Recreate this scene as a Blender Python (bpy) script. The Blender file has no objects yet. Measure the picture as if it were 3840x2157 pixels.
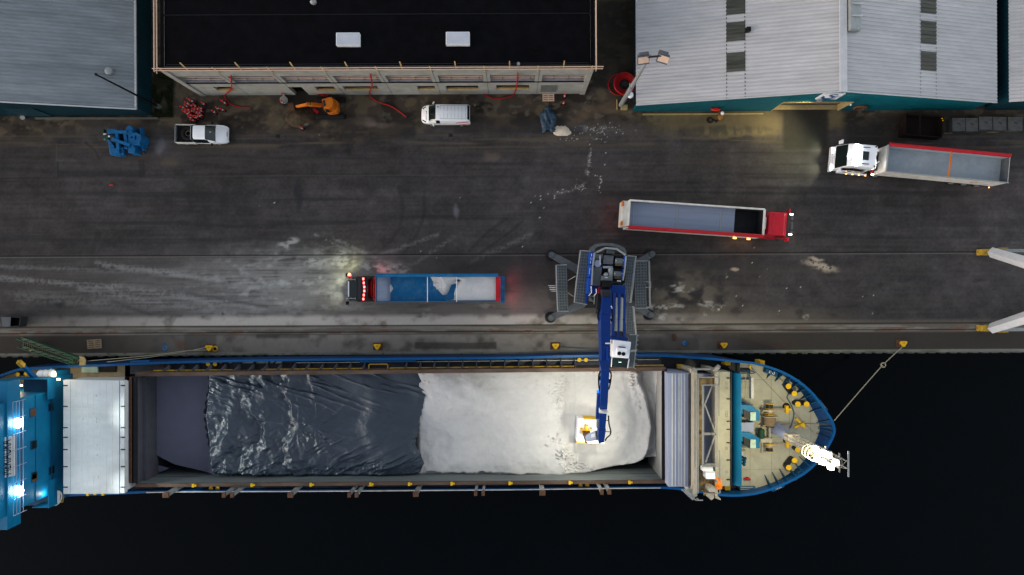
import bpy, bmesh, math, random
import numpy as np
from mathutils import Vector, Matrix, Euler
random.seed(7)
R = math.radians
SC = bpy.context.scene
COL = SC.collection
# ------------------------------------------------------------------ camera, sky, sun, exposure
H = 70.0                 # the drone hovers 70 m above the quay and looks straight down
FPX = 2560.0             # 24 mm lens on a 36 mm sensor, in pixels of the 3840 px photograph
TH = 0.00454             # the quay lies 0.26 degrees off the picture's horizontal
cam_d = bpy.data.cameras.new('Camera')
cam_d.lens = 24.0; cam_d.sensor_width = 36.0; cam_d.clip_start = 1.0; cam_d.clip_end = 3000.0
cam = bpy.data.objects.new('Camera', cam_d); COL.objects.link(cam)
cam.location = (0, 0, H); cam.rotation_euler = (0, 0, -TH)
SC.camera = cam
W = bpy.data.worlds.new('World'); SC.world = W; W.use_nodes = True
nt = W.node_tree; nt.nodes.clear()
wo = nt.nodes.new('ShaderNodeOutputWorld'); bg = nt.nodes.new('ShaderNodeBackground')
sky = nt.nodes.new('ShaderNodeTexSky'); sky.sky_type = 'NISHITA'; sky.sun_disc = False
sky.sun_elevation = R(4.0); sky.sun_rotation = R(250); sky.dust_density = 4.0; sky.ozone_density = 1.5
hs = nt.nodes.new('ShaderNodeHueSaturation'); hs.inputs['Saturation'].default_value = 0.38
nt.links.new(sky.outputs[0], hs.inputs['Color']); nt.links.new(hs.outputs[0], bg.inputs[0])
bg.inputs[1].default_value = 0.15
nt.links.new(bg.outputs[0], wo.inputs[0])
sun_d = bpy.data.lights.new('Sun', 'SUN'); sun_d.energy = 0.12; sun_d.angle = R(20); sun_d.color = (1.0, .95, .9)
sun = bpy.data.objects.new('Sun', sun_d); COL.objects.link(sun); sun.rotation_euler = (R(80), 0, R(110))
SC.view_settings.view_transform = 'Standard'; SC.view_settings.look = 'None'
SC.view_settings.exposure = 2.36; SC.view_settings.gamma = 1.0; SC.view_settings.use_curve_mapping = False
SC.render.engine = 'CYCLES'
SC.cycles.use_denoising = True
SC.cycles.max_bounces = 6; SC.cycles.sample_clamp_indirect = 4.0
SC.cycles.caustics_reflective = False; SC.cycles.caustics_refractive = False

# ------------------------------------------------------------------ measuring helpers
CT, ST = math.cos(TH), math.sin(TH)
def uv(px, py):
    u, v = px - 1920.0, 1078.5 - py
    return u*CT + v*ST, -u*ST + v*CT
def P(px, py, z=0.0):                       # the place at height z seen at a point of the photograph
    u, v = uv(px, py); k = (H - z)/FPX
    return Vector((u*k, v*k, z))
def onY(px, py, y):                         # the same on an upright wall y = const
    u, v = uv(px, py); k = y/v
    return Vector((u*k, y, H - k*FPX))
def onX(px, py, x):
    u, v = uv(px, py); k = x/u
    return Vector((x, v*k, H - k*FPX))
def onSlope(px, py, z0, x0, s):             # on a roof plane z = z0 + s (x - x0)
    u, v = uv(px, py); k = (H - z0 + s*x0)/(FPX + s*u)
    return Vector((u*k, v*k, H - k*FPX))

# ------------------------------------------------------------------ mesh builder
class MB:
    def __init__(s): s.v = []; s.f = []
    def add(s, vs, fs):
        n = len(s.v); s.v += [tuple(map(float, p)) for p in vs]; s.f += [tuple(i+n for i in f) for f in fs]; return s
    def box(s, x0, x1, y0, y1, z0, z1):
        return s.hexa([(x0,y0),(x1,y0),(x1,y1),(x0,y1)], z0, z1)
    def hexa(s, q, z0, z1): return s.prism(q, z0, z1)
    def prism(s, poly, z0, z1, top=None):    # poly: xy list (ccw); top: other xy list for the upper face
        n = len(poly); a = sum(poly[i][0]*poly[(i+1)%n][1]-poly[(i+1)%n][0]*poly[i][1] for i in range(n))
        top = top or poly
        if a < 0: poly = poly[::-1]; top = top[::-1]
        f0 = z0 if isinstance(z0, (list, tuple)) else [z0]*n
        f1 = z1 if isinstance(z1, (list, tuple)) else [z1]*n
        if a < 0: f0 = f0[::-1]; f1 = f1[::-1]
        vs = [(p[0],p[1],f0[i]) for i, p in enumerate(poly)] + [(p[0],p[1],f1[i]) for i, p in enumerate(top)]
        fs = [tuple(range(n-1,-1,-1)), tuple(range(n,2*n))] + [(i,(i+1)%n,n+(i+1)%n,n+i) for i in range(n)]
        return s.add(vs, fs)
    def pbox(s, x0, y0, x1, y1, zt, zb, g=0):           # a box whose top face covers a rectangle of the photograph
        return s.prism([P(a,b,zt)[:2] for a, b in ((x0,y1),(x1,y1),(x1,y0),(x0,y0))], zb, zt)
    def pprism(s, pts, zt, zb):
        return s.prism([P(a,b,zt)[:2] for a, b in pts], zb, zt)
    def obox(s, c, size, yaw=0, pitch=0, roll=0):
        m = Matrix.Translation(Vector(c)) @ Euler((roll, pitch, yaw), 'XYZ').to_matrix().to_4x4()
        a, b, d = size[0]/2, size[1]/2, size[2]/2
        vs = [m @ Vector(p) for p in ((-a,-b,-d),(a,-b,-d),(a,b,-d),(-a,b,-d),(-a,-b,d),(a,-b,d),(a,b,d),(-a,b,d))]
        return s.add(vs, [(3,2,1,0),(4,5,6,7),(0,1,5,4),(1,2,6,5),(2,3,7,6),(3,0,4,7)])
    def bar(s, p, q, w, h=None, w2=None, h2=None, up=(0,0,1)):       # a square beam, tapering if w2 is given
        p, q = Vector(p), Vector(q); h = h or w; w2 = w2 or w; h2 = h2 or (h if w2 == w else w2)
        d = (q-p).normalized(); up = Vector(up)
        if abs(d.dot(up)) > .98: up = Vector((0,1,0))
        a = d.cross(up).normalized(); b = a.cross(d).normalized()
        vs = [p-a*w/2-b*h/2, p+a*w/2-b*h/2, p+a*w/2+b*h/2, p-a*w/2+b*h/2, q-a*w2/2-b*h2/2, q+a*w2/2-b*h2/2, q+a*w2/2+b*h2/2, q-a*w2/2+b*h2/2]
        return s.add(vs, [(3,2,1,0),(4,5,6,7),(0,1,5,4),(1,2,6,5),(2,3,7,6),(3,0,4,7)])
    def cyl(s, p, q, r, r2=None, n=12, cap=True):
        p, q = Vector(p), Vector(q); r2 = r if r2 is None else r2
        d = (q-p).normalized(); up = Vector((0,0,1)) if abs(d.z) < .9 else Vector((1,0,0))
        a = d.cross(up).normalized(); b = d.cross(a).normalized()
        vs = []
        for c, rr in ((p, r), (q, r2)):
            vs += [c + (a*math.cos(t)+b*math.sin(t))*rr for t in (2*math.pi*i/n for i in range(n))]
        fs = [(i,n+i,n+(i+1)%n,(i+1)%n) for i in range(n)]
        fs = [f[::-1] for f in fs]
        if cap: fs += [tuple(range(n)), tuple(range(2*n-1,n-1,-1))]
        fs = [f[::-1] for f in fs]
        return s.add(vs, fs)
    def tube(s, pts, r, n=6, closed=False):
        pts = [Vector(p) for p in pts]; m = len(pts); vs = []
        for i, p in enumerate(pts):
            if closed: d = pts[(i+1)%m]-pts[i-1]
            else: d = pts[min(i+1,m-1)]-pts[max(i-1,0)]
            d = d.normalized() if d.length > 1e-9 else Vector((1,0,0))
            up = Vector((0,0,1)) if abs(d.z) < .95 else Vector((0,1,0))
            a = d.cross(up).normalized(); b = a.cross(d).normalized()
            vs += [p+(a*math.cos(t)+b*math.sin(t))*r for t in (2*math.pi*k/n for k in range(n))]
        fs = []
        for i in range(m if closed else m-1):
            j = (i+1) % m
            fs += [(i*n+k, i*n+(k+1)%n, j*n+(k+1)%n, j*n+k) for k in range(n)]
        if not closed: fs += [tuple(range(n-1,-1,-1)), tuple(range((m-1)*n, m*n))]
        return s.add(vs, fs)
    def torus(s, c, Rr, r, n=24, k=8, axis=(0,0,1)):
        ax = Vector(axis).normalized(); up = Vector((0,0,1)) if abs(ax.z) < .9 else Vector((1,0,0))
        a = ax.cross(up).normalized(); b = ax.cross(a).normalized(); c = Vector(c)
        return s.tube([c+(a*math.cos(t)+b*math.sin(t))*Rr for t in (2*math.pi*i/n for i in range(n))], r, k, True)
    def ball(s, c, r, n=12, m=8):
        rx, ry, rz = r if isinstance(r, (tuple, list)) else (r, r, r); c = Vector(c); vs = [c+Vector((0,0,-rz))]
        for j in range(1, m):
            t = math.pi*(j/m-.5)
            vs += [c+Vector((rx*math.cos(t)*math.cos(a), ry*math.cos(t)*math.sin(a), rz*math.sin(t))) for a in (2*math.pi*i/n for i in range(n))]
        vs.append(c+Vector((0,0,rz))); fs = [(0, 1+(i+1)%n, 1+i) for i in range(n)]
        for j in range(m-2):
            o = 1+j*n; fs += [(o+i, o+(i+1)%n, o+n+(i+1)%n, o+n+i) for i in range(n)]
        o = 1+(m-2)*n; fs += [(o+i, o+(i+1)%n, len(vs)-1) for i in range(n)]
        return s.add(vs, fs)
    def quad(s, a, b, c, d): return s.add([a,b,c,d], [(0,1,2,3)])
    def poly(s, pts): return s.add(pts, [tuple(range(len(pts)))])
    def strip(s, A, B):                          # ribbon between two polylines
        n = len(A); return s.add(list(A)+list(B), [(i, i+1, n+i+1, n+i) for i in range(n-1)])
    def slab(s, pts, n, t):                      # a flat outline (3-D points) thickened by t along n
        pts = [Vector(p) for p in pts]; n = Vector(n).normalized()*t; k = len(pts)
        return s.add(pts+[p+n for p in pts], [tuple(range(k-1,-1,-1)), tuple(range(k,2*k))]+[(i,(i+1)%k,k+(i+1)%k,k+i) for i in range(k)])

OFF = {}
def link(o, parent):
    COL.objects.link(o)
    if parent is not None: o.parent = parent
def build(name, mb, mat, parent=None, bevel=0.0, smooth=False, label=None):
    off = OFF.get(parent, Vector((0,0,0)))
    me = bpy.data.meshes.new(name)
    me.from_pydata([(p[0]-off[0], p[1]-off[1], p[2]-off[2]) for p in mb.v], [], mb.f)
    bm = bmesh.new(); bm.from_mesh(me); bmesh.ops.recalc_face_normals(bm, faces=bm.faces); bm.to_mesh(me); bm.free()
    me.materials.append(mat)
    if smooth: me.polygons.foreach_set('use_smooth', [True]*len(me.polygons))
    o = bpy.data.objects.new(name, me); link(o, parent); OFF[o] = off
    if smooth and smooth != 'all':
        md = o.modifiers.new('Edges', 'EDGE_SPLIT'); md.split_angle = R(40)
    if bevel:
        md = o.modifiers.new('Bevel', 'BEVEL'); md.width = bevel; md.segments = 2; md.limit_method = 'ANGLE'; md.angle_limit = R(40)
    if label: o['label'] = label
    return o
def tag(o, label, cat, group=None, kind=None):
    o['label'] = label; o['category'] = cat
    if group: o['group'] = group
    if kind: o['kind'] = kind
    return o
def thing(name, label, cat, at=(0,0,0), group=None):
    o = bpy.data.objects.new(name, None); o.empty_display_size = .5; COL.objects.link(o)
    o.location = at; OFF[o] = Vector(at); return tag(o, label, cat, group)
def solo(name, label, cat, mb, mat, group=None, kind=None, **kw):
    return tag(build(name, mb, mat, None, **kw), label, cat, group, kind)
def structure(name, mb, mat, **kw):
    o = build(name, mb, mat, None, **kw); o['kind'] = 'structure'; return o
def copy_tree(o, parent=None):
    c = o.copy(); COL.objects.link(c); c.parent = parent
    for ch in list(o.children): copy_tree(ch, c)
    return c
def grid_mesh(name, X, Y, Z, mat, parent=None, col=None, smooth=True, mask=None):
    ny, nx = X.shape; off = OFF.get(parent, Vector((0,0,0)))
    co = np.stack([X-off[0], Y-off[1], Z-off[2]], -1).reshape(-1, 3).astype(np.float32)
    i = np.arange(ny*nx).reshape(ny, nx)
    q = np.stack([i[:-1,:-1], i[:-1,1:], i[1:,1:], i[1:,:-1]], -1).reshape(-1, 4)
    if mask is not None:
        mk = (mask[:-1,:-1]&mask[:-1,1:]&mask[1:,1:]&mask[1:,:-1]).reshape(-1); q = q[mk]
        used = np.unique(q); rm = np.full(ny*nx, -1); rm[used] = np.arange(len(used)); q = rm[q]; co = co[used]
        if col is not None: col = col.reshape(-1, 3)[used]
    me = bpy.data.meshes.new(name)
    me.vertices.add(len(co)); me.vertices.foreach_set('co', co.ravel())
    me.loops.add(q.size); me.loops.foreach_set('vertex_index', q.ravel().astype(np.int32))
    me.polygons.add(len(q)); me.polygons.foreach_set('loop_start', np.arange(0, q.size, 4, dtype=np.int32))
    me.polygons.foreach_set('use_smooth', np.full(len(q), smooth))
    me.update(calc_edges=True)
    if col is not None:
        at = me.color_attributes.new('Stain', 'FLOAT_COLOR', 'POINT')
        c4 = np.ones((len(co), 4), np.float32); c4[:, :3] = col.reshape(-1, 3); at.data.foreach_set('color', c4.ravel())
    me.materials.append(mat)
    o = bpy.data.objects.new(name, me); link(o, parent); OFF[o] = off
    return o
# numpy noise for ground stains, salt and tarpaulin shapes
def vn(X, Y, seed=0):
    rs = np.random.RandomState(seed); T = rs.rand(256, 256).astype(np.float32)
    xi = np.floor(X).astype(int); yi = np.floor(Y).astype(int); fx = X-xi; fy = Y-yi
    fx = fx*fx*(3-2*fx); fy = fy*fy*(3-2*fy); g = lambda a, b: T[a & 255, b & 255]
    return (g(xi,yi)*(1-fx)+g(xi+1,yi)*fx)*(1-fy)+(g(xi,yi+1)*(1-fx)+g(xi+1,yi+1)*fx)*fy
def fbm(X, Y, seed=0, o=4):
    s = 0; a = .5; t = 0
    for k in range(o): s = s+a*vn(X*2**k+17*k, Y*2**k-9*k, seed+k); t += a; a *= .5
    return s/t
def ridge(X, Y, seed=0, o=3):
    s = 0; a = .5; t = 0
    for k in range(o): s = s+a*(1-np.abs(2*vn(X*2**k+5*k, Y*2**k+3*k, seed+k)-1)); t += a; a *= .5
    return s/t
def sst(a, b, x):
    t = np.clip((x-a)/(b-a), 0, 1); return t*t*(3-2*t)
def gridP(px0, px1, py0, py1, step):             # a world xy grid under a photograph rectangle at ground level
    a = P(px0, py1); b = P(px1, py0)
    return np.meshgrid(np.arange(a.x, b.x, step), np.arange(a.y, b.y, step))

# ------------------------------------------------------------------ materials
def mat(name, col, rough=.6, metal=0., var=.25, scale=2., bump=0., bscale=12., dirt=None, dscale=.8, damt=.5, stretch=(1,1,1), emit=None, estr=0, spec=.16, attr=False, coat=0):
    m = bpy.data.materials.new(name); m.use_nodes = True; n = m.node_tree; L = n.links
    b = n.nodes['Principled BSDF']; b.inputs['Roughness'].default_value = rough; b.inputs['Metallic'].default_value = metal
    b.inputs['Specular IOR Level'].default_value = spec; b.inputs['Coat Weight'].default_value = coat
    if emit:
        b.inputs['Emission Color'].default_value = (*emit, 1); b.inputs['Emission Strength'].default_value = estr
    tc = n.nodes.new('ShaderNodeTexCoord'); mp = n.nodes.new('ShaderNodeMapping'); mp.inputs['Scale'].default_value = stretch
    L.new(tc.outputs['Object'], mp.inputs['Vector'])
    def noise(sc, det=5):
        t = n.nodes.new('ShaderNodeTexNoise'); t.inputs['Scale'].default_value = sc; t.inputs['Detail'].default_value = det
        t.inputs['Roughness'].default_value = .65; L.new(mp.outputs[0], t.inputs['Vector']); return t
    if attr:
        at = n.nodes.new('ShaderNodeAttribute'); at.attribute_name = 'Stain'; base = at.outputs['Color']
    else:
        rgb = n.nodes.new('ShaderNodeRGB'); rgb.outputs[0].default_value = (*col, 1); base = rgb.outputs[0]
    if dirt:
        t = noise(dscale, 8); rp = n.nodes.new('ShaderNodeValToRGB'); rp.color_ramp.elements[0].position = .5-.18*damt; rp.color_ramp.elements[1].position = .72
        L.new(t.outputs['Fac'], rp.inputs[0]); mx = n.nodes.new('ShaderNodeMix'); mx.data_type = 'RGBA'; mx.inputs['B'].default_value = (*dirt, 1)
        ml = n.nodes.new('ShaderNodeMath'); ml.operation = 'MULTIPLY'; ml.inputs[1].default_value = min(1, .4+damt*.6)
        L.new(rp.outputs[0], ml.inputs[0]); L.new(ml.outputs[0], mx.inputs['Factor']); L.new(base, mx.inputs['A']); base = mx.outputs['Result']
    if var:
        t = noise(scale, 6); mr = n.nodes.new('ShaderNodeMapRange'); mr.inputs['From Min'].default_value = .3; mr.inputs['From Max'].default_value = .7
        mr.inputs['To Min'].default_value = 1-var; mr.inputs['To Max'].default_value = 1+var; L.new(t.outputs['Fac'], mr.inputs['Value'])
        mx = n.nodes.new('ShaderNodeVectorMath'); mx.operation = 'SCALE'; L.new(base, mx.inputs[0]); L.new(mr.outputs[0], mx.inputs['Scale']); base = mx.outputs[0]
    L.new(base, b.inputs['Base Color'])
    if bump:
        t = noise(bscale, 4); bp = n.nodes.new('ShaderNodeBump'); bp.inputs['Strength'].default_value = bump; bp.inputs['Distance'].default_value = .05
        L.new(t.outputs['Fac'], bp.inputs['Height']); L.new(bp.outputs[0], b.inputs['Normal'])
    return m
M = {}
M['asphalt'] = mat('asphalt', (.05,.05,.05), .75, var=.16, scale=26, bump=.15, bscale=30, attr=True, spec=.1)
M['land'] = mat('land', (.02,.019,.017), .9, var=.3, scale=1)
M['water'] = mat('water', (.0006,.0014,.0024), .12, var=.1, scale=.3, bump=.25, bscale=1.4, spec=.06)
M['concrete'] = mat('concrete', (.27,.275,.255), .85, var=.16, scale=1.2, bump=.1, dirt=(.19,.19,.175), dscale=.5, damt=.5)
M['concrete_dark'] = mat('concrete_dark', (.10,.105,.10), .85, var=.2, scale=1.5)
M['floor_slab'] = mat('floor_slab', (.23,.22,.25), .8, var=.2, scale=1.5)
M['dark_gap'] = mat('dark_gap', (.004,.0045,.006), .8, var=.3)
M['bitumen'] = mat('bitumen', (.003,.003,.0043), .7, var=.35, scale=.9, bump=.15, dirt=(.004,.004,.0052), dscale=.35, spec=.03)
M['timber'] = mat('timber', (.52,.37,.29), .7, var=.15, scale=2)
M['timber_yellow'] = mat('timber_yellow', (.42,.29,.13), .7, var=.2, scale=2)
M['timber_old'] = mat('timber_old', (.2,.15,.1), .85, var=.3, scale=4)
M['skylight'] = mat('skylight', (.42,.44,.5), .35, var=.1, scale=.8)
M['white_frame'] = mat('white_frame', (.66,.68,.74), .4, var=.05)
M['roof_left'] = mat('roof_left', (.235,.26,.285), .5, .15, var=.2, scale=.6, dirt=(.155,.175,.195), dscale=.22, damt=.7, stretch=(.35,2.2,1))
M['roof_right'] = mat('roof_right', (.44,.435,.455), .5, .1, var=.1, scale=.8, dirt=(.35,.35,.365), dscale=.3, damt=.6, stretch=(.4,2,1))
M['roof_flash'] = mat('roof_flash', (.46,.47,.5), .45, var=.1)
M['teal'] = mat('teal', (.002,.08,.108), .5, var=.12, scale=1, dirt=(.002,.045,.065), dscale=.4)
M['teal_dark'] = mat('teal_dark', (.004,.032,.048), .5, var=.15, scale=1, dirt=(.005,.016,.023), dscale=.5)
M['rooflight'] = mat('rooflight', (.07,.074,.062), .5, var=.35, scale=.7, dirt=(.022,.025,.022), dscale=.8, damt=.6, stretch=(.25,5,1))
M['door_grey'] = mat('door_grey', (.12,.115,.095), .6, var=.15)
M['ochre'] = mat('ochre', (.3,.23,.11), .7, var=.2)
M['sign_white'] = mat('sign_white', (.6,.62,.66), .5, var=.05)
M['sign_blue'] = mat('sign_blue', (.015,.05,.16), .5, var=.05)
M['galv'] = mat('galv', (.26,.28,.29), .45, .3, var=.15, scale=3)
M['grey_steel'] = mat('grey_steel', (.085,.095,.108), .5, .2, var=.2, scale=2)
M['dark_steel'] = mat('dark_steel', (.022,.024,.029), .5, .2, var=.2, scale=2)
M['black'] = mat('black', (.004,.004,.005), .5, var=.2)
M['rubber'] = mat('rubber', (.008,.008,.009), .8, var=.2)
M['white_paint'] = mat('white_paint', (.76,.78,.83), .28, var=.04, scale=1.5, coat=.3)
M['white_dirty'] = mat('white_dirty', (.55,.54,.52), .5, var=.12, scale=2, dirt=(.3,.26,.2), dscale=1.2, damt=.3)
M['glass'] = mat('glass', (.003,.008,.009), .06, var=.3, scale=2, spec=.6)
M['red'] = mat('red', (.36,.012,.02), .4, var=.12, scale=2)
M['red_cab'] = mat('red_cab', (.42,.008,.022), .35, var=.08, scale=2, coat=.3)
M['red_hose'] = mat('red_hose', (.3,.008,.01), .5, var=.15)
M['post_red'] = mat('post_red', (.5,.02,.012), .5, var=.3, scale=2)
M['orange'] = mat('orange', (.47,.125,.01), .45, var=.15, scale=2)
M['orange_cloth'] = mat('orange_cloth', (.85,.2,.01), .8, var=.15, scale=6, bump=.6, bscale=9)
M['blue_machine'] = mat('blue_machine', (.002,.1,.27), .5, var=.2, scale=2.5, dirt=(.03,.06,.09), dscale=2.2, damt=.3)
M['soil'] = mat('soil', (.05,.036,.023), .95, var=.45, scale=2.2, bump=1, bscale=8)
M['crane_blue'] = mat('crane_blue', (.002,.03,.2), .38, var=.15, scale=1.5, dirt=(.005,.018,.07), dscale=1.5)
M['crane_blue2'] = mat('crane_blue2', (.006,.055,.33), .4, var=.1, scale=1.5)
M['grating'] = mat('grating', (.12,.14,.155), .55, .2, var=.15, scale=3)
M['grating_gap'] = mat('grating_gap', (.07,.08,.09), .7, var=.2)
M['yellow'] = mat('yellow', (.62,.37,.01), .5, var=.12, scale=3)
M['yellow_dull'] = mat('yellow_dull', (.4,.25,.03), .6, var=.25, scale=3, dirt=(.1,.06,.03), dscale=2, damt=.3)
M['rust'] = mat('rust', (.09,.045,.028), .85, var=.35, scale=3)
M['coaming'] = mat('coaming', (.075,.047,.035), .8, var=.3, scale=1.2, dirt=(.12,.085,.07), dscale=1, damt=.4, stretch=(.4,1.5,1))
M['hull_blue'] = mat('hull_blue', (.002,.07,.22), .42, var=.1, scale=.8)
M['hull_side'] = mat('hull_side', (.002,.03,.11), .5, var=.2, scale=.6)
M['ship_blue'] = mat('ship_blue', (.003,.13,.27), .45, var=.12, scale=.8, dirt=(.004,.085,.19), dscale=.35, damt=.5)
M['ship_blue_dark'] = mat('ship_blue_dark', (.004,.055,.12), .5, var=.2, scale=1)
M['deck_grey'] = mat('deck_grey', (.066,.072,.09), .7, var=.22, scale=1.1, dirt=(.036,.033,.033), dscale=.9, damt=.5)
M['deck_tan'] = mat('deck_tan', (.3,.24,.15), .7, var=.25, scale=1.2, dirt=(.16,.12,.08), dscale=.8)
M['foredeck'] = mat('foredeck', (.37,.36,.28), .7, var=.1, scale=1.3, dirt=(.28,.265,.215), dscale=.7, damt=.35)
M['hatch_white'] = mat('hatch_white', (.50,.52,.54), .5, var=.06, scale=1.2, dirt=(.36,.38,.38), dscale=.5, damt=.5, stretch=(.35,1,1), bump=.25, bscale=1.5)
M['pale_blue_and_shade'] = mat('pale_blue_and_shade', (.25,.285,.40), .5, var=.08, scale=1.2, stretch=(1,.15,1))  # pale blue, also painting the bluish shade on fore covers and foremast
M['violet_grey'] = mat('violet_grey', (.105,.105,.15), .7, var=.06, scale=1)
M['hold_steel'] = mat('hold_steel', (.06,.06,.075), .7, var=.12, scale=1, dirt=(.045,.045,.056), dscale=.4)
M['hold_end'] = mat('hold_end', (.28,.28,.275), .85, var=.1, scale=1)  # grey of shaded salt put into the end wall's colour
M['jacket'] = mat('jacket', (.22,.11,.03), .8, var=.2, scale=5)
M['crumb'] = mat('crumb', (.3,.285,.265), .9, var=.2)
M['hold_wall'] = mat('hold_wall', (.14,.16,.165), .7, var=.14, scale=1, dirt=(.095,.105,.108), dscale=.7, stretch=(.3,1,2))
M['lattice'] = mat('lattice', (.2,.2,.19), .5, var=.1)
M['cream'] = mat('cream', (.33,.31,.255), .5, var=.12, scale=2, dirt=(.3,.25,.18), dscale=1.5, damt=.25)
M['walk_rust'] = mat('walk_rust', (.19,.135,.065), .85, var=.4, scale=2.5, dirt=(.08,.05,.025), dscale=1.2)
M['mint'] = mat('mint', (.36,.5,.42), .6, var=.1, scale=3, dirt=(.2,.09,.03), dscale=2.4, damt=.15)
M['rope_brown'] = mat('rope_brown', (.17,.12,.075), .9, var=.35, scale=9)
M['rope'] = mat('rope', (.3,.27,.2), .9, var=.2, scale=6)
M['rope_blue'] = mat('rope_blue', (.05,.1,.15), .9, var=.2, scale=6)
M['chain'] = mat('chain', (.4,.33,.25), .6, .4, var=.4, scale=8)
M['green'] = mat('green', (.006,.055,.028), .6, var=.3, scale=2, dirt=(.03,.035,.028), dscale=1.5)
M['salt'] = mat('salt', (.47,.465,.475), .9, var=.05, scale=1.5, bump=.35, bscale=7, spec=.2)
M['salt_dirty'] = mat('salt_dirty', (.55,.49,.4), .9, var=.2, scale=3, bump=.8, bscale=9)
M['tarp'] = mat('tarp', (.02,.031,.05), .34, var=.2, scale=.8, bump=.5, bscale=3.2, spec=.55, stretch=(1,1.8,1))
M['tarp_edge'] = mat('tarp_edge', (.008,.012,.018), .5, var=.2)
M['tarp_small'] = mat('tarp_small', (.025,.05,.085), .35, var=.3, scale=2, bump=.8, bscale=5)
M['floor_alu'] = mat('floor_alu', (.2,.235,.32), .5, .15, var=.12, scale=2, stretch=(.15,3,1), dirt=(.155,.185,.255), dscale=1)
M['box_pale'] = mat('box_pale', (.29,.34,.385), .6, var=.1, scale=1.5, dirt=(.36,.39,.41), dscale=.7)
M['trailer_blue'] = mat('trailer_blue', (.003,.1,.25), .45, var=.12, scale=1.5, dirt=(.08,.17,.28), dscale=1.4, damt=.15)
M['truck_black'] = mat('truck_black', (.006,.006,.008), .3, var=.15, coat=.3)
M['skip_rust'] = mat('skip_rust', (.009,.0045,.004), .8, var=.4, scale=2)
M['block'] = mat('block', (.1,.1,.1), .9, var=.2, scale=2, dirt=(.05,.05,.05), dscale=1.5)
M['grass'] = mat('grass', (.02,.027,.01), .95, var=.5, scale=4)
M['skin'] = mat('skin', (.5,.3,.22), .6, var=.05)
M['cloth_dark'] = mat('cloth_dark', (.012,.013,.018), .8, var=.2)
def lamp_mat(name, c, s): return mat(name, (.8,.8,.8), .4, var=0, emit=c, estr=s/2.4)
M['lamp_white'] = lamp_mat('lamp_white', (1,.95,.75), 8)
M['lamp_flood'] = lamp_mat('lamp_flood', (.93,1,.98), 22)
M['lamp_warm'] = lamp_mat('lamp_warm', (1,.72,.36), 10)
M['lamp_red'] = lamp_mat('lamp_red', (1,.03,.02), 4)
M['lamp_amber'] = lamp_mat('lamp_amber', (1,.36,.03), 2.5)
M['lamp_green'] = lamp_mat('lamp_green', (.2,1,.5), .6)
def spot(parent, at, to, watts, col, deg=90, blend=.6, rad=.12):
    d = bpy.data.lights.new('lamp_light', 'SPOT'); d.energy = watts/2.4; d.color = col; d.spot_size = R(deg); d.spot_blend = blend; d.shadow_soft_size = rad
    o = bpy.data.objects.new('lamp_light', d); COL.objects.link(o)
    off = OFF.get(parent, Vector((0,0,0)))
    if parent is not None: o.parent = parent
    o.location = Vector(at)-off; o.rotation_euler = (Vector(to)-Vector(at)).to_track_quat('-Z', 'Y').to_euler(); return o
def glow(parent, at, watts, col, rad=.15):
    d = bpy.data.lights.new('lamp_light', 'POINT'); d.energy = watts/2.4; d.color = col; d.shadow_soft_size = rad
    o = bpy.data.objects.new('lamp_light', d); COL.objects.link(o); off = OFF.get(parent, Vector((0,0,0)))
    if parent is not None: o.parent = parent
    o.location = Vector(at)-off; return o
# ================================================================== GROUND, WATER, QUAY
EDGE_Y = -6.81                                   # the quay's edge
gx, gy = np.meshgrid(np.arange(-55, 55.01, .11), np.arange(EDGE_Y, 34, .11))
K0 = H/FPX
PX = 1920+(gx*CT-gy*ST)/K0; PY = 1078.5-(gx*ST+gy*CT)/K0
wx = PX+14*(fbm(PX/40, PY/40, 3)-.5)*2; wy = PY+14*(fbm(PX/40, PY/40, 4)-.5)*2      # edges wander
def blob(cx, cy, rx, ry, ang=0, soft=.6, wob=1):
    a = R(ang); X = (wx if wob else PX)-cx; Y = (wy if wob else PY)-cy
    x = X*math.cos(a)+Y*math.sin(a); y = -X*math.sin(a)+Y*math.cos(a)
    return 1-sst(1-soft, 1+soft, np.sqrt((x/rx)**2+(y/ry)**2))
def seg(x0, y0, x1, y1, w, soft=1.0):
    d = np.array([x1-x0, y1-y0]); l2 = (d**2).sum(); t = np.clip(((PX-x0)*d[0]+(PY-y0)*d[1])/l2, 0, 1)
    r = np.hypot(PX-x0-t*d[0], PY-y0-t*d[1]); return 1-sst(w*(1-.5*soft), w*(1+.5*soft), r)
def arc(pts, w):
    m = 0
    for (a, b), (c, d) in zip(pts, pts[1:]): m = np.maximum(m, seg(a, b, c, d, w, 1.2))
    return m
def rect(x0, y0, x1, y1, s=2):
    return sst(x0-s, x0+s, wx*.15+PX*.85)*(1-sst(x1-s, x1+s, wx*.15+PX*.85))*sst(y0-s, y0+s, wy*.15+PY*.85)*(1-sst(y1-s, y1+s, wy*.15+PY*.85))
streak = fbm(PX/260, PY/9, 11, 5); streak2 = fbm(PX/120+PY/90, PY/6, 12, 4); mott = fbm(PX/45, PY/38, 13, 5); fine = fbm(PX/7, PY/7, 14, 3); big = fbm(PX/420, PY/260, 15, 3)
C = np.zeros(gx.shape+(3,))
def lay(c, m, a=1.0):
    global C
    m = np.clip(m*a, 0, 1)[..., None]; C = C*(1-m)+np.array(c)*m
nz = lambda a: np.clip((a-a.mean())/a.std(), -2.5, 2.5)
base = .034*1.22*np.exp(.06*nz(streak)+.11*nz(mott)+.13*nz(big)+.06*nz(fine)+.03*nz(streak2))
C[...] = base[..., None]*np.array([1.06, .96, .99])
lay((.02,.02,.0225), sst(.55, .75, fbm(PX/600, PY/22, 16, 4))*sst(480, 560, PY)*(1-sst(880, 960, PY)), .6)
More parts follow.
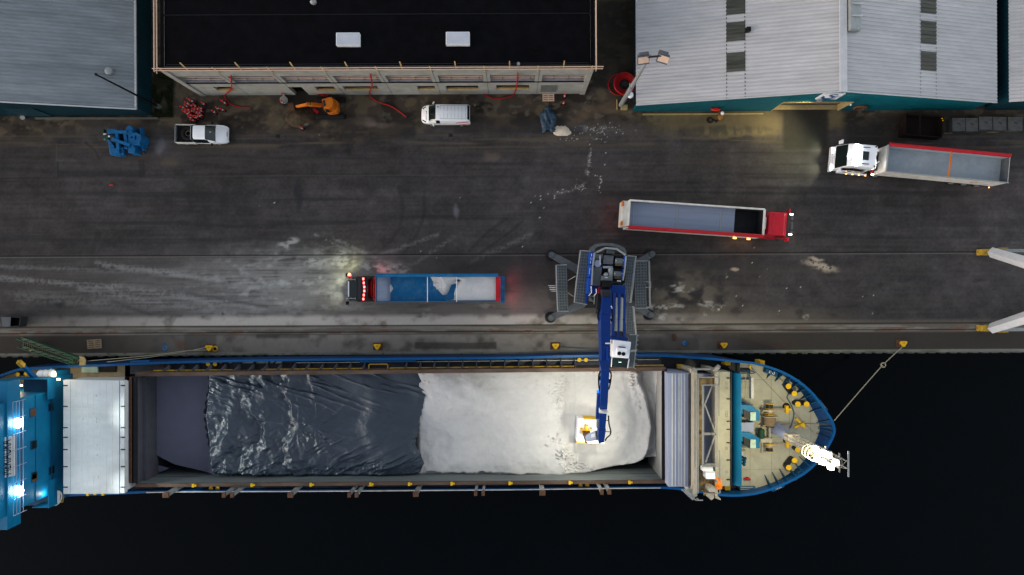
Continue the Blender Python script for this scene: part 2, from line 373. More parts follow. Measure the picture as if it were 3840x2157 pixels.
# dirt and gravel strip along the buildings
dirt = 1-sst(440, 520+60*(mott-.5), PY+70*(big-.5)*2)
lay((.055,.043,.032), dirt, .9); lay((.098,.076,.05), dirt*sst(.48, .62, mott), .85); lay((.019,.016,.014), dirt*sst(.5, .64, fbm(PX/70, PY/40, 21)), .8); lay((.12,.1,.075), dirt*sst(.62, .72, fbm(PX/26, PY/16, 24)), .6); lay((.085,.07,.052), sst(490,520,PY)*(1-sst(545,575,PY))*sst(.5,.66,fbm(PX/240,PY/8,25)), .8)
lay((.05,.044,.04), rect(0, 540, 3840, 660, 14)*sst(.5, .66, fbm(PX/200, PY/10, 22)), .5)
lay((.0175,.0175,.019), rect(1230, 430, 1560, 520, 8)*.7+rect(1700, 440, 2120, 500, 10)*.6, .8)
lay((.12,.095,.08), blob(1410, 468, 60, 10)+blob(1385, 455, 22, 14)+blob(1845, 590, 30, 14), .6)
lay((.014,.016,.007), rect(570, 250, 655, 440, 9)*sst(.3, .6, mott), .85); lay((.07,.075,.01), blob(585, 405, 7, 14), .5)
lay((.012,.010,.008), blob(1150, 375, 110, 28), .8)
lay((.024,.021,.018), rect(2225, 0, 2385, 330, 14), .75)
lay((.1,.07,.045), blob(2190, 430, 75, 16, -28)+blob(2300, 395, 55, 24), .6)
# ochre sand in front of the right warehouse and the dark wheel lane through the door
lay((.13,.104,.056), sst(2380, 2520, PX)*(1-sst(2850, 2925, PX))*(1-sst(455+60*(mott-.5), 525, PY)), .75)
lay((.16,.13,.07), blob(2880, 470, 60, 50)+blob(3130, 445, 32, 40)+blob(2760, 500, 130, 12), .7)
lay((.045,.044,.036), blob(2700, 490, 180, 16)*sst(.45, .6, fbm(PX/18, PY/60, 23)), .7)
lay((.024,.024,.021), rect(2935, 405, 3105, 560, 10), .9); lay((.021,.021,.022), rect(3170, 435, 3400, 560, 14), .6)
lay((.04,.04,.03), blob(2990, 590, 130, 80), .45)
for x in np.arange(2460, 2860, 24): lay((.135,.11,.06), blob(x+9*math.sin(x), 440+8*math.cos(x*1.7), 8, 16), .5)
# joints and concrete bays in the left yard
lay((.075,.07,.065), seg(0, 666, 212, 666, 1.5)+seg(212, 540, 212, 666, 1.2), .6); lay((.018,.018,.018), seg(0, 669, 214, 669, 1.6)+seg(216, 610, 216, 664, 4), .7)
lay((.02,.02,.022), rect(220, 640, 545, 664, 6), .6); lay((.02,.02,.022), rect(520, 600, 542, 662, 3), .5)
lay((.07,.066,.06), seg(540, 663, 1400, 658, .8)+seg(1400, 658, 2400, 652, .8), .55)
lay((.024,.022,.02), arc([(320,535),(352,560),(372,595)], 4), .6); lay((.17,.165,.18), blob(603, 548, 26, 16, -60), .75); lay((.09,.085,.1), blob(590, 545, 44, 38), .4)
lay((.1,.075,.05), blob(635, 610, 26, 15), .5)
lay((.021,.024,.03), blob(1118, 735, 13, 58)*1.2, .6); lay((.022,.022,.024), blob(840, 755, 18, 70), .5)
lay((.16,.16,.19), blob(1712, 790, 9, 26, 0), .5)
# faint tyre arcs
for pts, w in (([(1495,700),(1512,780),(1500,850),(1466,905),(1400,960),(1330,1000)], 7), ([(1592,720),(1590,810),(1562,880),(1520,945),(1462,1000)], 7),
               ([(1290,900),(1330,930),(1385,940),(1400,935)], 4), ([(1900,820),(1830,870),(1760,940)], 6), ([(1960,830),(1900,880),(1800,950)], 5), ([(370,880),(350,930),(345,1000)], 10)):
    lay((.019,.019,.02), arc(pts, w)*sst(.25, .6, fine+.2), .42)
# dusty quay road
d1 = blob(1150, 1110, 800, 150, 2, .8); d2 = blob(1120, 1080, 330, 120, 0, .8)
lay((.13,.123,.122), d1*(.45+.9*streak2)*sst(905, 1000, PY), .85)
lay((.22,.22,.215), d2*sst(.22, .66, .6*streak2+.5*mott), .85)
lay((.36,.36,.355), d2*sst(.50, .78, .5*fbm(PX/70, PY/20, 31, 5)+.5*fbm(PX/22, PY/14, 32)), .85)
for cx, cy, rx, ry in ((1170,985,26,14),(1290,975,40,30),(1040,1060,60,9),(1150,1060,40,14),(1260,1090,45,24),(1090,1135,50,14),(1205,1050,30,9),(1240,985,50,16),(1070,918,26,10),(1400,1005,80,16),(1480,1020,50,20),(1600,1180,18,34),(1820,1145,30,14),(1310,1150,90,14),(1100,905,20,12)):
    lay((.36,.36,.35), blob(cx, cy, rx, ry)*sst(.35, .62, fbm(PX/16, PY/9, 33, 4)), .7)
for x0, y0, x1, y1, w, a in ((0,1043,430,1078,9,.5),(430,1078,960,1150,16,.45),(360,990,960,1066,10,.4),(300,1085,1000,1205,10,.35),(0,1000,700,1020,8,.25),(640,1030,900,1062,5,.5),(1250,895,1480,1000,6,.4),(1180,880,1330,950,4,.4),(1420,960,1640,880,6,.3),(1560,985,1700,890,6,.3),(1760,985,1990,880,8,.25),(60,1110,600,1150,20,.2)):
    lay((.25,.25,.255), seg(x0, y0, x1, y1, w, 2)*sst(.35, .65, .5*fine+.6*streak2), a)
for x0, y0, x1, y1, w in ((420,1130,560,1180,7),(560,1180,760,1192,6),(700,1100,1000,1150,6),(1180,1165,1400,1180,10),(1500,1165,1650,1135,9),(1700,1010,1900,960,14),(2400,1010,3000,990,16)):
    lay((.04,.039,.04), seg(x0, y0, x1, y1, w, 2), .55)
lay((.042,.034,.035), blob(1990, 1050, 500, 90)*sst(.3, .7, streak2), .5)
lay((.17,.148,.138), blob(1700, 1165, 600, 80)*sst(.3, .65, streak2+.15), .65)
# right of the crane
lay((.05,.044,.038), blob(2900, 1060, 700, 160)*sst(.35, .75, streak), .5); lay((.14,.12,.095), blob(2570, 1130, 170, 100, 10, .8)*sst(.3, .62, mott), .75); lay((.10,.085,.068), blob(2700, 1195, 420, 45), .7)  # middle blob paints a warm pool of crane light into the dusty ground
for cx, cy, rx, ry in ((2540,1072,26,10),(2560,1090,40,8),(2650,1140,34,13),(2690,1155,18,8),(2480,1185,22,10),(2465,1215,40,9),(2500,1150,60,7),(2770,1285,6,3),(2720,1035,4,5),(2430,1160,30,26),(2560,1215,160,9),(3020,1190,12,10),(2640,1180,5,5),(2668,1262,5,24)):
    lay((.42,.40,.36), blob(cx, cy, rx, ry)*sst(.38, .62, fbm(PX/11, PY/8, 41, 4)), .85)
lay((.40,.33,.25), blob(3075, 1000, 55, 13, 12)*sst(.36, .5, fbm(PX/9, PY/7, 42))+blob(3058, 972, 26, 5)+blob(2757, 1008, 13, 6), .9)
lay((.022,.021,.022), sst(.66, .78, fbm(PX/60, PY/30, 43))*rect(2500, 960, 3700, 1210, 30), .5)
lay((.026,.025,.026), blob(225, 1145, 17, 14)+blob(840, 1177, 6, 6), .8)
# rails, concrete track, quay apron and cope, all running straight
def row(py): return P(1920, py).y
def band(p0, p1, s=.03):
    y0, y1 = row(p1), row(p0); return sst(y0-s, y0+s, gy)*(1-sst(y1-s, y1+s, gy))
ap = band(1218, 1345)
lay((.15,.13,.105), band(1205, 1226, .2)*(.45+.55*sst(350, 700, PX))*(1-.6*sst(2700, 3300, PX)), .95)
lay((.46,.42,.39), band(1182, 1232, .3)*blob(1450, 1208, 1000, 120)*sst(.2, .6, mott+.1), .9)
lay((.11,.095,.08), ap*(.5+streak), .9); lay((.21,.195,.17), band(1224, 1250)*sst(.35, .65, fbm(PX/90, PY/10, 51, 5)), .75)
lay((.14,.06,.035), band(1232, 1250)*sst(.56, .7, fbm(PX/60, PY/8, 52)), .8); lay((.062,.054,.049), band(1251, 1318), .75)
lay((.08,.065,.052), band(1251, 1318)*sst(.45, .6, fbm(PX/130, PY/60, 53)), .7); lay((.2,.185,.17), band(1252, 1318)*blob(1600, 1288, 900, 140)*sst(.1, .6, mott), .9)
lay((.03,.027,.025), rect(690, 1254, 810, 1318, 4)*.6+rect(2390, 1268, 2620, 1318, 6)*.5+rect(1555, 1284, 1862, 1310, 3)*.9+rect(960, 1252, 1160, 1268, 4)*.7, .8)
lay((.13,.05,.03), blob(672, 1292, 20, 12)+blob(2915, 1296, 60, 14), .5)
cope = band(1319, 1345, .02)
lay((.135,.135,.115), cope, .95); lay((.06,.075,.035), cope*sst(.5, .66, fbm(PX/70, PY/14, 54)), .8); lay((.19,.185,.17), cope*sst(.6, .75, fbm(PX/30, PY/10, 55)), .6)
lay((.2,.2,.18), band(1318, 1320, .015), .5)
for x in range(30, 3840, 74): lay((.02,.02,.018), blob(x+7*math.sin(x*3.1), 1329+3*math.cos(x), 4, 2.4, 0, .5, 0), .7)
for p, w in ((953, 3.1), (1217.5, 2.0), (1243, 2.0)):
    lay((.006,.006,.007), band(p-w, p+w, .02), .95); lay((.16,.155,.15), band(p+w, p+w+1.8, .02), .5)
lay((.17,.15,.12), band(1249, 1250.6, .015), .6)
lay((.03,.027,.024), band(1252, 1318)*np.clip(1-sst(300,760,PX)+sst(2620,2900,PX), 0, 1), .8)
# salt crumbs swept about, drains, stains
rs = np.random.RandomState(5)
def specks(n, cx, cy, sx, sy, c=(.5,.47,.44), r=(1.4,3.6)):
    for k in range(n): lay(c, blob(cx+rs.randn()*sx, cy+rs.randn()*sy, rs.uniform(*r), rs.uniform(*r)*.8, 0, .5), .9)
specks(34, 2235, 490, 36, 20, r=(.9,2.2)); specks(8, 2300, 485, 40, 10, r=(.8,2)); specks(16, 2213, 590, 3, 22, r=(.9,2)); specks(16, 2172, 702, 15, 10, r=(.8,1.8)); specks(16, 2110, 725, 20, 5, r=(.9,2)); specks(10, 2250, 680, 8, 22)
specks(14, 2210, 650, 4, 14, r=(.8,1.8)); lay((.2,.19,.185), blob(2225, 485, 60, 12)*sst(.4,.7,fbm(PX/14,PY/8,44))+blob(2212,590,5,30)*.7+blob(2170,703,26,5,-25)*.8+blob(2112,726,34,4,-8)*.6+blob(2206,648,5,16)*.7, .55); specks(24, 2040, 760, 60, 22, r=(.8,1.6)); specks(40, 1500, 760, 800, 160, r=(.7,1.5)); specks(30, 2700, 1080, 400, 90, r=(.8,2)); specks(16, 2270, 560, 4, 40, r=(.8,1.8))
for x, y in ((1042,512),(1690,508),(857,345)): lay((.008,.008,.008), rect(x-8, y-6, x+8, y+6, 1), .8)
C *= (.93+.14*fine)[..., None]
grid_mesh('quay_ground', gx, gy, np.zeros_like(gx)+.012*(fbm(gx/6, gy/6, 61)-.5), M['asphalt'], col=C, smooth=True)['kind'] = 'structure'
mb = MB()
for a, b, c, d in ((-900,-55,EDGE_Y,900), (55,900,EDGE_Y,900), (-55,55,33.9,900)): mb.quad((a,c,-.02), (b,c,-.02), (b,d,-.02), (a,d,-.02))
structure('land', mb, M['land'])
mb = MB(); mb.box(-900, 900, EDGE_Y-.02, EDGE_Y+1.5, -6, -.06)
for k in range(-50, 50): mb.box(k*1.1+.15, k*1.1+.75, EDGE_Y-.16, EDGE_Y-.02, -3, -.35+.06*math.sin(k*2.2))
structure('quay_wall', mb, M['concrete_dark'])
mb = MB(); mb.quad((-900,-900,-2.4), (900,-900,-2.4), (900,EDGE_Y,-2.4), (-900,EDGE_Y,-2.4)); structure('harbour_water', mb, M['water'])

# ================================================================== BUILDINGS
def ribbed(mb, x0, z0, x1, z1, y0, y1, pitch, h):
    """corrugated sheet between two edges running along y; ribs run down the slope"""
    n = max(1, int(round((y1-y0)/pitch))); p = (y1-y0)/n; ys = []; hs = []
    for k in range(n):
        for t, q in ((0,0),(.30,0),(.42,1),(.80,1),(.92,0)): ys.append(y0+(k+t)*p); hs.append(q*h)
    ys.append(y1); hs.append(0); vs = [(x0, y, z0+q) for y, q in zip(ys, hs)]+[(x1, y, z1+q) for y, q in zip(ys, hs)]; m = len(ys)
    mb.add(vs, [(i, i+1, m+i+1, m+i) for i in range(m-1)])
def ribwall(mb, p, q, zt0, zt1, zb, pitch=.3, d=.03):
    """trapezoid-sheet wall from p to q (xy), its top running from zt0 to zt1"""
    p, q = Vector((*p,0)), Vector((*q,0)); L = (q-p).length; t = (q-p)/L; n = Vector((t.y, -t.x, 0)); k = int(L/pitch); vs = []
    for i in range(k+1):
        for f, o in ((0,0),(.35,0),(.45,1),(.85,1),(.95,0)):
            s = min(1, (i+f)/k); b = p+t*L*s+n*d*o; vs += [(b.x,b.y,zb), (b.x,b.y,zt0+(zt1-zt0)*s)]
    m = len(vs)//2; mb.add(vs, [(2*i, 2*i+2, 2*i+3, 2*i+1) for i in range(m-1)])
YF = P(569, 432).y                                # front wall of the left warehouse
xe = P(569, 300).x; xr = -60.0; ye = YF-.22; ze = 2.75
re_ = onY(506, 410, ye); rl = onY(0, 383, ye); sl = (rl.z-re_.z)/(rl.x-re_.x); ze = re_.z
wh = thing('warehouse', 'grey corrugated roofed warehouse with dark teal walls left of the black roofed building', 'warehouse', (xe, YF, 0))
mb = MB(); ribbed(mb, re_.x, ze, xr, ze+sl*(xr-re_.x), ye, 60, .36, .06); build('roof', mb, M['roof_left'], wh)
mb = MB(); ribwall(mb, (xe, YF), (xe, 60), ze-.05, ze-.05, 0); ribwall(mb, (-75, YF), (xe, YF), ze-.1+sl*(-75-re_.x), ze-.08, 0); build('wall', mb, M['teal_dark'], wh)
mb = MB(); mb.box(re_.x-.05, re_.x+.12, ye, 60, ze-.16, ze+.03); mb.bar((re_.x+.05, ye+.02, ze-.02), (xr, ye+.02, ze+sl*(xr-re_.x)-.02), .08, .22); build('gutter', mb, M['roof_flash'], wh)
v = onSlope(415, 270, ze, re_.x, sl); mb = MB(); mb.cyl(v, v+Vector((0,0,.35)), .3, .24, 14); mb.ball(v+Vector((0,0,.4)), (.38,.38,.16), 14, 6); build('roof_vent', mb, M['galv'], wh, smooth=True)
mb = MB(); mb.box(P(85,0).x, P(200,0).x, YF-.12, YF+.4, .05, 3.0); build('door', mb, M['teal_dark'], wh)
rm = MB(); q = [P(-40,437,1.3), P(128,436,.5), P(105,448,.3), P(40,436,1.1), P(-40,418,2.6), P(18,396,2.6), P(100,430,1.0)]
rm = MB(); rm.add([P(-60,372,2.9), P(25,396,2.6), P(135,434,.25), P(95,437,.1), P(40,430,.9), P(-60,405,2.2), P(-60,405,0), P(95,437,0)], [(0,1,4,5), (1,2,3,4), (5,4,3,7,6)])
solo('loading_ramp', 'dark teal sheet ramp leaning by the left warehouse doorway', 'ramp', rm, M['teal_dark'])
mb = MB(); mb.cyl(P(84,441,0), P(84,441,.45), .18, .22); solo('bucket', 'pale plastic bucket standing at the foot of the teal ramp', 'bucket', mb, M['white_dirty'])
mb = MB(); mb.pbox(130, 440, 590, 446, .22, 0); solo('kerb', 'long low kerb below the left warehouse front', 'kerb', mb, M['concrete_dark'])
# thin dark mast in front of it
b = P(597, 401); t_ = P(368, 271, 10.6); k = thing('flag_pole', 'thin dark pole towering over the grey roof of the left warehouse', 'pole', b)
mb = MB(); mb.cyl(b, (b.x, b.y, 10.6), .11, .07, 10); build('shaft', mb, M['black'], k); mb = MB(); mb.cyl(b, (b.x,b.y,.5), .28, .2, 12); build('base', mb, M['concrete_dark'], k); mb = MB(); mb.ball((b.x,b.y,10.65), .13); build('cap', mb, M['black'], k)

# ---- black-roofed concrete building under construction
FY = P(1470, 355).y; XL = P(754, 358).x; XR = P(2192, 352).x; ZR = 8.0; BK = 48.0
cb = thing('unfinished_building', 'black roofed two storey concrete building under construction with timber guard rails', 'building', (XL, FY, 0))
ZS, ZT = onY(1500, 308, FY).z, onY(1500, 284, FY).z          # loggia floor and lintel
mb = MB(); NB = 8; bw = (XR-XL)/NB; lo = [(822,890,326,343,0),(1194,1266,325,342,0),(1296,1425,324,341,0),(1570,1636,323,340,0),(1676,1796,322,340,0),(1862,1984,320,338,0)]
doorw = (1088, 1152, 328, 353); ops = []
for a, b_, c, d, _ in lo: ops.append((onY(a,d,FY).x, onY(b_,d,FY).x, onY(a,d,FY).z, onY(a,c,FY).z))
da = onY(doorw[0]+16, 350, FY).x; db = onY(doorw[1]+2, 350, FY).x; dz = onY(1100, 327, FY).z; ops.append((da, db, 0.02, dz)); ops.sort()
x = XL
for o in ops:                                     # ground floor wall around its openings, 0.35 m thick
    mb.box(x, o[0], FY, FY+.35, 0, ZS-.25); mb.box(o[0], o[1], FY, FY+.35, o[3], ZS-.25)
    if o[2] > .1: mb.box(o[0], o[1], FY, FY+.35, 0, o[2])
    x = o[1]
mb.box(x, XR, FY, FY+.35, 0, ZS-.25)
for e, w in ((XL, .5), (XR, -.5)): mb.box(min(e,e+w), max(e,e+w), FY-.12, FY+.5, 0, ZR) if False else mb.box(min(e,e+w), max(e,e+w), FY-.1, FY-.002, 0, ZR-.05)
mb.box(XL, XR, FY, FY+.35, ZT, ZR)
for i in range(NB+1):
    c = XL+i*bw; w = .34 if 0 < i < NB else .5; mb.box(max(XL, c-w), min(XR, c+w), FY+.002, FY+.5, ZS, ZT)
mb.box(XL, XL+.3, FY+.35, BK, 0, ZR); mb.box(XR-.3, XR, FY+.35, BK, 0, ZR); build('wall', mb, M['concrete'], cb)
mb = MB(); mb.box(XL+.3, XR-.3, FY+.05, FY+5, ZS-.2, ZS); build('loggia_floor', mb, M['floor_slab'], cb)
mb = MB(); mb.box(XL+.3, XR-.3, FY-.03, FY+.06, ZS-.25, ZS-.02); mb.box(XL+.3, XR-.3, FY+5, FY+5.1, 0, ZR); 
for i in range(1, NB): mb.box(XL+i*bw-.012, XL+i*bw+.012, FY-.012, FY-.001, .1, ZR-.1) 
mb.box(XL+.3, XR-.3, FY+.4, FY+4, .02, .04); build('joint_and_dark_inside', mb, M['dark_gap'], cb)  # near-black back wall and floor sheet paint the dark inside
mb = MB(); mb.box(XL+.25, XR-.25, FY+.30, BK, ZR-.12, ZR-.04); 
mb.box(XL, XR, FY-.02, FY+.32, ZR-.001, ZR+.04); mb.box(XL-.02, XL+.3, FY+.32, BK, ZR-.001, ZR+.04); mb.box(XR-.3, XR+.02, FY+.32, BK, ZR-.001, ZR+.04); build('roof', mb, M['bitumen'], cb)
mb = MB(); mb.box(XL+.45, XR-.45, FY+.52, FY+.56, ZR-.05, ZR+.005); build('roof_seam', mb, M['dark_steel'], cb)
for a, b_, c, d in ((1260,1348,122,170),(1672,1761,119,167)):
    z = ZR+.45; fr = MB(); fr.pbox(a, c, b_, d, z, ZR-.05); f = build('skylight', fr, M['white_frame'], cb, bevel=.03); fr = MB(); fr.pbox(a+3, c+3, b_-3, d-3, z+.05, z-.01); build('pane', fr, M['skylight'], f)
for o in ops[:]:
    if o[2] > .1:
        fr = MB(); fr.box(o[0]+.02, o[1]-.02, FY+.03, FY+.33, o[2]+.002, o[2]+.08); fr.box(o[0]+.02, o[1]-.02, FY+.02, FY+.1, o[2]+.22, o[2]+.33); f = build('window', fr, M['timber_yellow'], cb)
        fr = MB(); fr.box(o[0]+.01, o[1]-.01, FY+.30, FY+.34, o[2]+.1, o[3]-.02); build('pane', fr, M['dark_gap'], f)
fr = MB(); a = onY(2026, 343, FY); c = onY(2090, 320, FY); fr.box(a.x, c.x, FY-.06, FY-.004, a.z, c.z); build('infill_panel', fr, M['concrete_dark'], cb)
# timber guard rails: roof edge, both sides, loggia
for nm, zz, dy, over in (('guard_rail', 8.95, -.12, 0), ('guard_rail', 8.5, -.16, 0)):
    for i in range(NB+1):
        mb = MB(); x0 = XL-.3+i*(XR-XL+1.1)/(NB+1); x1 = x0+(XR-XL+1.1)/(NB+1)+.55; zt = zz+.035*(i%2)
        mb.bar((x0, FY+dy-.02*(i%2), zt), (min(x1, XR+.75), FY+dy-.02*(i%2), zt), .05, .16, up=(0,0,1)); build(nm, mb, M['timber'], cb)
for xx in (XL-.12, XR+.12):
    for zz in (8.95, 8.5):
        mb = MB(); mb.bar((xx, FY-.4, zz), (xx, FY+13, zz+.02), .05, .15); mb.bar((xx*1.0005, FY+12.6, zz+.04), (xx*1.0005, BK, zz+.04), .05, .15); build('guard_rail', mb, M['timber'], cb)
for i in range(NB+1):
    x = XL+.25+i*(XR-XL-.5)/NB; mb = MB(); mb.bar((x, FY-.08, ZR-.55), (x, FY-.08, 9.05), .1, .06); build('rail_post', mb, M['timber_yellow'], cb)
    if i < NB: mb = MB(); mb.bar((x+2.3, FY-.05, 8.3), (x+2.3, FY+.15, 9.7), .1, .06); build('rail_post', mb, M['timber_yellow'], cb)
for i in range(NB):
    x0, x1 = XL+i*bw+.4, XL+(i+1)*bw-.4
    for zz in (ZS+1.0, ZS+.5):
        mb = MB(); mb.bar((x0, FY+.2, zz), (x1, FY+.2, zz+.01), .04, .12); build('loggia_rail', mb, M['timber'], cb)
    for q_ in (.25, .6, .9):
        mb = MB(); mb.box(x0+(x1-x0)*q_, x0+(x1-x0)*q_+.14, FY+.24, FY+.4, ZS, ZS+.3); build('anchor', mb, M['dark_steel'], cb)
mb = MB(); mb.ball(P(1175, 8, ZR+.3), (.3,.25,.3)); build('roof_vent', mb, M['galv'], cb); mb = MB(); mb.cyl(P(1944,243,ZR-.05), P(1944,243,ZR-.05)+Vector((0,0,.35)), .14); build('roof_vent', mb, M['galv'], cb)
# red concrete-pump hoses hanging down its front
def smooth_path(pts, n=8):
    out = []; pts = [Vector(p) for p in pts]; q = [pts[0]]+pts+[pts[-1]]
    for i in range(1, len(q)-2):
        a, b_, c, d = q[i-1:i+3]
        for k in range(n):
            t = k/n; out.append(.5*((2*b_)+(c-a)*t+(2*a-5*b_+4*c-d)*t*t+(3*b_-a-3*c+d)*t**3))
    return out+[pts[-1]]
def hose(pts, label, r=.065):
    mb = MB(); mb.tube(smooth_path(pts), r, 8); return solo('hose', label, 'hose', mb, M['red_hose'], smooth='all', group='red hoses on the unfinished building')
fy = FY-.18; up_ = lambda px, py: onY(px, py, fy)
hose([up_(866,284), up_(867,300), up_(869,318), up_(866,336), P(848,352,.5), P(843,362,.15), P(850,376,.07), P(870,392,.07), P(905,402,.07), P(940,403,.07)], 'red hose that hangs and ends near the crowded marker posts')
hose([up_(1389,278), up_(1393,300), up_(1395,322), up_(1388,338), P(1387,356,.4), P(1400,372,.08), P(1430,386,.07), P(1470,400,.07), P(1505,424,.07), P(1523,440,.07)], 'red hose that hangs and trails towards the white van')
hose([up_(1942,275), up_(1941,300), up_(1936,330), P(1928,352,.5), P(1915,362,.15), P(1880,369,.07), P(1850,369,.07), P(1830,362,.07), P(1815,352,.07)], 'red hose that hangs and curls back under the third window')

# ---- right warehouse with logo
YW = P(2377, 418).y; XW = P(2377, 380).x; yr = YW-.2
e_ = onY(2385, 394, yr); rg = onY(3162, 341.6, yr); s1 = (rg.z-e_.z)/(rg.x-e_.x); er = onY(3739, 384.5, yr); s2 = (er.z-rg.z)/(er.x-rg.x)
rw = thing('warehouse', 'pale corrugated roofed warehouse with teal walls and a white logo sign over its door', 'warehouse', (XW, YW, 0))
mb = MB(); ribbed(mb, e_.x, e_.z, rg.x, rg.z, yr, 60, .36, .055); build('roof', mb, M['roof_right'], rw)
mb = MB(); ribbed(mb, rg.x, rg.z, er.x, er.z, yr, 60, .36, .055); build('roof', mb, M['roof_right'], rw)
zt = lambda x: (e_.z+s1*(x-e_.x) if x < rg.x else rg.z+s2*(x-rg.x))-.1
dl, dr, dzt = onY(2940,383,YW).x, onY(3197,383,YW).x, onY(3000,383,YW).z
mb = MB(); ribwall(mb, (XW,YW), (dl,YW), zt(XW), zt(dl), 0); ribwall(mb, (dl,YW), (rg.x,YW), zt(dl), zt(rg.x), dzt); ribwall(mb, (rg.x,YW), (dr,YW), zt(rg.x), zt(dr), dzt); ribwall(mb, (dr,YW), (er.x-.2,YW), zt(dr), zt(er.x), 0)
ribwall(mb, (XW,60), (XW,YW), e_.z-.1, e_.z-.1, 0); ribwall(mb, (er.x-.2,YW), (er.x-.2,60), er.z-.1, er.z-.1, 0); build('wall', mb, M['teal'], rw)
mb = MB(); mb.box(dl, dr, YW+.55, YW+.65, .35, dzt); build('door', mb, M['door_grey'], rw)
mb = MB(); mb.box(dl-.06, dr+.06, YW-.06, YW+.55, dzt, dzt+.1); mb.box(dl, dr, YW+.1, YW+.55, .002, .1); mb.box(dr, dr+.1, YW-.05, YW+.6, 0, dzt); mb.box(dl-.1, dl, YW-.05, YW+.6, 0, dzt); build('door_frame', mb, M['ochre'], rw)
mb = MB(); mb.box(rg.x-.35, rg.x+.35, yr-.05, 60, rg.z+.02, rg.z+.11); build('ridge_cap', mb, M['roof_flash'], rw, bevel=.03)
mb = MB(); mb.box(e_.x-.16, e_.x+.02, yr, 60, e_.z-.17, e_.z-.02); build('gutter', mb, M['dark_gap'], rw)
mb = MB(); mb.bar((e_.x, yr-.02, e_.z-.02), (rg.x, yr-.02, rg.z-.02), .05, .2); mb.bar((rg.x, yr-.02, rg.z-.02), (er.x, yr-.02, er.z-.02), .05, .2); build('verge', mb, M['roof_flash'], rw)
for a, b_, rows in ((2723,2794,((-60,55),(88,160),(193,266))), (3452,3511,((-70,52),(85,158),(191,265)))):
    for c, d in rows:
        f = (e_.z, e_.x, s1) if a < 3000 else (rg.z, rg.x, s2); mb = MB(); pts = [onSlope(x, y, *f) for x, y in ((a,d),(b_,d+(-3 if a<3000 else 2)),(b_,c+(-3 if a<3000 else 2)),(a,c))]
        x0, x1 = pts[0].x, pts[1].x; pp = (60-yr)/round((60-yr)/.36); y0 = yr+round((pts[0].y-yr)/pp)*pp; y1 = yr+round((pts[2].y-yr)/pp)*pp; ribbed(mb, x0, f[0]+f[2]*(x0-f[1])+.03, x1, f[0]+f[2]*(x1-f[1])+.03, y0, y1, .36, .055); build('rooflight', mb, M['rooflight'], rw)
for px in (2725, 2794, 3452, 3511):
    f = (e_.z, e_.x, s1) if px < 3000 else (rg.z, rg.x, s2); v = onSlope(px, 330, *f); mb = MB()
    mb.box(v.x-.03, v.x+.03, yr+.05, 50, v.z-.03, v.z+.035)
    build('sheet_lap', mb, M['dark_steel' if px < 3000 else 'galv'], rw)
v = onSlope(2802, 115, e_.z, e_.x, s1); mb = MB(); mb.box(v.x-.2, v.x+.2, v.y-.2, v.y+.2, v.z-.05, v.z+.5); build('vent', mb, M['black'], rw, bevel=.02)
a = onSlope(3170, 118, rg.z, rg.x, s2); c = onSlope(3212, 0, rg.z, rg.x, s2); mb = MB(); x0, x1 = rg.x+.45, rg.x+1.55
mb.prism([(x0,a.y),(x1,a.y),(x1,45),(x0,45)], rg.z-.35, [rg.z+.55, rg.z+.3, rg.z+.3, rg.z+.55]); f = build('ridge_ventilator', mb, M['galv'], rw, bevel=.03)
mb = MB()
for j in range(6): mb.box(x0+.12, x1+.02, a.y+1.1*j+1.2, a.y+1.1*j+1.26, rg.z+.2, rg.z+.58)
build('flap', mb, M['roof_flash'], f)
# logo board
sx0, sx1 = onY(3057,369,YW).x, onY(3134,369,YW).x; sz0, sz1 = onY(3057,369,YW).z, onY(3087,347,YW).z; yy = YW-.12
mb = MB(); mb.box(sx0, sx1, yy, YW+.04, sz0, sz1); sg = build('sign', mb, M['sign_white'], rw)
mb = MB(); sw, sh = sx1-sx0, sz1-sz0; pt = lambda a, b_, o=0: Vector((sx0+a*sw, yy-.015, sz0+b_*sh))
def ribbon(pts, ws):
    pts = smooth_path([Vector((p[0], 0, p[1])) for p in pts], 6); n = len(pts); A = []; B = []
    for i, p in enumerate(pts):
        d = (pts[min(i+1,n-1)]-pts[max(i-1,0)]).normalized(); nn = Vector((-d.z, 0, d.x)); w = np.interp(i/(n-1), np.linspace(0,1,len(ws)), ws)/2
        A.append(pt(p.x+nn.x*w, p.z+nn.z*w)); B.append(pt(p.x-nn.x*w, p.z-nn.z*w))
    mb.strip(A, B)
ribbon([(.74,.74),(.66,.84),(.52,.86),(.42,.76),(.46,.64),(.62,.52),(.68,.40),(.60,.26),(.44,.20),(.30,.24),(.20,.36),(.14,.5)], [.05,.12,.13,.14,.16,.16,.15,.13,.12,.12,.09,.02])
ribbon([(.10,.34),(.25,.2),(.45,.10),(.7,.14),(.9,.24)], [.03,.06,.07,.06,.03]); ribbon([(.08,.16),(.3,.08),(.6,.05),(.92,.12)], [.02,.05,.05,.03]); ribbon([(.72,.5),(.82,.56),(.95,.62)], [.08,.07,.02]); ribbon([(.70,.32),(.82,.40),(.95,.44)], [.06,.06,.02]); ribbon([(.08,.48),(.16,.42),(.26,.36)], [.02,.09,.05]); ribbon([(.07,.62),(.16,.56),(.24,.44)], [.02,.06,.05])
build('emblem', mb, M['sign_blue'], sg)
v = onY(3074, 383, YW-.3); mb = MB(); mb.box(v.x-.35, v.x+.1, YW-.32, YW, v.z+.1, v.z+.32); lp = build('wall_lamp', mb, M['galv'], rw); mb = MB(); mb.box(v.x-.3, v.x+.05, YW-.3, YW-.1, v.z+.07, v.z+.098); build('lens', mb, M['lamp_warm'], lp)
spot(lp, (v.x, YW-.45, v.z), (v.x-5.2, YW-4.5, 0), 900, (1,.84,.46), 125, 1.0, .2)
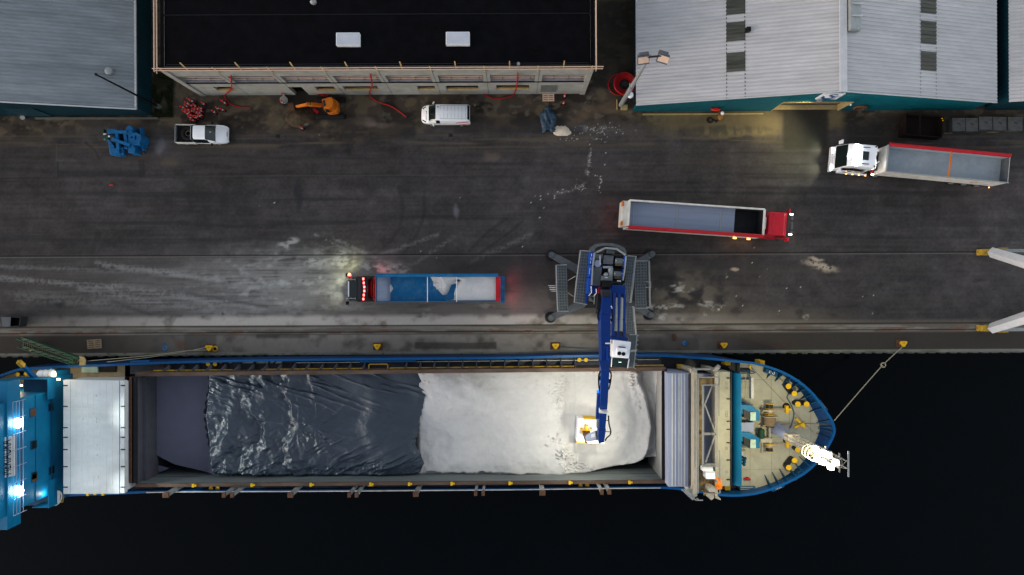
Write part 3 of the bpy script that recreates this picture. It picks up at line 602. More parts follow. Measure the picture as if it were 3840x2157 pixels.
mb = MB(); v = onY(3226, 406, YW-.2); mb.torus((v.x, YW-.15, v.z), .55, .14, 20, 8, (0,1,0)); build('tyre_fender', mb, M['rust'], rw, smooth='all')
mb = MB(); v = onY(3190,396,YW-.2); mb.ball((v.x,YW-.12,v.z), .1); build('bell', mb, M['white_frame'], rw)
mb = MB(); a = P(2410, 428); c = P(2860, 428); mb.box(a.x, c.x, a.y-.12, a.y+.02, 0, .16); solo('kerb', 'ochre stained kerb along the foot of the right warehouse', 'kerb', mb, M['ochre'])
fw = thing('warehouse', 'pale roofed warehouse cut off at the right edge of the picture', 'warehouse', (P(3790,416).x, YW, 0))
a = onY(3783, 383, yr); mb = MB(); ribbed(mb, a.x, a.z, a.x+14, a.z+3.2, yr, 60, .36, .055); build('roof', mb, M['roof_right'], fw); mb = MB(); ribwall(mb, (a.x+.2,YW), (a.x+14,YW), a.z-.1, a.z+3.1, 0); ribwall(mb, (a.x+.2,60), (a.x+.2,YW), a.z-.1, a.z-.1, 0); build('wall', mb, M['teal_dark'], fw)
# lifebuoy, coil, floodlight mast by the corner
v = onY(2686, 409, YW-.25); mb = MB(); mb.torus((v.x, YW-.2, 1.5), .38, .1, 22, 8, (0,1,.5)); solo('lifebuoy', 'red lifebuoy hanging on the teal wall of the right warehouse', 'lifebuoy', mb, M['post_red'], smooth='all')
c = P(2338, 318); lc = thing('hose_coil', 'red hose coiled in rings between the two buildings', 'hose coil', c); mb = MB()
mb.tube([c+Vector((math.cos(t)*(.55+.02*t)+.1, math.sin(t)*(.55+.02*t), .08+.015*t)) for t in np.arange(0, 2*math.pi*5, .25)], .09, 7); q = P(2350,318)-c
mb.tube([P(2330,318)+Vector((-.05+1.15*math.cos(t)*1.0-.15, 1.08*math.sin(t), .07)) for t in np.arange(.25, 2*math.pi-.2, .15)], .055, 7); build('hose', mb, M['red_hose'], lc, smooth='all'); mb = MB(); mb.cyl(c+Vector((.1,0,0)), c+Vector((.1,0,.35)), .3, .3, 14); build('drum', mb, M['dark_steel'], lc)
b = P(2326, 397); ml = thing('floodlight_mast', 'tall grey mast with two unlit floodlights standing by the right warehouse corner', 'light mast', b)
ht = 15.2; mb = MB(); mb.cyl(b+Vector((0,0,.4)), b+Vector((0,0,7.8)), .24, .2, 12); mb.cyl(b+Vector((0,0,7.8)), b+Vector((0,0,ht)), .17, .1, 12); build('pole', mb, M['galv'], ml, smooth=True)
mb = MB(); mb.bar(P(2428,215,ht), P(2480,210,ht), .13); a = build('cross_arm', mb, M['dark_steel'], ml)
for px, py, yw in ((2412, 224, .15), (2486, 220, -.3)):
    v = P(px, py, ht-.25); mb = MB(); mb.obox(v, (.95,.75,.28), yw, 0, R(38)); mb.obox(v+Vector((0,.38,.2)), (.8,.25,.35), yw); f = build('floodlight', mb, M['grey_steel'], ml, bevel=.04)
    mb = MB(); mb.obox(v+Vector((0,-.02,-.02))-Vector((0,-.12,.15)), (.85,.6,.03), yw, 0, R(38)); mb.obox(v+Vector((0,-.1,.165)), (.85,.5,.03), yw, 0, R(38)); build('reflector', mb, M['timber'], f)
v = P(2364, 357, 4); mb = MB(); mb.cyl(v-Vector((0,0,.1)), v+Vector((0,0,.25)), .3, .24, 14); mb.bar(v, (b.x,b.y,4.1), .08); build('alarm_bell', mb, M['white_frame'], ml, smooth=True)
mb = MB(); v = P(2362,317,6.8); mb.tube([(b.x,b.y,6.8), (b.x,b.y+.1,6.9), v+Vector((0,.1,0)), v+Vector((0,-.7,0))], .05); build('bracket', mb, M['galv'], ml)
mb = MB(); mb.pbox(2330, 392, 2354, 409, .55, 0); mb.pbox(2313, 372, 2316, 410, .3, 0); build('footing', mb, M['ochre'], ml, bevel=.03)
for px, py, s in ((2302,330,.25),(2245,375,.3)): pass
# ================================================================== THE SHIP
ZR_, ZD, ZC, ZF, ZB, ZH = 2.8, 2.0, 4.2, 3.0, 4.1, 5.8        # rail, deck, coaming, foredeck, bow rail, hatch stacks
top_ = [(-60,1425),(0,1405),(50,1388),(90,1380),(276,1369),(396,1366),(600,1357),(960,1348),(1500,1342),(1920,1338),(2100,1333),(2400,1329),(2500,1331),(2600,1337),(2680,1343),(2740,1350),(2815,1357),(2870,1369),(2940,1394),(3000,1429),(3050,1473),(3090,1525),(3120,1570),(3131,1598),(3133,1622),(3122,1652),(3100,1690),(3070,1733),(3020,1778),(2960,1811),(2900,1836),(2840,1854),(2780,1862),(2720,1862),(2660,1854),(2600,1845),(2480,1833),(2200,1835),(1920,1839),(1300,1844),(700,1847),(540,1850),(480,1853),(240,1862),(60,1868),(-60,1872)]
zrail = lambda px: ZR_+(ZB-ZR_)*float(sst(2480, 2760, px))
OUT = [P(a, b, zrail(a)) for a, b in top_]
def dense(pts, n=4):
    return smooth_path(pts, n)
OUTD = dense(OUT, 4)
def inset(pts, d):
    r = []; n = len(pts)
    for i, p in enumerate(pts):
        t = (pts[min(i+1,n-1)]-pts[max(i-1,0)]); t.z = 0; t.normalize(); r.append(p+Vector((t.y*-1, t.x, 0))*-d)
    return r
INN = inset(OUTD, .22)
ship = thing('cargo_ship', 'long blue hulled cargo ship with open hold moored along the quay', 'ship', P(1500, 1600, -2.4))
bowx = P(2700, 1600, 3).x
def flare(p, z): 
    f = max(0, (p.x-bowx)/12.0)**1.5*.5; c = P(2500, 1600, 3); d = Vector((c.x-p.x, c.y-p.y, 0)); k = min(.55, f*(1-(z+3)/7)); return Vector((p.x+d.x*k, p.y+d.y*k, z))
mb = MB(); zs = (None, 1.2, -.6, -3.2); rows = [OUTD]+[[flare(p, z) for p in OUTD] for z in zs[1:]]
for A, B in zip(rows, rows[1:]): mb.strip(A, B)
hull = build('hull', mb, M['hull_side'], ship, smooth=True)
mb = MB(); up = Vector((0,0,.03)); mb.strip([p+up for p in OUTD], [p+up for p in INN]); mb.strip([p+up for p in OUTD], [p-Vector((0,0,.12)) for p in OUTD]); mb.strip([p+up for p in INN], [Vector((p.x,p.y,(ZF if p.x > bowx else ZD)-.1)) for p in INN]); build('bulwark', mb, M['hull_blue'], ship, smooth=True)
pyt = lambda px: 1412-(px-515)*.0106
pyb = lambda px: 1814-(px-515)*.0071
XA, XB = 515, 2490
# decks
st = np.linspace(440, 2500, 60); qt = [p for p in INN]; half = INN.index(max(INN, key=lambda p: p.x))
def edge_y(x, upper):
    pts = INN[:half+1] if upper else INN[half:][::-1]
    return float(np.interp(x, [p.x for p in pts], [p.y for p in pts]))
mb = MB(); A = []; B = []; A2 = []; B2 = []
for a in st:
    c = P(a, pyt(a)-14, ZC); x = c.x; A.append((x, edge_y(x, True)+.05, ZD)); B.append((x, c.y-.4, ZD)); c = P(a, pyb(a)+13, ZC); A2.append((x, edge_y(x, False)-.05, ZD)); B2.append((x, c.y+.4, ZD))
mb.strip(A, B); mb.strip(A2, B2); build('side_deck', mb, M['deck_grey'], ship)
mb = MB(); xs = [P(a, 1600, ZD).x for a in np.linspace(-60, 470, 30)]; mb.strip([(x, edge_y(x, True)+.05, ZD+.02) for x in xs], [(x, edge_y(x, False)-.05, ZD+.02) for x in xs]); build('aft_deck', mb, M['deck_tan'], ship)
mb = MB(); xs = [P(a, 1600, ZD).x for a in np.linspace(2480, 2790, 20)]; mb.strip([(x, edge_y(x, True)+.05, ZD+.01) for x in xs], [(x, edge_y(x, False)-.05, ZD+.01) for x in xs]); build('cross_deck', mb, M['dark_steel'], ship)
x0 = P(2776, 1600, ZF).x; pts = [p for p in INN if p.x > x0+.05]; poly = [(p.x, p.y) for p in pts]+[(x0, edge_y(x0, False)), (x0, edge_y(x0, True))]
mb = MB(); mb.prism(poly, ZD-.4, ZF); build('foredeck', mb, M['foredeck'], ship)
mb = MB()
for px in (2812, 2893, 2960, 3040): x = P(px,1600,ZF).x; mb.box(x-.012, x+.012, edge_y(x, False)+.2, edge_y(x, True)-.2, ZF, ZF+.006)
for py in (1424, 1530, 1640, 1760): y = P(2900,py,ZF).y; mb.box(x0, P(3000,py,ZF).x, y-.01, y+.01, ZF, ZF+.006)
build('deck_seam', mb, M['rope_brown'], ship)
# coaming and hold
q = lambda px, py, z=ZC: P(px, py, z)
mb = MB(); mb.pprism([(XA-8,pyt(XA)), (XB+6,pyt(XB)), (XB+6,pyt(XB)-14), (XA-8,pyt(XA)-14)], ZC, ZD-.05); mb.pprism([(XA-8,pyb(XA)+13), (XB+6,pyb(XB)+13), (XB+6,pyb(XB)), (XA-8,pyb(XA))], ZC, ZD-.05); build('coaming', mb, M['coaming'], ship)
mb = MB(); mb.pbox(XB-8, pyt(XB)-2, XB-3, pyb(XB)+2, ZC-.06, ZD); mb.pbox(XB+1, pyt(XB)-2, XB+3, pyb(XB)+2, ZC+.1, ZD); mb.pbox(XB+9, pyt(XB)-8, XB+12, pyb(XB)+6, ZC+.2, ZD); build('end_coaming', mb, M['dark_steel'], ship)
c = [q(XA,pyt(XA)), q(XB-8,pyt(XB)), q(XB-8,pyb(XB)), q(XA,pyb(XA))]; ZFL = -5.2
mb = MB()
for i in (0, 1, 3):
    a, b = c[i], c[(i+1)%4]; mb.quad((a.x,a.y,ZC-.05), (b.x,b.y,ZC-.05), (b.x,b.y,ZFL), (a.x,a.y,ZFL))
mb.poly([(p.x,p.y,ZFL) for p in c]); build('hold', mb, M['hold_steel'], ship); mb = MB(); a, b = c[1], c[2]; mb.quad((a.x-.02,a.y,ZC-.05), (b.x-.02,b.y,ZC-.05), (b.x-.02,b.y,ZFL), (a.x-.02,a.y,ZFL)); build('hold_end', mb, M['hold_end'], ship)
mb = MB(); a, b = c[2], c[3]; mb.quad((a.x,a.y+.02,ZC-.05), (b.x,b.y+.02,ZC-.05), (b.x,b.y+.02,ZFL), (a.x,a.y+.02,ZFL)); build('hold_side', mb, M['hold_wall'], ship)  # same steel as the rest of the hold, lit tone put into its colour
mb = MB(); z = 1.3; pts = [(548,1400),(800,1400),(806,1781),(760,1766),(655,1742),(575,1701),(548,1680)]; mb.pprism(pts, z, z-.2); mb.pprism([(548,1735),(634,1757),(548,1790)], z-.3, z-.5); build('hold_plate', mb, M['violet_grey'], ship)  # violet-grey plate with a cut corner at the after end of the hold
for a, b_, z0, mm in ((468,474,4.6,'black'),(475,484,4.1,'dark_steel'),(485,491,4.5,'rust'),(492,499,4.3,'black'),(500,509,4.4,'dark_steel'),(510,516,4.0,'dark_steel'),(517,548,3.3,'hold_steel'),(549,556,2.7,'rust')):
    mb = MB(); mb.pbox(a, pyt(a)+2, b_, pyb(a)-2, z0, ZD-1); build('cross_beam', mb, M[mm], ship)
# stays, pipe and marks on the quay-side deck
for k in range(30):
    px = 604+k*53.6
    if 1380 < px < 1470 or 2260 < px < 2420: continue
    c = P(px, pyt(px)-15, ZC); mb = MB(); mb.slab([(c.x, c.y, ZC-.2), (c.x, c.y, ZD), (c.x, c.y+.75, ZD), (c.x, c.y+.1, ZC-.2)], (1,0,0), .08); build('stay', mb, M['deck_grey'], ship)
for a, b_ in ((575,874),(980,1360),(1462,2154),(2382,2488)):
    mb = MB(); mb.tube([P(a, pyt(a)-21, 3.3), P(b_, pyt(b_)-21, 3.3)], .06); build('deck_pipe', mb, M['yellow_dull'], ship)
mb = MB(); z = 3.0; mb.tube([P(1383,1389,z), P(1383,1369,z), P(1387,1367,z), P(1450,1366,z), P(1454,1368,z), P(1454,1388,z)], .06); build('deck_pipe', mb, M['yellow_dull'], ship)
mb = MB(); z = ZD+.02; mb.pprism([(685,1364),(735,1363),(745,1354),(705,1355)], z, z-.01); build('deck_marking', mb, M['red'], ship)
for a, b_ in ((742,778),(786,800),(812,830),(850,866),(905,945),(950,990),(992,1022),(1030,1060)):
    mb = MB(); mb.pprism([(a,1363),(b_,1362.5),(b_+9,1355),(a+9,1355.5)], z, z-.01); build('deck_marking', mb, M['hatch_white'], ship)
for a, b_ in ((1110,1350),(1562,2245),(2390,2470)):
    mb = MB(); mb.tube([P(a, 1361-(a-1100)*.009, 2.5), P(b_, 1361-(b_-1100)*.009, 2.5)], .035, 5); build('hand_rail', mb, M['white_dirty'], ship)
for a, b_ in ((1350,1560),(490,560)):
    mb = MB(); mb.bar(P(a, 1356, 2.6), P(b_, 1354, 2.6), .18); build('fender_strip', mb, M['hull_blue'], ship)
for px, py in ((603,1372),(613,1372),(835,1369),(858,1368),(1078,1367),(1090,1367),(1303,1364),(1330,1365),(1545,1362),(1600,1363),(1776,1360),(1806,1359),(2032,1357)):
    mb = MB(); v = P(px, py, ZD); mb.box(v.x-.14, v.x+.14, v.y-.11, v.y+.11, ZD, ZD+.13); build('deck_socket', mb, M['rust'], ship, bevel=.02)
# lower side: white rail, posts, fittings
mb = MB(); mb.tube([P(a, b-1.5, 2.95) for a, b in ((2478,1831),(2200,1834),(1920,1838),(1300,1843),(700,1846),(548,1848))], .06); build('hand_rail', mb, M['white_dirty'], ship)
for px, py, w in ((625,1858,.55),(842,1858,.3),(873,1858,.3),(1091,1858,.5),(1311,1857,.3),(1338,1857,.3),(1560,1855,.5),(1784,1851,.3),(1812,1851,.3),(2034,1850,.55),(2256,1847,.3),(2284,1846,.35)):
    v = P(px, py-3, 5.9); mb = MB(); mb.box(v.x-w*.36, v.x+w*.36, v.y-.16, v.y+.16, ZD, 5.9); f = build('post', mb, M['galv'], ship); mb = MB(); mb.box(v.x-w/2, v.x+w/2, v.y-.22, v.y+.22, 5.9, 6.15); build('cap', mb, M['rust'], f)
for px in (727,946,1167,1390,1535,1694,1911,2136,2360):
    v = P(px, pyb(px)+7, ZC); mb = MB(); mb.box(v.x-.1, v.x+.1, v.y-.16, v.y+.16, ZC, ZC+.22); mb.box(v.x+.1, v.x+.28, v.y-.08, v.y+.08, ZC, ZC+.2); build('hatch_dog', mb, M['yellow'], ship)
mb = MB(); mb.pbox(697, 1832, 748, 1844, ZD+.05, ZD+.02); build('deck_marking', mb, M['red'], ship)
for a, b_ in ((755,850),(915,1100),(1125,1325),(1640,1790),(1850,2010)):
    mb = MB(); mb.pbox(a, 1829-(a-700)*.006, b_, 1837-(a-700)*.006, ZD+.04, ZD+.02); build('deck_plate', mb, M['hold_wall'], ship)
mb = MB()
for a in (1850,1895,1945,2000,2070,2110,2170,2230): mb.pbox(a, 1823, a+22, 1829, ZD+.06, ZD+.045)
build('rust_patch', mb, M['red'], ship)
# bow: bracket plates, breakwater, ventilators, windlass, bitts
for k, p in enumerate(INN):
    if p.x > P(2862,1600,3).x and k % 2 == 0 and k+1 < len(INN) and (k % 4 == 0 or p.x < P(3080,1600,3).x):
        t = (INN[k+1]-INN[k-1]); t.z = 0; t.normalize(); n = Vector((t.y*-1, t.x, 0))*-1
        if (Vector((P(2800,1600,3).x, P(2800,1600,3).y, 0))-p).dot(n) < 0: n = -n
        mb = MB(); mb.slab([(p.x,p.y,ZF), Vector((p.x,p.y,ZF))+n*1.0, (p.x+n.x*.15,p.y+n.y*.15,ZB-.05), (p.x,p.y,ZB-.05)], t, .06); build('bulwark_bracket', mb, M['ship_blue_dark'], ship)
for px, py, yaw in ((2885,1394,-20),(3073,1520,-52),(3106,1618,-88),(3062,1700,42),(2908,1820,22),(2986,1775,38)):
    v = P(px, py, ZF); mb = MB(); mb.obox(v+Vector((0,0,.35)), (1.3,.5,.6), R(yaw)); f = build('fairlead', mb, M['ship_blue_dark'], ship, bevel=.08); mb = MB()
    for j in range(4): mb.obox(v+Vector((math.cos(R(yaw))*(j-1.5)*.16, math.sin(R(yaw))*(j-1.5)*.16, .66)), (.07,.3,.03), R(yaw))
    build('roller', mb, M['hatch_white'], f)
mb = MB(); yA, yB = P(2760,1400,5.2).y, P(2760,1822,5.2).y; prof = [(2745,3.0),(2748,3.9),(2752,4.6),(2758,5.1),(2767,5.35),(2778,5.4)]; pr = []
for px, z in prof: pr.append((P(px,1600,5.2).x, z))
mb.strip([(x, yA-.6*(i==0), z) for i, (x, z) in enumerate(pr)], [(x, yB+.6*(i==0), z) for i, (x, z) in enumerate(pr)]); xr_ = pr[-1][0]
mb.box(xr_-.08, xr_, yB, yA, ZF-.9, 5.38); build('breakwater', mb, M['ship_blue'], ship, smooth=True)
for px, py, mm in ((2858,1360,'yellow'),(2730,1362,'yellow'),(2729,1830,'yellow')):
    v = P(px-2, py, 3.2); mb = MB(); mb.box(v.x-.25, v.x+.25, v.y-.2, v.y+.2, ZD, 3.4); build('hatch_stop', mb, M[mm], ship, bevel=.03)
for dy, mm in ((0, 0), (103, 1)):
    vt = MB(); vt.pprism([(2778,1518+dy),(2815,1520+dy),(2849,1541+dy),(2850,1578+dy),(2812,1579+dy),(2778,1549+dy)], 4.7, ZF); f = build('ventilator', vt, M['ship_blue'], ship, bevel=.03)
    vt = MB(); vt.pprism([(2788,1536+dy),(2811,1546+dy),(2812,1580+dy),(2789,1563+dy)], 4.85, 4.4); build('louvre', vt, M['dark_steel'], f)
    vt = MB(); vt.pbox(2814, 1546+dy, 2835, 1578+dy, 4.95, 4.5); build('cover_plate', vt, M['mint'], f, bevel=.02)
mb = MB(); mb.pprism([(2776,1585),(2828,1584),(2827,1622),(2777,1622)], 4.3, ZF); build('locker', mb, M['pale_blue_and_shade'], ship, bevel=.03)
mb = MB(); mb.pbox(2780, 1424, 2812, 1492, ZF+.5, ZF); f = build('deck_hatch', mb, M['foredeck'], ship, bevel=.02); mb = MB(); mb.pbox(2817, 1416, 2827, 1495, ZF+1.0, ZF); build('hatch_lid', mb, M['white_dirty'], f)
mb = MB(); mb.pbox(2795.5, 1410, 2797.5, 1500, ZF+.56, ZF+.5); mb.pbox(2778, 1432, 2814, 1433.5, ZF+.56, ZF+.5); mb.pbox(2778, 1487, 2814, 1488.5, ZF+.56, ZF+.5); mb.pbox(2778, 1453, 2814, 1454.2, ZF+.56, ZF+.5); build('hinge_bar', mb, M['galv'], f)
mb = MB(); mb.pbox(2776, 1380, 2814, 1397, ZF+.06, ZF); build('stair_well', mb, M['black'], ship)
mb = MB(); mb.pbox(2776, 1838, 2816, 1855, ZF+.06, ZF); build('stair_well', mb, M['black'], ship)
mb = MB(); mb.tube([P(2813,1372,ZF+.9), P(2813,1382,ZF+.9)], .09); build('stair_rail', mb, M['yellow'], ship)
for s, yy in ((1, 1400), (-1, 1824)):
    mb = MB(); mb.tube([P(2778,yy,ZF+1), P(2828,yy,ZF+1), P(2832,yy-3*s,ZF+1), P(2818,yy-10*s,ZF+1), P(2832,yy-2*s,ZF+.5)], .05); mb.tube([P(2778,yy-8*s,ZF+1), P(2826,yy-8*s,ZF+1)], .05); build('stair_rail', mb, M['ship_blue_dark'], ship)
wl = None; zc = ZF+.75
def dr(px0, py0, px1, py1, r, mm, name, parent, r2=None):
    m_ = MB(); a = P((px0+px1)/2, py0, zc); b = P((px0+px1)/2, py1, zc); m_.cyl((a.x,a.y,zc), (a.x,b.y,zc), r, r2, 18); return build(name, m_, M[mm], parent, smooth=True)
mb = MB(); mb.pbox(2856, 1522, 2860, 1700, ZF+.3, ZF); a = P(2886,1512,zc); b = P(2886,1694,zc); mb.cyl((a.x,a.y,zc), (a.x,b.y,zc), .12, n=10)
for py in (1541, 1598, 1645): mb.pbox(2862, py-2, 2898, py+2, ZF+1.1, ZF)
wl = build('windlass', mb, M['cream'], ship)
dr(2874,1515,2896,1533,.32,'dark_steel','warping_head',wl); dr(2874,1662+12,2896,1692,.32,'dark_steel','warping_head',wl)
for py, r in ((1514,.42),(1532,.42),(1549,.5),(1556,.5),(1664,.5),(1676,.42),(1692,.42)): dr(2874,py-.8,2896,py+.8,r,'yellow','flange',wl)
dr(2868,1562,2902,1596,.6,'rope_brown','rope_drum',wl); dr(2866,1560,2904,1562,.8,'cream','drum_flange',wl); dr(2866,1596,2904,1598,.8,'dark_steel','drum_flange',wl)
dr(2874,1536,2896,1546,.36,'chain','chain_gypsy',wl); dr(2874,1666,2896,1674,.36,'chain','chain_gypsy',wl)
mb = MB(); mb.pbox(2852, 1646, 2897, 1661, ZF+1.2, ZF); build('gearbox', mb, M['cream'], wl, bevel=.05); mb = MB(); a = P(2855,1630,ZF+.9); mb.cyl(a-Vector((0,.4,0)), a+Vector((0,.5,0)), .3, n=14); build('motor', mb, M['green'], wl, smooth=True)
for py, x1 in ((1538, 2946), (1667, 2948)):
    mb = MB(); a = P(2898, py, ZF+.9); b = P(x1, py-3, ZF+.5)
    for j in range(14):
        v = a.lerp(b, j/13); mb.torus(v, .1, .035, 8, 5, (0,0,1) if j%2 else (0,1,.2))
    build('anchor_chain', mb, M['chain'], ship); mb = MB(); mb.obox(b+Vector((.1,0,0)), (.28,.75,.4)); mb.obox(b+Vector((.35,0,0)), (.4,.2,.3)); build('chain_stopper', mb, M['yellow'], ship, bevel=.03)
    mb = MB(); v = P(x1+2, py-14, ZF); mb.cyl(v, v+Vector((0,0,.02)), .36, n=16); build('chain_pipe', mb, M['black'], ship)
v = P(2996, 1588, ZF); mb = MB(); mb.obox(v+Vector((0,.1,.35)), (1.3,.16,.3), R(-45)); mb.obox(v+Vector((-.1,-.1,.3)), (1.1,.16,.3), R(25)); mb.cyl(v+Vector((.15,-.05,.1)), v+Vector((.15,-.05,.6)), .2); build('roller_stand', mb, M['yellow'], ship)
mb = MB(); mb.tube([P(2903,1586,zc), P(2996,1587,ZF+.5), P(3110,1592,ZF+.5)], .035, 5); mb.tube([P(2903,1594,zc), P(2960,1590,ZF+.5)], .035, 5); build('mooring_wire', mb, M['rope_brown'], ship)
mb = MB(); mb.tube(smooth_path([P(2979,1480,ZF+.06), P(2958,1478,ZF+.06), P(2952,1492,ZF+.06), P(2965,1516,ZF+.06), P(2977,1548,ZF+.06), P(2972,1580,ZF+.06), P(2963,1606,ZF+.06)]), .055); build('deck_rope', mb, M['rope_blue'], ship)
mb = MB(); mb.tube([P(2815,1375,ZF+.05), P(3050,1622,ZF+.05)], .018, 4); mb.tube([P(2904,1398,ZF+.05), P(2945,1440,ZF+.05)], .03, 4); build('deck_rope', mb, M['rope_brown'], ship)
def bitt(p, q, base, h, r=.25, mm='yellow', bodym='dark_steel'):
    m_ = MB(); a, b = P(*p, base+h), P(*q, base+h)
    for v in (a, b): m_.cyl((v.x,v.y,base), (v.x,v.y,base+h-.04), r*.85, n=14)
    m_.bar((a.x,a.y,base+.1), (b.x,b.y,base+.1), r*2, .2); f = build('mooring_bitt', m_, M[bodym], ship)
    for v in (a, b):
        m_ = MB(); m_.cyl((v.x,v.y,base+h-.04), (v.x,v.y,base+h+.02), r, n=18); build('cap', m_, M[mm], f)
for p, q in (((2957,1449),(2979,1476)), ((2992,1516),(3025,1516)), ((2992,1687),(3025,1687)), ((2980,1727),(2958,1754))): bitt(p, q, ZF, .95, .26)
for p, q in (((780,1366),(806,1366)), ((2172,1350),(2197,1350)), ((2177,1822),(2202,1821)), ((791,1832),(816,1832)), ((1396,1817),(1384,1817)), ((66,1404),(97,1401))): bitt(p, q, ZD, .6, .2)
for j in range(3): 
    v = P(2790-2*j+4, 1720+11*j, ZF+1); mb = MB(); mb.cyl(v-Vector((.5,-.3,.5)), v, .1); mb.ball(v, .17); build('air_pipe', mb, M['ship_blue_dark'], ship)
mb = MB(); mb.pbox(2777, 1689, 2798, 1725, ZF+.4, ZF); build('locker', mb, M['foredeck'], ship, bevel=.02); mb = MB(); mb.pbox(2778, 1698, 2787, 1706, ZF+.42, ZF+.4); build('notice', mb, M['sign_white'], ship); mb = MB(); mb.pbox(2781, 1700, 2784, 1704, ZF+.43, ZF+.42); build('notice_mark', mb, M['red'], ship)
mb = MB()
for j in range(5): v = P(2795+4*j, 1795+3*math.sin(j*2), ZF+.3); mb.ball(v, .13, 8, 6)
build('valve', mb, M['red'], ship)
# foremast with its burning floodlights
zb, zt = ZF, 17.2; mx, my = P(3162, 1743, zt).x, P(3162, 1743, zt).y
mast = build('foremast', MB().cyl((mx,my,zb), (mx,my,7.6), .62, .34, 14), M['pale_blue_and_shade'], ship, smooth=True)
mb = MB(); mb.obox((mx-.15,my+.1,7.9), (1.05,.7,1.1)); build('junction_box', mb, M['cream'], mast, bevel=.05)
mb = MB(); hw = .34
for sx in (-1,1):
    for sy in (-1,1): mb.bar((mx+sx*hw,my+sy*hw,7.4), (mx+sx*hw*.8,my+sy*hw*.8,zt), .06)
z = 7.5
while z < zt-.5:
    for (a, b) in (((-1,-1),(1,-1)),((1,-1),(1,1)),((1,1),(-1,1)),((-1,1),(-1,-1))):
        mb.bar((mx+a[0]*hw,my+a[1]*hw,z), (mx+b[0]*hw,my+b[1]*hw,z), .03); mb.bar((mx+a[0]*hw,my+a[1]*hw,z), (mx+b[0]*hw,my+b[1]*hw,z+.8), .028)
    z += .8
for j in range(32): mb.bar((mx-.75,my-.2,7.6+j*.3), (mx-.75,my+.2,7.6+j*.3), .018)
mb.bar((mx-.75,my-.2,7.6), (mx-.75,my-.2,zt), .04); mb.bar((mx-.75,my+.2,7.6), (mx-.75,my+.2,zt), .04); build('lattice', mb, M['lattice'], mast)
for z in (12.6, 13.2, 13.8): build('guard_ring', MB().torus((mx-.7,my-.05,z), .55, .03, 16, 6), M['lattice'], mast)
for zz in (14.2, 16.6): build('lamp_arm', MB().bar((mx, my-.75, zz), (mx, my+.75, zz), .08), M['lattice'], mast)
build('yard_arm', MB().bar((mx+.5,my-1.0,zt-.2), (mx+.5,my+1.0,zt-.2), .1), M['galv'], mast)
LP = [(mx-.5,my+.4,13.6),(mx-.5,my-.35,13.9),(mx-.5,my+.35,14.8),(mx-.5,my-.35,15.0),(mx-.45,my+.45,15.8),(mx-.45,my-.4,16.2),(mx-.35,my+.1,16.8)]
for i, p in enumerate(LP):
    mb = MB(); mb.obox(p, (.34,.5,.4), R(180+12*(i%3-1)), R(35)); f = build('floodlight', mb, M['white_paint'], mast); mb = MB(); mb.obox(Vector(p)+Vector((-.21,0,-.14)), (.05,.44,.36), R(180+12*(i%3-1)), R(35)); mb.obox(Vector(p)+Vector((-.05,0,.22)), (.3,.4,.05), 0, R(-20)); build('lens', mb, M['lamp_white'], f)
spot(mast, (mx-1.5,my+.6,15.4), P(2890,1480,3), 1000, (1,.85,.47), 135, .9, .3)
spot(mast, (mx-1.5,my-.3,14.2), P(2880,1680,3), 750, (1,.85,.47), 135, .9, .3)
spot(mast, (mx-1.5,my+.2,16.6), P(2250,1600,1), 900, (1,.93,.7), 70, .7, .3)
glow(mast, (mx-3.0,my+.5,14.0), 300, (1,.86,.55), .35)  # free point light added off the mast, spilling warm light on the quay
# superstructure at the stern
xw = P(235, 1600, 3.5).x; o = lambda px, py, x=xw: onX(px, py, x); yq, yl = o(160,1475).y, o(150,1874).y
mb = MB(); mb.box(xw-14, xw, yl, yq, ZD, 9.6); sup = build('superstructure', mb, M['ship_blue'], ship, bevel=.06)
mb = MB(); mb.box(xw-2.5, xw+.05, yl-.9, yq+1.3, ZD, 5.2); build('deck_house', mb, M['ship_blue'], sup, bevel=.05)
mb = MB(); mb.box(xw-2.5, xw+.12, yl-1.0, yq+1.4, 5.2, 5.28); build('deck_house_roof', mb, M['ship_blue_dark'], sup)
a = P(92,1433,5.3); b = P(236,1478,5.3); mb = MB(); mb.box(P(235,0,5.3).x-2.4, xw+.6, yl-.9, yl-.82, 5.2, 6.3); build('deck_screen', mb, M['ship_blue'], sup); mb = MB(); mb.box(xw-3.2, xw+.5, yq+1.3, yq+1.38, 5.2, 6.4); build('deck_screen', mb, M['ship_blue'], sup); mb = MB(); mb.box(xw+.5, xw+.58, yl-.9, yl+1.6, 5.2, 6.4); build('deck_screen', mb, M['ship_blue'], sup); mb = MB(); mb.box(xw+.5, xw+.58, yq-.6, yq+1.38, 5.2, 6.4); build('deck_screen', mb, M['ship_blue'], sup)
mb = MB(); mb.box(xw-14, xw+.35, yl-.05, yq+.05, 9.6, 9.75); 
for zz in (7.3,): mb.box(xw-.01, xw+.05, yl, yq, zz, zz+.06)
build('deck_ledge', mb, M['ship_blue_dark'], sup)
xb = o(22, 1950, P(22,1950,11.5).x).x; wy0, wy1 = P(20,1988,11.5).y, P(18,1430,11.5).y
mb = MB(); mb.box(xb-9, xb, yl, yq, 9.75, 13.5); mb.box(xb-3.2, xb+.15, wy0, wy1, 9.9, 11.5); build('bridge', mb, M['ship_blue'], sup, bevel=.05)
for px, py, s in ((122,1547,.34),(189,1527,.3),(126,1543+250-9,.3),(125,1668,.34),(54,1694,.3),(59,1747,.36),(192,1763,.32),(128,1792,.32)):
    v = o(px, py); mb = MB(); mb.box(xw-.05, xw+.06, v.y-s-.06, v.y+s+.06, v.z-s-.06, v.z+s+.06); f = build('window', mb, M['ship_blue_dark'], sup); mb = MB(); mb.box(xw+.02, xw+.075, v.y-s, v.y+s, v.z-s, v.z+s); build('pane', mb, M['glass' if px not in (122,128) else 'rust'], f)
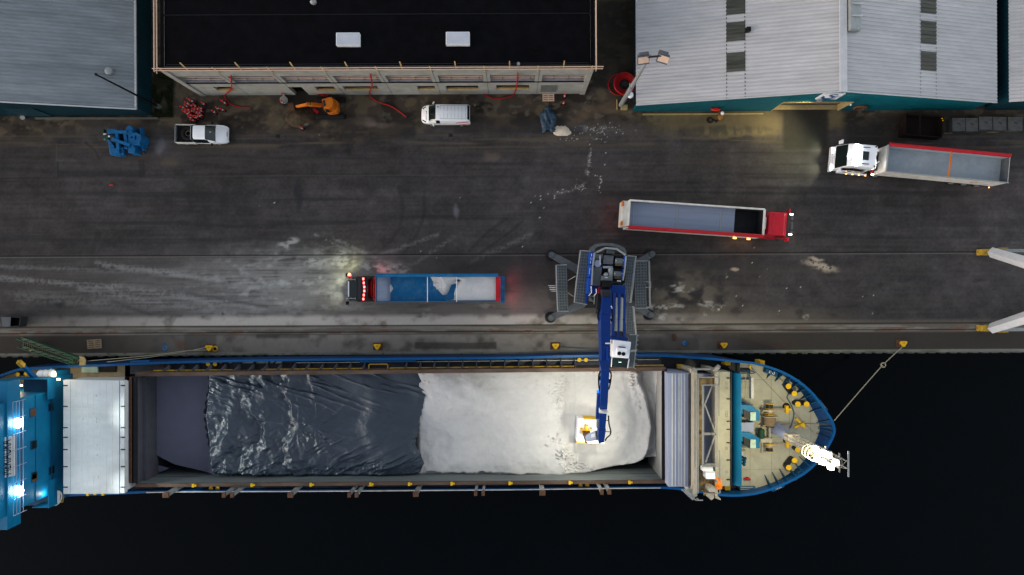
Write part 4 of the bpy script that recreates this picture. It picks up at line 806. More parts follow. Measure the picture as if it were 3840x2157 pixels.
v = o(62, 1768); mb = MB(); mb.box(xw, xw+.06, v.y-.55, v.y+.55, v.z-.5, v.z+.4); build('locker_door', mb, M['pale_blue_and_shade'], sup)
mb = MB()
for zz in (10.1, 10.5, 10.9, 11.3): mb.tube([(xb+.5,yl,zz), (xb+.5,yq,zz)], .03, 5)
for k in range(8): y = yl+(yq-yl)*k/7; mb.tube([(xb+.5,y,9.7), (xb+.5,y,11.3)], .03, 5)
build('bridge_rail', mb, M['pale_blue_and_shade'], sup)
# name board
zb0, zb1 = 11.0, 12.6; ya, yb_ = o(20,1789,xb+.3).y, o(20,1641,xb+.3).y
xn = xb+.35; ya, yb_ = P(16,1792,11.6).y, P(16,1640,11.6).y
mb = MB(); mb.slab([(xn-.75,ya,12.1), (xn+.02,ya,10.9), (xn+.02,yb_,10.9), (xn-.75,yb_,12.1)], (.8,0,.6), .06); nb = build('name_board', mb, M['hatch_white'], ship)
cu = bpy.data.curves.new('lettering', 'FONT'); cu.body = 'MERIAURA'; cu.size = 1; cu.extrude = .004; to = bpy.data.objects.new('lettering_src', cu); COL.objects.link(to)
dg = bpy.context.evaluated_depsgraph_get(); tm = bpy.data.meshes.new_from_object(to.evaluated_get(dg)); bpy.data.objects.remove(to)
vs = np.array([v.co[:] for v in tm.vertices]); mn, mxx = vs.min(0), vs.max(0); mb = MB(); L_ = yb_-ya
pts = []
for v in vs:
    t = (v[0]-mn[0])/(mxx[0]-mn[0]); h = (v[1]-mn[1])/(mxx[1]-mn[1]); y = ya+L_*(.07+.86*t); s = .22+.56*(1-h)
    pts.append((xn-.75+.77*s+.07*.8+.06, y, 12.1-1.2*s+.075*.6+.06+v[2]*.2))
mb.add(pts, [tuple(p.vertices) for p in tm.polygons]); build('lettering', mb, M['dark_gap'], nb)
for py in (1585, 1838):
    v = P(52, py, 10.2); v.x = max(v.x, xw+.5); mb = MB(); mb.obox(v, (.4,.6,.5), 0, R(-30)); mb.bar((xw,v.y,v.z+.1), v, .12); f = build('floodlight', mb, M['white_paint'], sup); mb = MB(); mb.ball(v+Vector((.1,0,.22)), (.5,.42,.3), 18, 10); build('lens', mb, M['lamp_flood'], f)
    spot(f, v+Vector((.6,0,.1)), P(900, py+(-30 if py < 1700 else 30), 2), 230, (.86,.97,.95), 130, .9, .3); spot(f, v+Vector((.6,0,.1)), P(1000, py+(-40 if py < 1700 else 40), 2.5), 3000, (.9,.98,.93), 44, .9, .3); glow(f, v+Vector((.55,0,.25)), 45, (.86,.96,.98), .25)
for px, py, z, l in ((64,1446,4.8,.9),(210,1423,4.8,.7)):
    v = P(px, py, z); mb = MB(); mb.box(v.x-l/2, v.x+l/2, v.y-.07, v.y+.07, z-.1, z+.05); build('deck_lamp', mb, M['lamp_warm'], sup); glow(sup, v+Vector((0,.4,-.2)), 15, (1,.78,.42), .15)
v = P(236, 1630, 4.9); mb = MB(); mb.box(v.x+.1, v.x+.2, v.y-.5, v.y+.5, 4.8, 5.0); build('deck_lamp', mb, M['lamp_green'], sup)
v0, v1 = P(138,1424,5.0), P(82,1368,6.8); mb = MB(); mb.cyl((v0.x,v0.y,ZD), v0, .2, .16, 10); mb.bar(v0, v1, .34, .4, .26); f = build('davit', mb, M['hull_blue'], ship); mb = MB(); d = (v1-v0).normalized(); mb.bar(v1-d*.2, v1+d*.5, .36); build('davit_tip', mb, M['yellow_dull'], f)
glow(ship, P(190,1405,7.0), 60, (1,.86,.6), .2)
# green gangway, life raft, rescue boat (resting on the ship or the quay)
gw = thing('gangway', 'green gangway sloping from the quay up to the ship stern rail', 'gangway', P(95, 1300)); a0, a1 = P(88,1268,.5), P(300,1345,3.4); b0, b1 = P(92,1300,.5), P(290,1362,3.4)
mb = MB(); mb.bar(a0, a1, .25, .5); build('side_girder', mb, M['green'], gw); mb = MB(); mb.bar(b0, b1, .25, .5); build('side_girder', mb, M['green'], gw)
mb = MB(); mb.add([a0,a1,b1,b0], [(0,1,2,3)]); build('walkway', mb, M['dark_steel'], gw); mb = MB()
for j in range(26): t = j/25; mb.bar(a0.lerp(a1,t)+Vector((0,0,.06)), b0.lerp(b1,t)+Vector((0,0,.06)), .09)
build('cleat', mb, M['rope_brown'], gw)
for p, q_ in ((a0,a1),(b0,b1)):
    mb = MB(); mb.tube([p+Vector((0,0,1.05)), q_+Vector((0,0,1.05))], .05)
    for j in range(9): v = p.lerp(q_, j/8); mb.tube([v, v+Vector((0,0,1.05))], .035, 5)
    build('hand_rail', mb, M['green'], gw)
mb = MB(); mb.pprism([(296,1336),(312,1339),(320,1350),(318,1370),(298,1370)], 3.5, 3.35); build('landing', mb, M['ochre'], gw)
mb = MB(); mb.tube(smooth_path([P(262,1342,4.3), P(272,1352,4.3), P(274,1372,4.0)]), .06); build('hand_rail', mb, M['green'], gw)
v = P(302, 1384, ZD+.3); mb = MB(); mb.pbox(306, 1374, 366, 1397, 2.4, ZD); build('deck_ramp', mb, M['mint'], ship); mb = MB(); mb.pbox(368, 1374, 434, 1396, 2.2, ZD); build('store_pit', mb, M['black'], ship)
lr = thing('life_raft', 'white life raft canister lying on the stern deck beside the blue davit', 'life raft', P(174,1405,3.0)); a, b = P(150,1406,4.6), P(198,1404,4.6); mb = MB(); mb.cyl(a, b, .46, n=18); mb.ball(a, (.2,.46,.46), 16, 8); mb.ball(b, (.2,.46,.46), 16, 8); build('canister', mb, M['white_paint'], lr, smooth=True)
mb = MB(); mb.torus(b-Vector((.1,0,0)), .5, .06, 20, 6, (1,0,0)); mb.torus(a.lerp(b,.45), .49, .025, 20, 6, (1,0,0)); build('strap', mb, M['white_dirty'], lr); mb = MB(); mb.box(a.x, b.x, a.y-.3, a.y+.3, ZD, 4.2); mb.tube([P(176,1384,4.6), P(198,1384,4.6)], .08); build('cradle', mb, M['ship_blue'], lr)
rb = thing('rescue_boat', 'small white enclosed rescue boat on the outer side of the stern', 'boat', P(185,1870,3.5)); zz = 4.6; L0, L1 = P(156,1878,zz), P(210,1868,zz); mb = MB(); n_ = 9; ring = []
for i in range(n_):
    t = i/(n_-1); p = L0.lerp(L1, t); r = .15+.55*min(1, t*1.5)**.7; ring.append([p+Vector((0, math.cos(k*math.pi/6)*r, math.sin(k*math.pi/6)*r*.9)) for k in range(12)])
for A, B in zip(ring, ring[1:]): mb.strip(A+[A[0]], B+[B[0]])
mb.poly(ring[-1]); mb.poly(ring[0]); build('boat_hull', mb, M['white_paint'], rb, smooth=True); mb = MB(); mb.torus(L1, .66, .07, 18, 6, (1,0,.2)); build('hatch_ring', mb, M['white_dirty'], rb)
mb = MB(); v = L0.lerp(L1,.65); mb.obox(v+Vector((0,.3,.5)), (.7,.35,.25)); build('canopy', mb, M['hatch_white'], rb, bevel=.05); mb = MB(); mb.tube([P(152,1884,3.6), P(236,1882,3.6), P(240,1850,3.6)], .06); mb.bar(P(150,1885,3.5), P(214,1884,3.5), .2, .1); build('cradle', mb, M['yellow_dull'], rb); glow(rb, L1+Vector((.3,.9,1.6)), 25, (1,.95,.8), .15)
# hatch covers: three stacks
hc = thing('hatch_cover', 'broad white lit hatch covers stacked in front of the blue superstructure', 'hatch cover', P(350,1640,ZC), 'hatch covers of the ship')
mb = MB(); mb.pprism([(237,1853),(447,1852),(447,1427),(237,1425)], ZH, ZH-.5); mb.pbox(243, 1430, 446, 1847, ZH-.55, ZD); build('panel', mb, M['hatch_white'], hc, bevel=.03)
for px_ in (263, 284, 306, 328, 350, 373, 397, 420): mb = MB(); mb.pbox(px_, 1428, px_+1.6, 1850, ZH+.012, ZH-.01); build('weld_seam', mb, M['white_dirty'] if px_ > 270 else M['galv'], hc)
mb = MB(); mb.pbox(240, 1532, 446, 1533.2, ZH+.012, ZH-.01); build('weld_seam', mb, M['white_dirty'], hc); mb = MB(); mb.pprism([(450,1851),(467,1850),(466,1428),(450,1427)], ZH, ZH-.5); mb.pbox(451, 1432, 464, 1845, ZH-.55, ZD); build('edge_panel', mb, M['hatch_white'], hc, bevel=.02)
for j, py in enumerate((1446,1524,1604,1640,1686,1750,1827)):
    for px in (462, 246):
        mb = MB(); v = P(px, py, ZH); mb.box(v.x-.2, v.x+.2, v.y-.05, v.y+.05, ZH, ZH+.06); build('lug', mb, M['dark_steel'], hc)
for px, py in ((358,1484),(359,1571),(359,1584),(361,1670),(363,1706),(308,1571),(365,1790)): mb = MB(); v = P(px, py, ZH); mb.box(v.x-.1, v.x+.1, v.y-.09, v.y+.09, ZH, ZH+.05); build('pad', mb, M['white_dirty'], hc)
for px, py in ((330,1853),(357,1850),(387,1852)): mb = MB(); v = P(px, py, ZH-.3); mb.box(v.x-.12, v.x+.12, v.y-.14, v.y+.1, ZH-.5, ZH-.2); build('lug', mb, M['yellow'], hc)
h2 = thing('hatch_cover', 'narrow bluish shadowed hatch cover beside the gantry at the fore end of the hold', 'hatch cover', P(2548,1612,ZD), 'hatch covers of the ship')
mb = MB(); mb.pprism([(2506,1826),(2588,1826),(2587,1399),(2503,1399)], ZH-.25, ZD); build('panel', mb, M['pale_blue_and_shade'], h2, bevel=.04); mb = MB()
for a, b_, z in ((2519,2523,.06),(2531,2534,.05),(2545,2548,.05),(2553,2556,.04),(2566,2570,.05)): mb.pbox(a, 1402, b_, 1823, ZH-.25+z, ZH-.3)  # pale strips paint the light falling between the gantry parts
build('light_stripe', mb, M['hatch_white'], h2); mb = MB(); mb.pbox(2581, 1403, 2587, 1824, ZH-.2, ZH-.3); build('seal', mb, M['deck_grey'], h2)
h3 = thing('hatch_cover', 'pale sunlit looking hatch cover between the gantry and the blue breakwater', 'hatch cover', P(2720,1612,ZD), 'hatch covers of the ship'); h3['label'] = 'pale yellowish lit hatch cover between the gantry and the blue breakwater'
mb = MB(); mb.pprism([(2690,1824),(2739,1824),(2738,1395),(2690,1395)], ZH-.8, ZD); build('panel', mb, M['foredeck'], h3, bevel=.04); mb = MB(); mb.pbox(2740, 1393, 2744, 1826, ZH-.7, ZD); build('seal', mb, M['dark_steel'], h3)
for py in (1418,1496,1580,1610,1660,1725,1798): mb = MB(); v = P(2732, py, ZH-.8); mb.box(v.x-.18, v.x+.1, v.y-.05, v.y+.05, ZH-.8, ZH-.7); build('lug', mb, M['dark_steel'], h3)
for py in (1440,1455,1548,1559,1682,1770): mb = MB(); v = P(2724, py, ZH-.8); mb.torus((v.x,v.y,ZH-.795), .12, .015, 10, 4); build('ring', mb, M['rope_brown'], h3)
h4 = thing('hatch_cover', 'dark hatch cover lying in the shade underneath the white gantry', 'hatch cover', P(2650,1612,ZD), 'hatch covers of the ship'); mb = MB(); mb.pbox(2594, 1402, 2686, 1822, 3.1, ZD); build('panel', mb, M['pale_blue_and_shade'], h4); mb = MB(); mb.pbox(2676, 1402, 2680, 1822, 3.2, 3.05); build('seal', mb, M['dark_steel'], h4)
# travelling gantry that lifts the covers
gt = thing('gantry_crane', 'white railed gantry straddling the fore end of the hold', 'gantry crane', P(2650,1612,ZD)); zg = 6.6
for a, b_ in ((2602,2615),(2682,2692)):
    mb = MB(); mb.pbox(a, 1392, b_, 1862, zg, zg-1.3); build('girder', mb, M['cream'], gt, bevel=.04)
for p in ((2608,1396),(2608,1858),(2687,1396),(2687,1858)): v = P(*p, zg); mb = MB(); mb.box(v.x-.22, v.x+.22, v.y-.22, v.y+.22, ZD, zg-.6); build('leg', mb, M['cream'], gt)
mb = MB(); mb.pbox(2616, 1420, 2637, 1842, zg-.35, zg-.45); build('walkway', mb, M['walk_rust'], gt); mb = MB(); mb.pbox(2616, 1416, 2690, 1446, zg-.33, zg-.43); mb.pbox(2638, 1768, 2692, 1858, zg-.33, zg-.43); build('platform', mb, M['walk_rust'], gt)
mb = MB(); mb.pbox(2600, 1382, 2692, 1388, zg+.3, zg-.1); mb.bar(P(2600,1392,zg+.2), P(2608,1383,zg+.2), .4); mb.bar(P(2678,1390,zg+.4), P(2696,1374,zg+.9), .3); mb.bar(P(2683,1396,zg+.2), P(2697,1376,zg+.9), .14); build('end_frame', mb, M['lattice'], gt)
mb = MB(); mb.pprism([(2656,1848),(2676,1848),(2678,1868),(2668,1876),(2648,1860)], zg-.1, zg-1); mb.pprism([(2684,1852),(2703,1872),(2702,1876),(2682,1868)], zg-.1, zg-1); build('end_frame', mb, M['cream'], gt)
mb = MB(); zr = zg+.7
for pts in ([(2618,1850),(2618,1418),(2621,1415),(2694,1415),(2696,1418),(2696,1442),(2692,1444),(2630,1444)], [(2614,1440),(2614,1846),(2611,1858)], [(2634,1446),(2634,1745),(2637,1748),(2698,1748),(2700,1752),(2700,1848),(2696,1850),(2640,1850)], [(2637,1447),(2637,1740),(2650,1741),(2698,1741)], [(2689,1446),(2689,1740)], [(2697,1392),(2697,1560)], [(2698,1690),(2700,1748)]):
    mb.tube([P(a, b_, zr) for a, b_ in pts], .06, 6)
for py in range(1425, 1850, 32):
    for px in (2618, 2635): mb.tube([P(px, py, zr), P(px-1, py-1.5, zg-.4)], .035, 5)
build('hand_rail', mb, M['lattice'], gt)
mb = MB()
for a, b_ in (((2671,1446),(2635,1535)), ((2644,1520),(2683,1624)), ((2683,1628),(2646,1734)), ((2637,1625),(2685,1625)), ((2637,1629),(2685,1629))): mb.bar(P(*a, zg+.1), P(*b_, zg+.1), .12)
build('brace', mb, M['lattice'], gt)
mb = MB(); mb.tube([P(2556,1836,zg), P(2600,1870,zg-.2), P(2612,1876,zg-.2), P(2636,1876,zg-.2)], .06); mb.tube([P(2565,1834,zg+.4), P(2590,1856,zg+.4), P(2608,1857,zg+.4), P(2612,1852,zg+.4), P(2612,1700,zg+.4)], .06); mb.tube([P(2612,1868,zg-.2), P(2622,1876,zg-.2)], .05); mb.bar(P(2575,1838,zg-.5), P(2606,1866,zg-.5), .7, .1); build('stair', mb, M['galv'], gt)
v = P(2552,1375,3.2); mb = MB(); mb.box(v.x-.25, v.x+.25, v.y-.2, v.y+.2, 2.6, 3.4); build('buffer', mb, M['yellow_dull'], gt); mb = MB(); mb.bar(P(2556,1376,3.3), P(2598,1390,5.8), .3); build('strut', mb, M['cream'], gt)
for nm, lab, cat, r_, zz, mm in (('storage_box', 'wide white box on the gantry walkway nearest the cross braces', 'box', (2634,1752,2674,1767), zg+.5, 'white_paint'), ('storage_box', 'square white box on the gantry between the wide white box and the orange cloth', 'box', (2649,1770,2682,1797), zg+.9, 'white_paint'), ('control_cabinet', 'cream cabinet on the gantry end beside the orange cloth', 'cabinet', (2660,1828,2682,1846), zg+1.0, 'cream')):
    t = thing(nm, lab, cat, P(r_[0]+10, r_[1]+8, zg-.35)); mb = MB(); mb.pbox(*r_, zz, zg-.35); build('box', mb, M[mm], t, bevel=.03); mb = MB(); v = P((r_[0]+r_[2])/2, r_[1]+3, zz); mb.box(v.x-.5, v.x+.5, v.y-.02, v.y+.02, zz+.001, zz+.02); build('lid_seam', mb, M['galv'], t)
X, Y = np.meshgrid(np.arange(P(2673,0,zg+.6).x, P(2699,0,zg+.6).x, .05), np.arange(P(0,1847,zg+.6).y, P(0,1803,zg+.6).y, .05)); Z = zg+.35+.55*ridge(X*1.1, Y*.8, 71)-.15*np.abs(X-X.mean())
mk = fbm(X*1.6, Y*1.3, 72) > .36; tag(grid_mesh('orange_cloth', X, Y, Z, M['orange_cloth'], mask=mk), 'bright orange crumpled cloth dumped beside the cream cabinet on the gantry', 'cloth')
o_ = bpy.data.objects['orange_cloth']; md = o_.modifiers.new('Thick', 'SOLIDIFY'); md.thickness = .05
# mooring ropes
def rope(pts, lab, mm='rope', r=.05):
    solo('mooring_rope', lab, 'rope', MB().tube(smooth_path(pts, 10), r, 6), M[mm], smooth='all', group='mooring ropes')
rope([P(3128,1578,ZB), P(3230,1460,2.4), P(3312,1368,1.4), P(3383,1302,.7)], 'long mooring rope from the bow over dark water to a yellow bollard', 'rope', .05)
mb = MB(); mb.obox(P(3312,1369,1.4), (.5,.3,.12), R(10)); mb.obox(P(3312,1369,1.4), (.3,.5,.12), R(10)); solo('rat_guard', 'small pale disc clamped on the long bow mooring rope', 'rat guard', mb, M['rope'])
rope([P(400,1358,2.9), P(560,1340,1.6), P(700,1318,.8), P(774,1303,.6)], 'upper of the two stern ropes leading to the roped yellow bollard', 'rope', .04)
rope([P(330,1354,2.9), P(560,1334,1.6), P(700,1316,.9), P(776,1313,.6)], 'lower of the two stern ropes leading to the roped yellow bollard', 'rope', .04)
rope([P(2088,1300,.5), P(2160,1306,.4), P(2320,1318,1.4), P(2560,1333,2.9)], 'thin bluish rope from the bollard left of the crane cab along the quay edge', 'rope_blue', .04)
rope([P(3080,1733,ZB), P(3020,1760,2), P(2960,1786,0)], 'short brown rope dropping from the outer side of the bow', 'rope_brown', .04)
# ================================================================== CARGO AND TARPAULIN
def hold_grid(px0, px1, step, z):
    x0, x1 = P(px0,1600,z).x, P(px1,1600,z).x
    t, s = np.meshgrid(np.linspace(0, 1, int((x1-x0)/step)), np.linspace(0, 1, int(11/step)))
    px = px0+(px1-px0)*t; X = x0+(x1-x0)*t
    ya = np.array([P(p, pyt(p), ZC).y for p in px[0]])-.02; yb = np.array([P(p, pyb(p), ZC).y for p in px[0]])+.02
    return X, yb+(ya-yb)*s, px, s                   # s: 0 at the outer side, 1 at the quay side
K2 = lambda z: (H-z)/FPX
def topx(X, Y, z=1.8):
    k = K2(z); return 1920+(X*CT-Y*ST)/k, 1078.5-(X*ST+Y*CT)/k
X, Y, px, s = hold_grid(1470, 2482, .075, 1.8); QX, QY = topx(X, Y)
n1 = fbm(X*.22, Y*.22, 81, 4)-.5; n2 = fbm(X*.9, Y*.9, 82, 4)-.5; n3 = ridge(X*1.6, Y*1.6, 83, 3)-.5
Z = 1.9+1.1*n1+.16*n2+.05*n3
def bl(cx, cy, rx, ry, ang=0, soft=.7):
    a = R(ang); qx = QX+10*(fbm(X*1.3, Y*1.3, 84)-.5)*2-cx; qy = QY+10*(fbm(X*1.3, Y*1.3, 85)-.5)*2-cy
    x = qx*math.cos(a)+qy*math.sin(a); y = -qx*math.sin(a)+qy*math.cos(a); return 1-sst(1-soft, 1+soft, np.sqrt((x/rx)**2+(y/ry)**2))
Z += .5*bl(1740,1470,150,60,20)-.5*bl(1700,1640,180,70,-10)+.35*bl(1960,1560,120,160,10)-.35*bl(1850,1560,60,120,20)
wob = 16*(fbm(X*.5, Y*.5, 86)-.5)*2
cut = sst(2085, 2140, QX+wob-.10*np.abs(QY-1560))                      # digging face left of the grab
face = np.exp(-((QX+wob-.10*np.abs(QY-1560)-2106)/16)**2)
zone = sst(1400,1420,QY)*(1-sst(1560,1640,QY))+sst(1610,1680,QY)*(1-sst(1745,1790,QY))
Z -= cut*(.45+.3*zone); Z += face*zone*(.75*ridge(X*1.1, Y*1.5, 87, 4)-.25)
rx = np.interp(QY, [1390,1430,1480,1520,1560,1600,1640,1680,1720,1760,1800], [2382,2386,2412,2422,2434,2440,2432,2424,2405,2340,2250])
rd = QX+.5*wob-rx
Z += .9*np.exp(-(rd/20)**2)*(.6+.8*fbm(X*.6, Y*.6, 88))*sst(1380,1400,QY)*(1-sst(1700,1780,QY))
Z += .35*np.exp(-((rd+28)/10)**2)*(ridge(X*1.8, Y*.9, 89)-.3)
slope = np.clip((QX-rx)/(2485-rx), 0, 1.3); Z -= sst(0, .35, slope)*.9; w_ = sst(.2, 1.0, slope); Z = Z*(1-w_)+(2.3+.25*n2)*w_
by_ = np.interp(QX, [2100,2180,2260,2350,2430,2490],[1792,1782,1766,1748,1730,1708]); Z -= 6.5*sst(-6, 30, QY-by_)*sst(2080,2240,QX); Z -= .25*np.exp(-((rd-38-8*np.sin(Y*.8))/5)**2)+.12*np.exp(-((rd-18)/4)**2)
Z += .22*np.exp(-((QX-2160-4*np.sin(Y))/5)**2)*.3
rsd = np.random.RandomState(3)
for cx, cy, sx, sy, n, hh in ((2100,1445,9,30,46,.3),(2095,1500,10,18,26,.3),(2085,1470,14,20,20,.25),(2085,1640,10,14,14,.45),(2110,1700,16,18,60,.45),(2150,1745,20,9,40,.35),(2190,1755,18,7,24,.3),(2050,1668,10,4,8,.3),(2370,1425,8,24,40,.5),(2240,1398,40,3,20,.25),(2310,1645,14,10,12,.2),(2400,1500,8,40,14,.4),(1800,1430,160,30,20,.12)):
    for k in range(n):
        a, b = cx+rsd.randn()*sx, cy+rsd.randn()*sy; w = rsd.uniform(2, 5.5); an = rsd.uniform(-1, 1)
        dx = (QX-a); dy = (QY-b); d = ((dx+an*dy)/w)**2+(dy/(w*.55))**2; Z += hh*rsd.uniform(.3, 1)*np.clip(1-d, 0, 1)**.9
Z -= .5*bl(1790,1785,260,10)+.0
Z += .25*bl(2200,1620,45,60)*0
Z = np.minimum(Z, 4.0)-1.2*(1-sst(1535, 1575, QX))
tag(grid_mesh('salt_cargo', X, Y, Z, M['salt']), 'white bulk cargo filling the open hold under the blue boom', 'bulk cargo', kind='stuff')
# the tarpaulin over the after half of the heap
X, Y, px, s = hold_grid(756, 1612, .065, 2.2); QX, QY = topx(X, Y, 2.0)
Z = 2.05+.7*(fbm(X*.16, Y*.2, 91, 3)-.5)
for cx, cy, h in ((1126,1603,1.0),(1190,1597,.5)):
    r = np.hypot(QX-cx, QY-cy)/34; ph = np.arctan2(QY-cy, QX-cx)
    Z += h*.55*np.exp(-r/2.2)+.10*np.exp(-r/3.2)*1.5*np.clip(r/1.0, 0, 1)*(np.clip(ridge(ph*3.0+20+.12*r, r*.05, 92, 2)-.64, 0, 1)*5)*sst(.15, .8, r)
fl = 1-.35*sst(1250, 1500, QX)
u = (X*.35+Y*1.0)+.9*fbm(X*.2, Y*.2, 95); v = X*1.0-.3*Y
Z += fl*.11*np.clip(ridge(u*1.5, v*.16, 93, 3)-.66, 0, 1)*5*sst(1620, 1480, QY) if False else fl*.11*np.clip(ridge(u*1.5, v*.16, 93, 3)-.66, 0, 1)*5*(1-sst(1470, 1620, QY))
u2 = (-X*.5+Y)+.8*fbm(X*.3, Y*.3, 96); Z += .09*np.clip(ridge(u2*1.1, (X+.5*Y)*.2, 97, 3)-.64, 0, 1)*5*sst(1560, 1660, QY)
edge = (1-s); Z += .16*(ridge(X*1.3, Y*1.1, 98, 4)-.5)*sst(.78, .95, edge)*1.6+.09*(ridge(X*1.6+Y, Y*1.9, 99, 3)-.5)*(1-sst(900, 1150, QX))
lw = 1-sst(1050, 1250, QX); wv = fbm(X*.35, Y*.35, 190)-.5
saw = (lambda t: np.where(t < .3, t/.3, (1-t)/.7))((QX/135+1.6*wv+.25*np.sin(Y*.6)) % 1.0)
Z += lw*.55*saw*(.5+fbm(X*.4, Y*.4, 191))+lw*.10*(ridge(X*.9+Y*.7, Y*.5-X*.5, 192, 4)-.5)*2*sst(.4, .6, fbm(X*.5, Y*.5, 193))+.45*(fbm(X*.33, Y*.33, 194, 2)-.5)
Z += .35*np.exp(-((QX-875-22*np.sin(Y*.5))/24)**2)+.3*np.exp(-((QX-1010+.9*(QY-1480))/40)**2)*(1-sst(1520,1600,QY))+.3*bl(1440,1480,80,40,25)*.6+.35*bl(1405,1590,40,60)+.3*bl(1500,1700,90,70)
lx = np.interp(QY, [1400,1450,1500,1550,1590,1650,1700,1760,1790], [783,782,772,764,767,776,785,794,800])
rxx = np.interp(QY, [1400,1412,1430,1445,1485,1490,1530,1580,1620,1660,1680,1700,1730,1745,1770,1790], [1580,1584,1596,1598,1598,1592,1586,1575,1568,1560,1566,1580,1592,1590,1576,1556])+5*(vn(QY/9, QY*0, 7)-.5)
by = np.interp(QX, [760,800,900,1000,1100,1300,1500,1600], [1776,1779,1783,1786,1788,1789,1788,1782])+4*(vn(QX/12, QX*0, 8)-.5)
Z -= 1.0*(1-sst(0, 16, QX-lx)); Z -= .25*sst(-30, 0, QX-rxx)*.6; Z -= .5*sst(-14, 0, QY-by)
mk = (QX > lx-4) & (QX < rxx) & (QY < by)
Z = np.minimum(Z, ZC-.25)
tp = grid_mesh('tarpaulin', X, Y, Z+.12, M['tarp'], mask=mk); tag(tp, 'huge glossy dark blue tarpaulin wrinkled over the after half of the cargo', 'tarpaulin')
md = tp.modifiers.new('Thick', 'SOLIDIFY'); md.thickness = .06
q_ = np.arange(1402, 1778, 4); mb = MB()
top = [P(float(np.interp(a, [1400,1450,1500,1550,1590,1650,1700,1760,1790],[783,782,772,764,767,776,785,794,800])), a, 2.0)+Vector((-.05,0,-.75+.1*math.sin(a*.2))) for a in q_]
mb.strip([p+Vector((.12,0,.45)) for p in top], [p+Vector((-.28,0,.0)) for p in top]); mb.strip([p+Vector((-.28,0,0)) for p in top], [p+Vector((-.1,0,-.3)) for p in top]); build('hem', mb, M['tarp_edge'], tp, smooth='all')
# salt under the tarpaulin's ragged edges and the hidden heap
X, Y, px, s = hold_grid(800, 1500, .4, 2.0); Z = 1.2+.5*(fbm(X*.16, Y*.2, 91, 3)-.5)+.25*np.clip(1-np.abs(s-.05)*12, 0, 1); tag(grid_mesh('salt_cargo_aft', X, Y, Z, M['salt']), 'white bulk cargo edge peeping out below the tarpaulin', 'bulk cargo', kind='stuff'); bpy.data.objects['salt_cargo_aft'].name = 'salt_heap'
# ================================================================== MATERIAL HANDLER CRANE ON THE QUAY
cr = thing('harbour_crane', 'blue hydraulic harbour crane on outriggers reaching over the ship hold', 'crane', P(2262, 1080))
yw = math.atan2(*( (P(2300,1000)-P(2285,1100)).yx )) if False else R(86.5)
cs = P(2262, 1080, 1.5)
mb = MB(); mb.pprism([(2195,1010),(2345,1010),(2345,1155),(2195,1155)], 1.9, .9); mb.cyl(P(2268,1085,1.8), P(2268,1085,3.2), 1.6, n=24); build('undercarriage', mb, M['dark_steel'], cr)
for (fx, fy), (tx, ty) in (((2066,958),(2190,1025)), ((2064,1190),(2200,1130)), ((2436,955),(2350,1010)), ((2432,1180),(2345,1130))):
    b = P(fx, fy); s = P(tx, ty, 1.5); mb = MB(); mb.bar(s, (b.x,b.y,1.0), .85, .7, .6, .55); mb.cyl((b.x,b.y,.15), (b.x,b.y,1.5), .3, n=12); f = build('outrigger', mb, M['grey_steel'], cr, bevel=.03)
    mb = MB(); mb.cyl((b.x,b.y,.01), (b.x,b.y,.16), .58, .54, n=22); mb.obox((b.x,b.y,.3), (.6,.45,.3), math.atan2(ty-fy, fx-tx)); build('foot_pad', mb, M['dark_steel'], f)
def deck(q, z, mm='grating', bars=None):
    """steel grating panel with slots; q = four photograph corners (tl, tr, br, bl)"""
    p = [P(a, b, z) for a, b in q]; mb = MB(); mb.slab(p, (0,0,-1), .06); f = build('walkway', mb, M['grating_gap'], cr); mb = MB()
    L_ = (p[3]-p[0]).length; n = int(L_/.26)
    for i in range(n+1):
        t = i/n; a = p[0].lerp(p[3], t); b = p[1].lerp(p[2], t)
        for c0, c1 in ((.04,.23),(.28,.48),(.53,.72),(.77,.96)): mb.bar(a.lerp(b, c0)+Vector((0,0,.02)), a.lerp(b, c1)+Vector((0,0,.02)), .10, .04)
    for t in (0, .25, .5, .75, 1): mb.bar(p[0].lerp(p[1], t)+Vector((0,0,.03)), p[3].lerp(p[2], t)+Vector((0,0,.03)), .07, .05)
    build('grating', mb, M[mm], f)
    return f, p
def rail(f, pts, z, h=1.0):
    mb = MB(); pp = [P(a, b, z) for a, b in pts]
    for hh in (h, h*.55): mb.tube([p+Vector((0,0,hh)) for p in pp], .045, 6)
    for a, b in zip(pp, pp[1:]):
        n = max(1, int((b-a).length/1.2))
        for i in range(n+1): v = a.lerp(b, i/n); mb.tube([v, v+Vector((0,0,h))], .035, 5)
    build('hand_rail', mb, M['galv'], cr)
z0, z1 = 2.2, 3.4
f, p = deck([(2083,995),(2124,995),(2126,1081),(2085,1081)], z0); f, p = deck([(2085,1083),(2126,1083),(2129,1165),(2089,1167)], z0); rail(f, [(2122,994),(2084,995),(2086,1081),(2090,1168),(2128,1166)], z0)
f, p = deck([(2379,983),(2425,981),(2426,1066),(2381,1068)], z0); f, p = deck([(2381,1070),(2421,1068),(2423,1153),(2384,1154)], z0); rail(f, [(2380,980),(2428,980),(2430,1066),(2432,1155),(2384,1156)], z0)
mb = MB(); mb.bar(P(2060,1078,1.6), P(2086,1078,2.1), .12, .08); mb.bar(P(2062,1086,1.6), P(2086,1086,2.1), .12, .08); mb.tube([P(2056,1071,2.6), P(2084,1071,3.1)], .04); mb.tube([P(2066,1092,2.6), P(2086,1092,3.1)], .04); build('step', mb, M['galv'], cr)
mb = MB(); mb.tube([P(2422,1057,3.1), P(2440,1057,2.4), P(2440,1078,2.4), P(2422,1078,3.1)], .04); build('step', mb, M['galv'], cr)
for q in ([(2174,942),(2212,945),(2208,1000),(2168,998)], [(2167,1002),(2207,1004),(2202,1059),(2160,1056)], [(2159,1060),(2201,1062),(2194,1140),(2152,1132)]): f, p = deck(q, z1)
